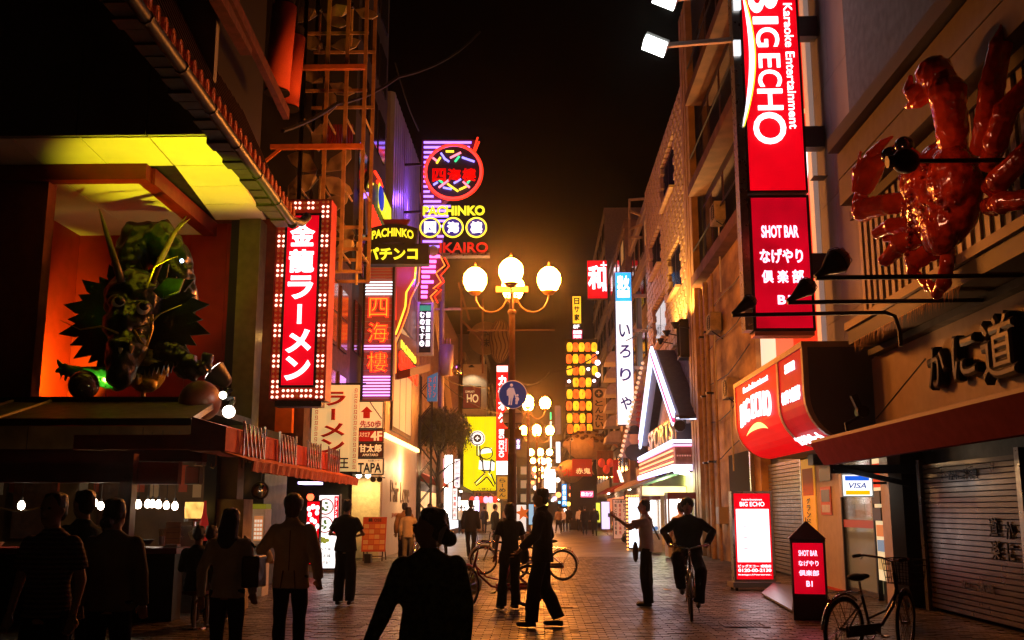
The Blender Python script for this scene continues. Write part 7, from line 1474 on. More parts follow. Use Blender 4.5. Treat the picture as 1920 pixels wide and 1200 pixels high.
MB().box(4.85, 6.24, 6.0, 16.3, 7.38, 7.62).build('upper_eave', MATS['blackened_wood'], cr)
MB().box(5.35, 6.24, 6.0, 16.6, 7.63, 12).build('upper_wall', M_dark, cr)
# red fascia with sloping end
m = MB(); m.hexa([(4.78, 16.9, 2.24), (4.78, 6.0, 2.24), (4.66, 6.0, 2.24), (4.66, 16.9, 2.24), (4.62, 17.0, 2.60), (4.62, 6.0, 2.60), (4.48, 6.0, 2.60), (4.48, 17.0, 2.60)]); m.build('red_fascia', mat('maroon_fascia', (.24, .008, .005), .8, nz=.15, spec=.08), cr)
MB().box(4.50, 4.60, 6.0, 17.0, 2.605, 2.65).build('fascia_trim', mat('brown_trim', (.35, .18, .07), .5), cr)
m = MB(); m.prism([(4.61, 6, 2.62), (5.44, 6, 2.80), (5.44, 6, 2.70), (4.61, 6, 2.52)], (0, 10.9, 0)); m.build('awning_roof', mat('awning_roof_brown', (.12, .06, .03), .5), cr)
MB().box(4.7, 6.1, 16.7, 16.76, 2.1, 2.24).build('awning_bracket', M_black, cr); 
m = MB().bar((4.75, 16.72, 2.2), (6.0, 16.72, 1.92), .08); m.build('awning_strut', M_black, cr)
shy = [(6.05, 6.10, 13.1, 16.35, .06+k*.075, .06+k*.075+.058) for k in range(29)]+[(6.05, 6.10, 9.6, 12.95, .06+k*.075, .06+k*.075+.058) for k in range(29)]
sh2 = thing('brown_shutter', 'ribbed metal shutter of the crab restaurant with dark brush characters', 'shutter', (6.05, 14, 0)); pieces('slat', shy, mat('warm_shutter_metal', (.10, .06, .03), .30, .8, nz=.25, scale=3), sh2)
for a in (12.96, 16.36): MB().box(6.0, 6.12, a, a+.13, 0, 2.3).build('guide_rail', M_steel, sh2)
f = Fr((6.04, 16.2, .1), (0, -1, 0), (0, 0, 1), 3.1, 2.1); vtext(f, '道楽', M_ink, sh2, 2.3, 1.35, .75, .28, bold=.03, c=.003); text(f, 'かに道楽', M_ink, sh2, 1.6, .38, 1.1, .12, bold=.02, c=.003); text(f, 'かに料理', M_ink, sh2, 1.4, 1.92, 1.0, .15, bold=.02, c=.003); vtext(f, 'かに', M_ink, sh2, 2.75, 1.3, .75, .22, bold=.03, c=.003)
f = Fr((5.44, 16.5, 2.8), (0, -1, 0), (0, 0, 1), 8, 1.1); M_lac = mat('black_lacquer', (.008, .006, .006), .4, spec=.2)
nb_ = thing('brush_name_letters', 'big glossy black brush letters Kani Do on the cream name board', 'lettering', (5.44, 13, 2.9))
for ch, yc_, w_, h_, zc__ in (('か', 13.58, .64, .58, .60), ('に', 12.7, .74, .60, .62), ('道', 11.75, .95, .80, .58)): text(f, ch, M_lac, nb_, 16.5-yc_, zc__, w_, h_, bold=.06, ext=.09, c=.004, name='character', thick=.14)
# ------------------------------------------------------------------ crab
cc = PY(1768, 365, 11.6); nrm = V((-.95, -.30, 0)).normalized(); cu = V((.30, -.95, 0)).normalized()
SC = 1/160.
def C(px, py, c=0.): return cc+cu*((px-1768)/112)+V((0, 0, (365-py)*SC/1.04))+nrm*c
crab = thing('crab_sculpture', 'giant glossy red mechanical crab with claws and legs on the balcony front', 'crab statue', cc-V((0, 0, .8)))
M_crab = mat('crab_shell', (.75, .06, .015), .18, nz=.45, scale=7, bump=.5, coat=.8, col2=(.22, .012, .006)); M_crl = mat('crab_leg_shell', (.80, .07, .018), .15, nz=.35, scale=6, bump=.25, coat=1.)
Rm = Matrix((cu, nrm, V((0, 0, 1)))).transposed()
m = MB(); m.ball(cc, (.60, .28, .66), 20, 14, Rm); m.ball(C(1748, 330, .12), (.36, .2, .35), 14, 10, Rm); m.ball(C(1800, 350, .12), (.34, .2, .42), 14, 10, Rm); m.ball(C(1770, 440, .10), (.3, .18, .3), 12, 8, Rm)
rs = random.Random(9)
for k in range(90): a = rs.uniform(0, 6.28); q = rs.uniform(.1, .9)**.6; m.ball(C(1768+math.cos(a)*q*68, 365+math.sin(a)*q*98, .33*math.sqrt(max(0, 1-q*q))+.02), rs.uniform(.016, .030), 7, 5)
for k in range(14): s_ = k/13; m.ball(C(1702+12*math.sin(s_*3), 300+150*s_, .10), .045, 7, 5); m.ball(C(1712+14*math.sin(s_*2.5+.3), 285+180*s_, .18), .035, 7, 5); m.ball(C(1724+10*math.sin(s_*3.5), 280+190*s_, .24), .03, 7, 5)
blob(m, 'shell', M_crab, crab, .015, 2, .014, 9)
def crleg(pts, rr, name='leg', spikes=0, mat_=None):
    m = MB(); P3 = [C(x, y_, c_) for x, y_, c_ in pts]; m.tube(P3, rr, 10)
    for i in range(1, len(P3)-1): m.ball(P3[i], rr[i]*1.08, 10, 7)
    for k in range(spikes):
        i = k % (len(P3)-1); s_ = rs.random(); p = P3[i].lerp(P3[i+1], s_); r_ = rr[i]*(1-s_)+rr[i+1]*s_; m.ball(p+V((0, 0, 1 if k % 2 else -1))*r_*.95+cu*rs.uniform(-.03, .03), .025, 6, 4)
    return blob(m, name, mat_ or M_crl, crab, .014, 2, .008, 14)
crleg([(1712, 350, .0), (1680, 347, .15), (1632, 340, .22), (1622, 315, .2), (1628, 280, .2)], [.13, .13, .15, .10, .09], 'claw_arm', 20)
m = MB(); m.tube([C(1626, 300, .2), C(1640, 262, .2), C(1665, 245, .2)], [.12, .20, .14], 12); m.tube([C(1640, 255, .2), C(1658, 230, .2), C(1680, 217, .2), C(1705, 214, .2)], [.13, .09, .06, .015], 10); m.tube([C(1660, 255, .2), C(1690, 248, .2), C(1714, 233, .2)], [.11, .06, .015], 10)
for k in range(16): m.ball(C(1632+k*1.5, 300-k*5, .36), .025, 6, 4)
blob(m, 'claw', M_crl, crab, .014, 2, .01, 12)
crleg([(1800, 300, .05), (1815, 260, .15), (1818, 190, .2), (1812, 150, .2)], [.16, .18, .21, .15], 'claw_arm', 20)
m = MB(); m.ball(C(1800, 140, .22), (.24, .2, .22), 14, 10, Rm); m.tube([C(1790, 150, .25), C(1765, 165, .3), C(1757, 145, .3), C(1765, 120, .3)], [.13, .11, .07, .02], 10); m.tube([C(1800, 170, .25), C(1778, 185, .3), C(1750, 180, .32)], [.1, .07, .02], 10)
blob(m, 'claw', M_crl, crab, .014, 2, .02, 12)
for pts, rr in (([(1710, 395, -.02), (1675, 392, .1), (1642, 398, .14)], [.09, .10, .07]), ([(1712, 415, -.05), (1670, 410, .0), (1648, 408, .05)], [.08, .08, .05]), ([(1735, 425, 0), (1700, 440, .15), (1664, 468, .2)], [.11, .13, .08]), ([(1745, 465, -.02), (1718, 480, .1), (1708, 508, .12)], [.12, .12, .06]), ([(1768, 480, 0), (1778, 510, .1), (1772, 545, .12), (1755, 560, .1), (1742, 535, .1)], [.10, .08, .09, .07, .04]), ([(1712, 505, .05), (1735, 540, .08), (1758, 552, .08)], [.05, .05, .04]),
    ([(1835, 310, -.05), (1868, 270, .08), (1885, 215, .12), (1905, 150, .12), (1925, 95, .08)], [.12, .14, .14, .12, .05]), ([(1845, 345, -.05), (1880, 320, .1), (1905, 275, .14), (1945, 240, .12)], [.10, .13, .13, .08]), ([(1845, 385, -.05), (1880, 390, .1), (1940, 360, .12)], [.10, .13, .12]), ([(1840, 420, -.05), (1880, 432, .08), (1945, 452, .08)], [.10, .12, .09])): crleg(pts, rr, 'leg', 14)
for px, py in ((1704, 256), (1734, 250)): 
    o = MB().ball(C(px, py, .25), .115, 14, 10).build('eye', mat('crab_eye', (.01, .008, .01), .08, coat=1), crab, smooth=True); MB().tube([C(px, py, .25), C(px+12, py+35, .12)], [.05, .07], 8).build('stalk', M_crl, o, smooth=True)
MB().bar(C(1768, 330, -.1), C(1768, 330, -.1)+V((.9, 0, 0)), .14).build('mount', M_black, crab)
# black rods with caged lamps
def rod_lamp(label, px, py, Y, px2, r, face_left=False, bend=False):
    p = PY(px, py, Y); e = PY(px2, py-2, Y); t = thing('rod_lamp', label, 'lamp', e, 'unlit lamps on long black rods')
    MB().tube([p+V((-.02, 0, -.02)), e]+([e+V((.12, 0, -.05)), e+V((.17, 0, -.25)), e+V((.17, 0, -.45))] if bend else []), .028, 6).build('rod', M_rope, t)
    d = V((.80, .2, .62)).normalized(); q = d.to_track_quat('Z', 'Y').to_matrix(); m = MB().lathe([(.035, -.02), (.045, .08), (.06, .13), (r*.75, .22), (r, .22+r*.6)], (0, 0, 0), 14); m.v = [tuple(p+q @ V(v)) for v in m.v]; m.build('hood', M_black, t, smooth=True)
    m = MB().lathe([(r*.97, .22+r*.6), (r*.9, .22+r*1.0), (r*.5, .22+r*1.45), (.01, .22+r*1.6)], (0, 0, 0), 14); m.v = [tuple(p+q @ V(v)) for v in m.v]; m.build('bulb', mat('grey_lamp_glass', (.32, .28, .22), .15), t, smooth=True)
    m = MB()
    for k in range(4): a = k*PI/4; m.tube([V((math.cos(a)*r*1.04, math.sin(a)*r*1.04, .22+r*.6)), V((math.cos(a)*r*.8, math.sin(a)*r*.8, .22+r*1.3)), V((0, 0, .22+r*1.72)), V((-math.cos(a)*r*.8, -math.sin(a)*r*.8, .22+r*1.3)), V((-math.cos(a)*r*1.04, -math.sin(a)*r*1.04, .22+r*.6))], .005, 4)
    m.v = [tuple(p+q @ V(v)) for v in m.v]; m.build('cage', M_black, t)
rod_lamp('unlit caged lamp against the grey wall, on the highest of three long rods', 1533, 518, 11.0, 1925, .15)
rod_lamp('unlit caged lamp overlapping the foot of the SHOT BAR sign, on the middle rod', 1480, 564, 12.0, 1925, .12)
rod_lamp('unlit caged lamp left of the SHOT BAR sign, on the bent lowest rod', 1376, 588, 13.2, 1660, .10, bend=True)
p = PY(1698, 302, 10.6); t = thing('rod_lamp', 'big black lamp head hiding part of the crab beside its eyes', 'lamp', p, 'unlit lamps on long black rods'); MB().ball(p, (.15, .13, .14), 14, 10).build('hood', M_black, t, smooth=True); MB().tube([p+V((-.2, 0, -.01)), p+V((-.12, 0, 0))], .07, 8).build('socket', M_black, t); MB().tube([p, PY(1925, 300, 10.6)], .025, 6).build('rod', M_rope, t)
plamp('crab_light', p+V((-.35, .35, .05)), (1, .34, .17), 17, .08, t, 140, cc)
# spotlight on the awning with guy rod
p = PY(1617, 772, 15.2); t = thing('awning_spotlight', 'black spotlight cluster standing on the awning roof below the name board', 'spotlight', p-V((0, 0, .3)))
m = MB(); m.lathe([(.05, -.12), (.09, .02), (.09, .06)], p, 12, 'y'); m.build('head', M_black, t); m = MB(); m.bar(p+V((-.12, 0, .25)), p+V((-.03, 0, .02)), .09); m.build('head', M_black, t); MB().lathe([(.01, -.135), (.085, -.12)], p, 12, 'y').build('lens', emi('olive_lens', (.5, .32, .1), .25), t); plamp('spot_light', p+V((-.15, -.2, .25)), (1, .45, .16), 130, .06, t, 70, cc)  # spot beam added to this unlit cluster to brighten the crab
MB().tube([p+V((0, 0, -.05)), p+V((-.25, 0, -.18)), p+V((-.22, 0, -.42))], .03, 6).build('bracket', M_black, t); MB().tube([p+V((.2, 0, -.1)), PY(1735, 673, 13.8)], .012, 5).build('guy_rod', M_black, t)
# ================================================================== people
M_skin = mat('skin', (.55, .33, .22), .55, nz=.1); M_lips = mat('lips', (.35, .12, .10), .5)
M_hair = mat('black_hair', (.018, .012, .010), .42, nz=.4, scale=40, bump=.6, stretch=(1, 1, .15)); M_hairb = mat('brown_hair', (.09, .04, .02), .45, nz=.4, scale=40, bump=.6, stretch=(1, 1, .15))
def cloth(name, c): return mat(name, c, .85, nz=.18, scale=7, bump=.25, spec=.2)
C_black = cloth('black_cloth', (.014, .013, .014)); C_suit = cloth('charcoal_suit', (.022, .02, .022)); C_navy = cloth('navy_cloth', (.02, .022, .035)); C_dark = cloth('dark_trousers', (.03, .026, .024))
C_beige = cloth('beige_jacket_cloth', (.68, .58, .40)); C_white = cloth('white_cloth', (.75, .72, .68)); C_tan = cloth('tan_jacket_cloth', (.33, .20, .10)); C_khaki = cloth('khaki_cloth', (.22, .20, .14)); C_cream = cloth('cream_cloth', (.6, .5, .32)); C_grey = cloth('grey_cloth', (.16, .15, .14))
def lathe_pts(mb, secs, n=14, T=lambda p: p):
    vs = []
    for z, rx, ry, cx, cy in secs:
        for k in range(n): a = 2*PI*k/n; vs.append(T(V((cx+math.cos(a)*rx, cy+math.sin(a)*ry, z))))
    m = len(secs); fs = [(i*n+k, i*n+(k+1) % n, (i+1)*n+(k+1) % n, (i+1)*n+k) for i in range(m-1) for k in range(n)]+[tuple(range(n-1, -1, -1)), tuple((m-1)*n+k for k in range(n))]
    mb.add(vs, fs)
J0 = dict(sL=(-.165, 0, 1.372), sR=(.165, 0, 1.372), eL=(-.235, -.02, 1.13), eR=(.235, -.02, 1.13), wL=(-.24, .06, .90), wR=(.24, .06, .90),
    hL=(-.09, 0, .90), hR=(.09, 0, .90), kL=(-.10, .02, .50), kR=(.10, .02, .50), aL=(-.10, -.02, .09), aR=(.10, -.02, .09))
def hand(mb, w_, d, curl=.5, s=1.):
    d = d.normalized(); x = d.cross(V((0, 0, 1))); x = x.normalized() if x.length > .1 else V((1, 0, 0)); nn = x.cross(d)
    m = w_+d*.045*s; mb.tube([w_-d*.02, w_+d*.02*s, m+d*.02*s, w_+d*.085*s], [.024*s, .036*s, .038*s, .034*s], 8, ell=.6)
    for k in range(4):
        b = w_+d*.08*s+x*(k-1.5)*.018*s; L = (.062, .072, .068, .052)[k]*s; c = curl*1.1
        p1 = b+(d*math.cos(c*.5)+nn*math.sin(c*.5))*L*.42; p2 = p1+(d*math.cos(c*1.3)+nn*math.sin(c*1.3))*L*.33; p3 = p2+(d*math.cos(c*2.0)+nn*math.sin(c*2.0))*L*.27
        mb.tube([b-d*.02*s, b, p1, p2, p3], [.010*s, .0100*s, .0092*s, .0085*s, .007*s], 6)
    b = w_+d*.03*s-x*.03*s; mb.tube([b, b+(d*.6-x*.7+nn*.3)*.035*s, b+(d*1.0-x*.5+nn*.6)*.06*s], [.013*s, .011*s, .008*s], 6)
def person(label, loc, rz, H=1.7, top='jacket', tm=None, bm=None, hair='short', hm=None, pose=None, yaw=0., nod=0., lean=0., vox=.017, far=False, bottom='trousers', w=1., curl=(.5, .5), shoes=None, group=None, extra=None, sleeve=None):
    J = dict(J0); J.update(pose or {}); J = {k: V(v) for k, v in J.items()}; s = H/1.72; hm = hm or M_hair; tm = tm or C_black; bm = bm or C_dark
    t = thing('person', label, 'person', loc, group, rz=rz)
    def T(p):
        p = V(p); 
        if p.z > .92: p = V((p.x, p.y+(p.z-.92)*lean, p.z-(p.z-.92)*abs(lean)*.22*abs(lean)))
        return p*s
    def TJ(k):
        p = J[k]; return T(p) if k[0] == 's' else p*s
    if far: vox = .034
    hc = V((0, .02, 1.60)); Ry = Matrix.Rotation(yaw, 3, 'Z') @ Matrix.Rotation(-nod, 3, 'X')
    def Hd(p): return T(hc+Ry @ V(p))
    # --- body
    m = MB(); lathe_pts(m, [(.84, .12, .09, 0, 0), (.95, .14, .10, 0, 0), (1.10, .12, .09, 0, 0), (1.25, .14, .095, 0, 0), (1.38, .15, .09, 0, 0), (1.44, .08, .065, 0, 0), (1.49, .052, .055, 0, .005), (1.56, .052, .055, 0, .01)], 12, T)
    m.tube([T((0, 0, 1.42)), T((0, .01, 1.50)), Hd((0, -.01, -.04))], [.058*s, .05*s, .05*s], 10)
    m.ball(Hd((0, 0, .02)), (.076*s, .094*s, .105*s), 16, 12); m.ball(Hd((0, .030, -.045)), (.058*s, .060*s, .068*s), 12, 8)
    if not far:
        m.tube([Hd((0, .085, .03)), Hd((0, .110, -.012)), Hd((0, .098, -.022))], [.009*s, .015*s, .010*s], 6)
        for a in (-1, 1): m.ball(Hd((.079*a, -.005, .0)), (.011*s, .020*s, .032*s), 8, 6)
        m.tube([Hd((-.02, .088, -.052)), Hd((.02, .088, -.052))], .008*s, 6)
    for a in 'LR':
        m.tube([TJ('s'+a), TJ('e'+a), TJ('w'+a)], [.048*s, .038*s, .026*s], 8); m.ball(TJ('e'+a), .038*s, 8, 6)
        if far: d = (TJ('w'+a)-TJ('e'+a)).normalized(); m.tube([TJ('w'+a), TJ('w'+a)+d*.08, TJ('w'+a)+d*.15], [.03, .035, .02], 6)
        m.tube([TJ('h'+a), TJ('k'+a), TJ('a'+a)], [.075*s, .050*s, .036*s], 8); m.ball(TJ('k'+a), .052*s, 8, 6)
    blob(m, 'body', M_skin, t, vox, 2, local=True)
    if not far:
        for i, a in enumerate('LR'):
            m = MB(); hand(m, TJ('w'+a), TJ('w'+a)-TJ('e'+a), curl[i], s); blob(m, 'hand', M_skin, t, .0065, 1, local=True)
        for a in (-1, 1): MB().ball(Hd((.030*a, .086, .022)), (.013*s, .008*s, .009*s), 8, 6).build('eye', M_ink, t, local=True, smooth=True)
        MB().tube([Hd((-.022, .0955, -.050)), Hd((0, .099, -.049)), Hd((.022, .0955, -.050))], .005*s, 5).build('mouth', M_lips, t, local=True)
    # --- top garment
    m = MB(); e = {'jacket': .030, 'shirt': .022, 'tee': .020, 'coat': .035}.get(top, .022); hem = {'jacket': .80, 'tee': .88, 'shirt': .86, 'coat': .62}.get(top, .86)
    lathe_pts(m, [(hem, (.150+e)*w, .112+e, 0, 0), (.95, (.140+e)*w, .102+e, 0, 0), (1.10, (.122+e+(.014 if top == 'jacket' else 0))*w, .095+e, 0, 0), (1.25, (.150+e)*w, .100+e, 0, 0), (1.35, (.168+e*.8)*w, .098+e, 0, -.005), (1.41, (.142+e*.6)*w, .085+e*.7, 0, -.005), (1.445, .100*w, .072, 0, 0), (1.47, .070, .066, 0, 0), (1.485, .062, .064, 0, .003)], 16, T)
    for a in 'LR':
        S_, E_, W_ = TJ('s'+a), TJ('e'+a), TJ('w'+a); q = e*.9
        if top in ('jacket', 'coat', 'shirt') and sleeve != 'short':
            m.tube([S_, S_.lerp(E_, .5), E_, E_.lerp(W_, .5), W_], [(.054+q)*s, (.046+q)*s, (.038+q)*s, (.034+q)*s, (.028+q)*s], 10); m.ball(E_, (.038+q)*s, 8, 6)
        else: m.tube([S_, S_.lerp(E_, .4), S_.lerp(E_, .72)], [(.052+q)*s, (.052+q)*s, (.052+q)*s], 10)
        m.ball(S_, (.054+q*.7)*s, 10, 7)
    if top == 'jacket' and not far:
        m.tube([T((-.055, -.03, 1.49)), T((0, -.07, 1.50)), T((.055, -.03, 1.49)), T((.045, .06, 1.46)), T((0, .12, 1.30))], .017*s, 6); m.tube([T((-.055, -.03, 1.49)), T((-.045, .06, 1.46)), T((0, .12, 1.30))], .017*s, 6)
    blob(m, 'jacket' if top in ('jacket', 'coat') else 'shirt', tm, t, vox, 2, .012*s if not far else 0, 6, local=True)
    # --- legs
    m = MB()
    if bottom == 'skirt':
        lathe_pts(m, [(.42, .20, .17, 0, .0), (.65, .185, .15, 0, 0), (.88, .165, .125, 0, 0), (1.0, .135, .105, 0, 0)], 16, lambda p: p*s); nm = 'skirt'
    else:
        nm = 'trousers'; fl = {'flared': (.072, .088), 'wide': (.095, .085)}.get(bottom, (.068, .056)); m.ball(V((0, 0, .93))*s, (.150*s*w, .112*s, .12*s), 14, 8)
        for a in 'LR':
            H_, K_, A_ = TJ('h'+a), TJ('k'+a), TJ('a'+a); m.tube([H_+V((0, 0, .04)), H_.lerp(K_, .4), K_, K_.lerp(A_, .5), A_-V((0, 0, .02))], [.098*s, .088*s, fl[0]*s, (fl[0]+fl[1])/2*s, fl[1]*s], 10); m.ball(K_, fl[0]*s, 8, 6)
    blob(m, nm, bm, t, vox, 2, .012*s if not far else 0, 7, local=True)
    m = MB()
    for a in 'LR':
        K_, A_ = TJ('k'+a), TJ('a'+a); sh = (A_-K_).normalized(); f_ = V((0, 1, 0)); f_ = (f_-sh*f_.dot(sh)).normalized()
        if A_.z < .14*s: f_ = V((0, 1, 0))
        b = A_+sh*.035*s if A_.z >= .14*s else V((A_.x, A_.y, .045))
        m.tube([b-f_*.055*s, b, b+f_*.08*s, b+f_*.17*s, b+f_*.20*s], [.038*s, .043*s, .042*s, .036*s, .02*s], 8, ell=.9)
    m.v = [(x, y_, max(z, .0)) for x, y_, z in m.v]
    blob(m, 'shoes', shoes or M_black, t, vox if far else .012, 1, local=True)
    # --- hair
    m = MB(); m.ball(Hd((0, -.024, .052)), (.086*s, .090*s, .088*s), 16, 12)
    if not far: 
        for k in range(16): a = 2*PI*k/16; m.ball(Hd((math.cos(a)*.050, -.026+math.sin(a)*.056, .078+.018*math.cos(k*2.1))), .034*s, 7, 5)
    if hair in ('short', 'fluffy'):
        m.ball(Hd((0, -.055, -.005)), (.078*s, .055*s, .075*s), 12, 8)
        if hair == 'fluffy': m.ball(Hd((0, -.03, .05)), (.105*s, .115*s, .105*s), 14, 10); m.ball(Hd((0, -.07, -.03)), (.085*s, .06*s, .08*s), 10, 8)
    elif hair == 'long': m.tube([Hd((0, -.045, .05)), Hd((0, -.065, -.06)), T((0, -.075, 1.42)), T((0, -.09, 1.33))], [.09*s, .10*s, .105*s, .06*s], 12, ell=.7); m.ball(Hd((0, -.04, 0)), (.10*s, .08*s, .11*s), 12, 8)
    elif hair == 'bun': m.ball(Hd((0, -.05, .0)), (.08*s, .07*s, .08*s), 12, 8); m.ball(Hd((0, -.135, -.06)), (.056*s, .052*s, .052*s), 12, 8)
    elif hair == 'bob': m.ball(Hd((0, -.035, -.01)), (.105*s, .09*s, .13*s), 14, 10); m.tube([Hd((0, -.05, 0)), Hd((0, -.06, -.13))], [.09*s, .085*s], 12, ell=.8)
    blob(m, 'hair', hm, t, vox if far else .013, 1, .006 if not far else 0, 22, local=True)
    if extra: extra(t, T, TJ, Hd, s)
    return t
def at(px, py): return PZ(px, py, 0)
def atY(px, Y): p = PY(px, 960, Y); return V((p.x, Y, 0))
walk = dict(kL=(-.10, .10, .50), aL=(-.09, .24, .12), kR=(.10, .04, .50), aR=(.10, -.26, .14), hL=(-.09, .01, .90), hR=(.09, -.01, .90))
walk2 = dict(kR=(.10, .10, .50), aR=(.09, .16, .10), kL=(-.10, .02, .50), aL=(-.10, -.16, .12))
def seat(c_, n_): pass
# foreground woman with tied hair, back to the camera, head turned left
def ex_scrunchie(t, T, TJ, Hd, s):
    m = MB(); m.tube([Hd((.042*math.cos(a), -.098-.012*math.sin(a), -.035+.046*math.sin(a))) for a in [2*PI*k/14 for k in range(14)]], .016, 6, closed=True); m.build('hair_band', mat('white_hair_band', (.8, .82, .82), .8), t, local=True)
M_print = mat('leaf_print_cloth', (.16, .24, .12), .85, nz=.9, scale=22, bump=.2, col2=(.008, .010, .008))
person('woman in the front with dark leafy print top and hair tied by a white band', atY(806, 5.75), math.radians(18), 1.53, 'shirt', M_print, C_black, 'bun', pose=dict(eL=(-.27, .0, 1.13), wL=(-.36, .06, .89)), yaw=1.0, vox=.013, w=1.12, extra=ex_scrunchie)
# suited man walking to the left
def ex_cuffs(t, T, TJ, Hd, s): MB().tube([T((-.05, .0, 1.488)), T((0, -.055, 1.50)), T((.05, .0, 1.488)), T((.0, .07, 1.47))], .014, 6, closed=True).build('collar', C_white, t, local=True)
person('tall man in a black suit striding left past the bicycles', at(1018, 1176), math.radians(82), 1.80, 'jacket', C_suit, C_suit, 'short', bottom='wide', pose=dict(kL=(-.09, .10, .50), aL=(-.09, .13, .09), kR=(.10, .00, .50), aR=(.10, -.19, .12), eR=(.24, -.06, 1.13), wR=(.24, .10, .90), eL=(-.22, .06, 1.13), wL=(-.24, .24, .97)), yaw=.0, vox=.013, w=1.16, extra=ex_cuffs)
# woman in black beside the bicycle
def ex_bag(t, T, TJ, Hd, s): 
    m = MB(); m.ball(V((.26, .05, .82)), (.07, .17, .15), 12, 8); blob(m, 'handbag', mat('black_leather', (.015, .012, .012), .3), t, .014, 2, local=True); MB().tube([T((.10, .06, 1.46)), V((.26, .12, 1.1)), V((.26, .1, .92))], .012, 5).build('strap', M_black, t, local=True)
person('woman in black with flared trousers and handbag in front of the lamp post', at(956, 1143), math.radians(25), 1.62, 'tee', C_black, C_black, 'bob', pose=dict(eL=(-.24, -.02, 1.13), wL=(-.25, .02, .89), kL=(-.12, .02, .5), aL=(-.16, -.02, .09)), bottom='flared', extra=ex_bag, vox=.013)
# man taking a picture
def ex_camera(t, T, TJ, Hd, s):
    c = (TJ('wL')+TJ('wR'))/2+V((0, .10, .03)); MB().box(c.x-.05, c.x+.05, c.y-.012, c.y+.014, c.z-.032, c.z+.032).build('camera_body', mat('silver_camera', (.5, .45, .42), .3, .6), t, local=True); MB().lathe([(.02, 0), (.022, .025)], (c.x, c.y+.014, c.z), 10, 'y').build('lens', M_black, t, local=True)
    m = MB(); m.ball(V((-.05, .17, .86)), (.08, .05, .17), 12, 8); blob(m, 'shoulder_bag', C_khaki, t, .016, 2, local=True); MB().tube([T((-.14, -.06, 1.44)), T((-.02, -.14, 1.25)), V((.02, -.22, 1.05))], .014, 5).build('bag_strap', C_khaki, t, local=True)
person('man in a white T-shirt raising a small camera with both hands', at(1214, 1138), math.radians(84), 1.68, 'tee', C_white, C_black, 'short', pose=dict(eL=(-.16, .30, 1.30), wL=(-.06, .50, 1.44), eR=(.20, .26, 1.25), wR=(.07, .50, 1.44), kL=(-.10, .03, .5), kR=(.12, -.01, .5)), bottom='wide', curl=(1.1, 1.1), vox=.013, w=1.05, extra=ex_camera)
# black T-shirt man from behind, arms folded forward
person('stocky man in a black T-shirt standing before the lit ramen menu board', at(645, 1135), math.radians(-8), 1.68, 'tee', C_black, C_black, 'short', pose=dict(eL=(-.29, .02, 1.16), wL=(-.14, .22, 1.13), eR=(.29, .02, 1.16), wR=(.14, .22, 1.13)), bottom='wide', w=1.22, vox=.014)
# beige jacket man
def ex_vent(t, T, TJ, Hd, s):
    for a in (-1, 1): MB().tube([V((.055*a, -.150, .98))*s, V((.075*a, -.160, .80))*s], .007, 5).build('vent', mat('jacket_shadow_seam', (.12, .09, .05), .9), t, local=True)
    MB().tube([V((0, -.137, 1.38))*s, V((0, -.142, .98))*s], .004, 4).build('seam', MATS['jacket_shadow_seam'], t, local=True)
person('man in a beige jacket with brown tousled hair, seen from behind', atY(550, 10.2), math.radians(4), 1.66, 'jacket', C_beige, C_black, 'fluffy', M_hairb, pose=dict(eL=(-.30, -.02, 1.18), wL=(-.26, .18, 1.08), eR=(.25, -.03, 1.13), wR=(.27, .04, .89)), w=1.06, vox=.013, extra=ex_vent)
# woman with long black hair, white cardigan and bag
def ex_tote(t, T, TJ, Hd, s): m = MB(); m.box(.18, .34, -.16, .04, .86, 1.13); blob(m, 'shoulder_bag', mat('black_leather', (0, 0, 0)), t, .016, 2, .01, 9, local=True); MB().tube([T((.14, .03, 1.45)), V((.25, -.03, 1.2))], .014, 5).build('strap', M_black, t, local=True)
person('woman with long black hair in a white lace cardigan carrying a big black bag', atY(434, 9.2), math.radians(-6), 1.53, 'shirt', C_white, C_navy, 'long', pose=dict(eL=(-.27, -.03, 1.12), wL=(-.28, .02, .86)), w=1.05, vox=.013, extra=ex_tote)
# three figures on the left
m_str = mat('striped_shirt', (.40, .34, .32), .85)
t_ = m_str.node_tree; g_ = t_.nodes.new('ShaderNodeNewGeometry'); sp = t_.nodes.new('ShaderNodeSeparateXYZ'); t_.links.new(g_.outputs['Position'], sp.inputs[0]); mm_ = t_.nodes.new('ShaderNodeMath'); mm_.operation = 'MULTIPLY'; mm_.inputs[1].default_value = 32; t_.links.new(sp.outputs['Z'], mm_.inputs[0])
fr_ = t_.nodes.new('ShaderNodeMath'); fr_.operation = 'FRACT'; t_.links.new(mm_.outputs[0], fr_.inputs[0]); rp_ = t_.nodes.new('ShaderNodeValToRGB'); rp_.color_ramp.interpolation = 'CONSTANT'; rp_.color_ramp.elements[0].color = (.20, .13, .12, 1); rp_.color_ramp.elements[1].position = .45; rp_.color_ramp.elements[1].color = (.05, .012, .015, 1); t_.links.new(fr_.outputs[0], rp_.inputs[0]); t_.links.new(rp_.outputs[0], t_.nodes['Principled BSDF'].inputs['Base Color'])
person('man in a striped raglan T-shirt with grey shoulders at the far left', atY(102, 6.8), math.radians(172), 1.63, 'tee', m_str, C_black, 'short', w=1.1, vox=.014)
person('bearded man in a dark teal shirt behind the striped T-shirt man', atY(158, 8.6), math.radians(60), 1.68, 'shirt', cloth('teal_shirt', (.02, .05, .055)), C_black, 'short', vox=.014)
person('woman with loosely pinned dark hair in a khaki top at the left counter', atY(217, 7.6), math.radians(10), 1.60, 'shirt', C_khaki, C_black, 'bun', yaw=-.3, vox=.014, w=1.1)
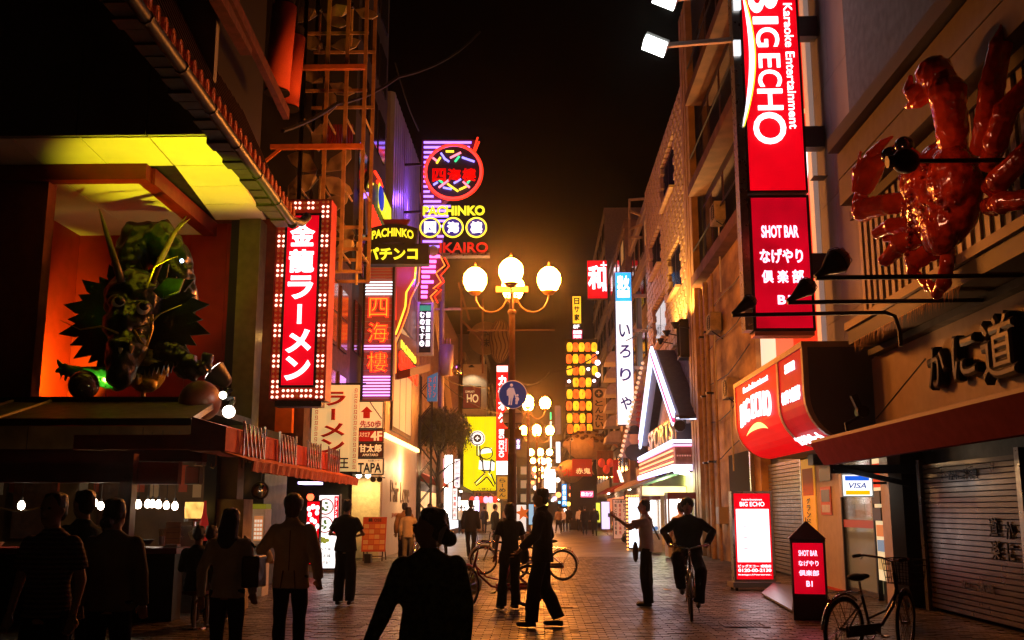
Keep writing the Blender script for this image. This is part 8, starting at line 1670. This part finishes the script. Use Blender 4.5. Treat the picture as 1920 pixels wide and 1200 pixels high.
sitp = dict(kL=(-.12, .42, .86), kR=(.12, .42, .86), aL=(-.12, .38, .46), aR=(.12, .38, .46), hL=(-.09, .02, .88), hR=(.09, .02, .88), eL=(-.24, .10, 1.16), wL=(-.15, .32, 1.12), eR=(.24, .10, 1.16), wR=(.15, .32, 1.12))
for lab, px, Y, tm_ in (('diner in dark clothes seated at the ramen counter beside the column', 375, 13.6, C_black), ('diner with a pale shirt seated just behind the long-haired woman', 398, 13.9, C_grey)):
    q = atY(px, Y); s_ = thing('bar_stool', 'round stool under the '+lab.split(' seated')[0]+' of the ramen counter', 'stool', (q.x, q.y, 0)); MB().lathe([(.17, .44), (.17, .48)], (q.x, q.y, 0), 14).build('seat', M_redbeam, s_)
    MB().tube([(q.x, q.y, 0), (q.x, q.y, .44)], .03, 8).lathe([(.16, 0), (.15, .02)], (q.x, q.y, 0), 12).build('stand', M_steel, s_)
    person(lab, V((q.x, q.y, -.36)), 0, 1.66, 'shirt', tm_, C_dark, 'short', pose=sitp, vox=.018, nod=.3)
# rider on the bicycle
def bicycle(label, loc, rz, fm, basket=True, lean_=0., steer=0., name='bicycle', det=True):
    """local x forward; wheels at x = -.53 and .53"""
    t = thing(name, label, 'bicycle', loc, rz=rz); t.rotation_euler = (lean_, 0, rz); R = .33
    for k, x in enumerate((-.53, .55)):
        c = V((x, 0, R)); a_ = steer if k else 0; u = V((math.cos(a_), math.sin(a_), 0))
        wh = bpy.data.objects.new('wheel', None); COL.objects.link(wh); wh.parent = t; BASE[wh.name] = V((0, 0, 0))
        MB().tube(ring(c, R-.018, u, (0, 0, 1), 36), .019, 8, closed=True).build('tyre', M_rubber, wh, local=True, smooth=True); MB().tube(ring(c, R-.045, u, (0, 0, 1), 36), .010, 6, closed=True).build('rim', M_chrome, wh, local=True, smooth=True)
        m = MB(); n_ = V((-u.y, u.x, 0))
        for j in range(24): a = 2*PI*j/24; p = c+u*math.cos(a)*(R-.045)+V((0, 0, math.sin(a)*(R-.045))); m.bar(c+n_*(.025 if j % 2 else -.025), p, .0035)
        m.tube([c-n_*.045, c+n_*.045], .020, 8); m.build('spokes', M_chrome, wh, local=True)
        m = MB(); pts = [c+u*math.cos(a)*(R+.020)+V((0, 0, math.sin(a)*(R+.020))) for a in [(PI*(.02+k_*.062) if k else PI*(.30+k_*.062)) for k_ in range(12)]]
        m.tube(pts, .024, 6, ell=.5); m.build('mudguard', M_chrome if not k else fm, t, local=True, smooth=True)
    hd = V((.38, 0, .78)); bb = V((-.08, 0, .29)); st = V((-.22, 0, .66)); fx = V((.55, 0, R))
    m = MB(); m.tube([V((.40, 0, .70)), V((.33, 0, .52)), V((.12, 0, .34)), bb], .019, 8); m.tube([bb, st], .016, 8); m.tube([V((.39, 0, .66)), V((.20, 0, .48)), bb+V((-.06, 0, .12))], .012, 8); m.tube([V((.36, 0, .86)), V((.42, 0, .64))], .021, 8)
    for a in (-1, 1): m.tube([bb, V((-.53, .05*a, R))], .010, 6); m.tube([st-V((0, 0, .08)), V((-.53, .05*a, R))], .009, 6)
    m.build('frame', fm, t, local=True, smooth=True)
    m = MB()
    for a in (-1, 1): m.tube([V((.42, .02*a, .64)), V((.44, .05*a, .60)), V((.55, .05*a, R))], .013, 6)
    m.build('fork', M_chrome, t, local=True, smooth=True)
    m = MB(); m.tube([V((.36, 0, .86)), V((.335, 0, .98))], .013, 8); m.tube([V((.08, -.28, 1.02)), V((.22, -.27, 1.03)), V((.335, -.12, 1.01)), V((.335, 0, .98)), V((.335, .12, 1.01)), V((.22, .27, 1.03)), V((.08, .28, 1.02))], .012, 8); m.build('handlebar', M_chrome, t, local=True, smooth=True)
    for a in (-1, 1): MB().tube([V((.05, .28*a, 1.02)), V((.17, .275*a, 1.028))], .018, 8).build('grip', M_rubber, t, local=True); MB().tube([V((.20, .26*a, 1.02)), V((.12, .24*a, .99))], .006, 5).build('brake_lever', M_chrome, t, local=True)
    m = MB(); m.ball(V((-.30, 0, .84)), (.12, .085, .04), 12, 8); m.ball(V((-.18, 0, .845)), (.11, .035, .03), 10, 6); blob(m, 'saddle', M_rubber, t, .012, 1, local=True); MB().tube([st, V((-.26, 0, .82))], .012, 8).build('seat_post', M_chrome, t, local=True)
    m = MB(); m.tube(ring(bb, .09, (1, 0, 0), (0, 0, 1), 18), .007, 5, closed=True); 
    for a, s_ in ((-.05, 1), (.05, -1)): m.bar(bb+V((0, a, 0)), bb+V((.15*s_, a, -.06*s_)), .016); m.box(bb.x+.15*s_-.04, bb.x+.15*s_+.04, a-.05 if a < 0 else a, a if a < 0 else a+.05, bb.z-.06*s_-.01, bb.z-.06*s_+.01)
    m.build('crank', M_chrome, t, local=True); MB().box(-.55, .02, -.055, -.040, .26, .37).build('chain_guard', fm, t, local=True)
    m = MB(); m.bar((-.53, .09, .33), (-.50, .14, .02), .014); m.build('kickstand', M_chrome, t, local=True)
    m = MB(); 
    for a in (-.06, .06): m.tube([V((-.30, a, .70)), V((-.72, a, .70)), V((-.53, a, R))], .006, 5)
    for k in range(4): m.bar((-.36-.1*k, -.06, .70), (-.36-.1*k, .06, .70), .008)
    m.build('carrier', M_chrome, t, local=True); MB().lathe([(.022, 0), (.02, .015)], (-.76, 0, .62), 8, 'x').build('reflector', mat('red_reflector', (.6, .02, .01), .15), t, local=True)
    if basket:
        bk = MB(); z0, z1 = .74, 1.0
        for z in (z0, .80, .87, .94, z1):
            f_ = .13+.04*(z-z0)/.26; w_ = .14+.03*(z-z0)/.26; m_ = [V((.56-f_, -w_, z)), V((.56+f_, -w_, z)), V((.56+f_, w_, z)), V((.56-f_, w_, z))]
            for i in range(4): bk.bar(m_[i], m_[(i+1) % 4], .005 if z < z1 else .010)
        for i in range(9): y_ = -.14+.28*i/8; bk.bar((.43, y_, z0), (.39, y_*1.2, z1), .004); bk.bar((.69, y_, z0), (.73, y_*1.2, z1), .004); bk.bar((.43, y_, z0), (.69, y_, z0), .004)
        for i in range(8): x = .43+.26*i/7; bk.bar((x, -.14, z0), (x, -.17, z1), .004); bk.bar((x, .14, z0), (x, .17, z1), .004)
        bk.build('basket', M_dark, t, local=True)
    MB().lathe([(.035, 0), (.05, .05), (.05, .055)], (.48, 0, .62), 10, 'x').build('headlight', M_chrome, t, local=True)
    return t
F_red = mat('red_bike_paint', (.35, .015, .02), .3, .2, coat=.5); F_blk = mat('black_bike_paint', (.02, .02, .02), .3, coat=.4); F_sil = mat('silver_bike_paint', (.4, .38, .36), .3, .7); F_brn = mat('brown_bike_paint', (.12, .04, .03), .35, .2)
bb = PZ(934, 1140, 0); bicycle('red city bicycle with chrome handlebars standing left of the woman in black', (bb.x, bb.y, 0), math.radians(206), F_red, False, steer=.5)
bb = PZ(1010, 1088, 0); bicycle('dark bicycle whose wheel shows right of the suited man', (bb.x, bb.y, 0), math.radians(172), F_brn, False, lean_=.06)
bb = PZ(948, 1080, 0); bicycle('silver bicycle parked behind the red one by the lamp post', (bb.x, bb.y+.6, 0), math.radians(186), F_sil, True, lean_=-.05)
bb = PY(1640, 960, 11.0); bicycle('black bicycle with basket standing in the dark by the pyramid lightbox', (bb.x-.05, 11.1, 0), math.radians(38), F_blk, True, lean_=.04, steer=.3)
m = MB(); p = PZ(925, 1075, 0); m.ball(V((p.x, 17.5, .30)), (.17, .14, .18), 10, 8); m.ball(V((p.x+.05, 17.5, .46)), (.06, .05, .08), 8, 6); tag(blob(m, 'shopping_bag', mat('pale_green_plastic', (.35, .42, .22), .4), None, .02, 2, .03, 11), 'pale green plastic bag on the ground beside the red bicycle', 'bag')
bb = at(1306, 1166); RB = bicycle('black bicycle ridden toward the viewer by the man in a loose dark shirt', (bb.x, bb.y+.55, 0), math.radians(-97), F_blk, False, lean_=0.)
person('man in a loose black shirt riding a bicycle toward the viewer', V((bb.x+.035, bb.y+.83, .0)), math.radians(173), 1.70, 'coat' if False else 'shirt', C_black, C_black, 'fluffy', pose=dict(hL=(-.09, 0, .92), hR=(.09, 0, .92), kL=(-.17, .34, .66), aL=(-.12, .26, .24), kR=(.17, .36, .86), aR=(.12, .22, .44), eL=(-.36, .20, 1.22), wL=(-.27, .42, 1.06), eR=(.36, .20, 1.22), wR=(.27, .42, 1.06)), lean=.30, nod=-.1, w=1.3, curl=(1.2, 1.2), vox=.013, bottom='wide')
m = MB()
# mid distance walkers
M1 = [('man in a tan jacket walking away along the white shopfront', 757, 1062, 4, 1.70, 'jacket', C_tan, C_black, 'short', walk2),
      ('dark-suited man walking away in the middle left of the street', 882, 1050, -8, 1.80, 'jacket', C_suit, C_suit, 'short', walk)]
for lab, px, py, rz, H, tp, a, b, hr, ps in M1: person(lab, at(px, py), math.radians(rz), H, tp, a, b, hr, pose=ps, vox=.016)
bq = at(777, 1066); bicycle('bicycle pushed along by the woman beside the tan-jacketed man', (bq.x+.1, bq.y+.2, 0), math.radians(88), F_blk, False); person('woman in a pale blouse pushing a bicycle beside the tan-jacketed man', V((bq.x-.22, bq.y+.3, 0)), 0, 1.58, 'shirt', C_cream, C_khaki, 'bob', pose=dict(eR=(.26, .1, 1.15), wR=(.2, .3, 1.02)), vox=.018)
F_ = [('man with slicked dark hair in a dark coat near the white shopfront corner', 806, 1046, 15, 1.70, 'coat', C_black, C_black, 'short', None, 31),
      ('pale-collared man in a dark jacket left of the walking dark-suited man', 828, 1040, -25, 1.72, 'jacket', C_black, C_black, 'short', walk2, 33),
      ('man in a yellow-lit white shirt by the white signboard', 864, 1002, 5, 1.72, 'shirt', C_cream, C_black, 'short', None, 0),
      ('man in a dark suit under the pink lanterns, walking away', 908, 1000, 0, 1.70, 'jacket', C_suit, C_suit, 'short', walk, 0),
      ('man in a dark suit turned right under the yellow billboard', 928, 1035, -60, 1.72, 'jacket', C_suit, C_suit, 'short', None, 0),
      ('left man of a dark-suited pair walking away on the right', 1097, 1004, 0, 1.72, 'jacket', C_suit, C_suit, 'short', walk2, 0),
      ('right man of a dark-suited pair walking away on the right', 1115, 1005, -3, 1.76, 'jacket', C_suit, C_suit, 'short', walk, 0),
      ('person in a white shirt walking just left of the dark-suited pair', 1087, 997, 3, 1.68, 'shirt', C_white, C_dark, 'short', walk, 0),
      ('woman in beige walking beside the tall menu board', 1143, 1003, 170, 1.60, 'coat', C_tan, C_cream, 'bob', walk2, 0),
      ('woman in a white top standing among the far walkers', 1055, 998, 150, 1.62, 'shirt', C_white, C_dark, 'long', None, 0),
      ('man in an open dark jacket coming toward the viewer far off', 1066, 997, 180, 1.74, 'jacket', C_black, C_dark, 'short', walk, 0),
      ('child-size person in tan among the far walkers', 1075, 992, 180, 1.50, 'tee', C_tan, C_dark, 'short', walk2, 0),
      ('dark-haired person in brown beside the woman in the white top', 1047, 1000, 20, 1.64, 'shirt', C_tan, C_dark, 'bob', walk, 0),
      ('person in white in the distance left of the lamp post', 948, 990, 0, 1.65, 'shirt', C_white, C_dark, 'short', walk, 0)]
for lab, px, py, rz, H, tp, a, b, hr, ps, Y in F_:
    person(lab, atY(px, Y) if Y else at(px, py), math.radians(rz), H, tp, a, b, hr, pose=ps, far=True, bottom='skirt' if 'beige' in lab else 'trousers')
person('man in a white shirt standing behind the bicycle rider, half hidden', atY(1277, 21.5), math.radians(15), 1.66, 'tee', C_white, C_dark, 'short', w=1.2, vox=.018)
# leaflets and litter on the street
for k, (px, py, lab) in enumerate(((1252, 1106, 'yellowish paper scrap on the paving between the two right men'), (1075, 1183, 'white paper scrap on the paving right of the suited man\'s rear shoe'), (1395, 1145, 'crumpled pale paper beside the ramp plate'))):
    p = at(px, py); m = MB(); m.add([p+V((-.09, -.03, .004)), p+V((.08, -.05, .012)), p+V((.10, .05, .006)), p+V((-.07, .06, .016))], [(0, 1, 2), (0, 2, 3)]); m.add([p+V((-.05, -.05, .02)), p+V((.05, -.02, .03)), p+V((.02, .05, .018))], [(0, 1, 2)]); tag(m.build('paper_scrap', mat('scrap_paper', (.7, .62, .42), .8)), lab, 'litter')
# ------------------------------------------------------------------ haze: the lit night air
HAZE = .0006
hz = MB().box(-75, 75, -14, 424, -1.5, 40).build('haze', bpy.data.materials.new('night_air')); hz['kind'] = 'stuff'
hm_ = hz.data.materials[0]; hm_.use_nodes = True; t_ = hm_.node_tree; t_.nodes.clear(); o_ = t_.nodes.new('ShaderNodeOutputMaterial'); pv_ = t_.nodes.new('ShaderNodeVolumePrincipled')
pv_.inputs['Color'].default_value = (.9, .88, .85, 1); pv_.inputs['Density'].default_value = HAZE; pv_.inputs['Anisotropy'].default_value = .95; t_.links.new(pv_.outputs[0], o_.inputs['Volume'])
bpy.data.scenes.remove(_ts)
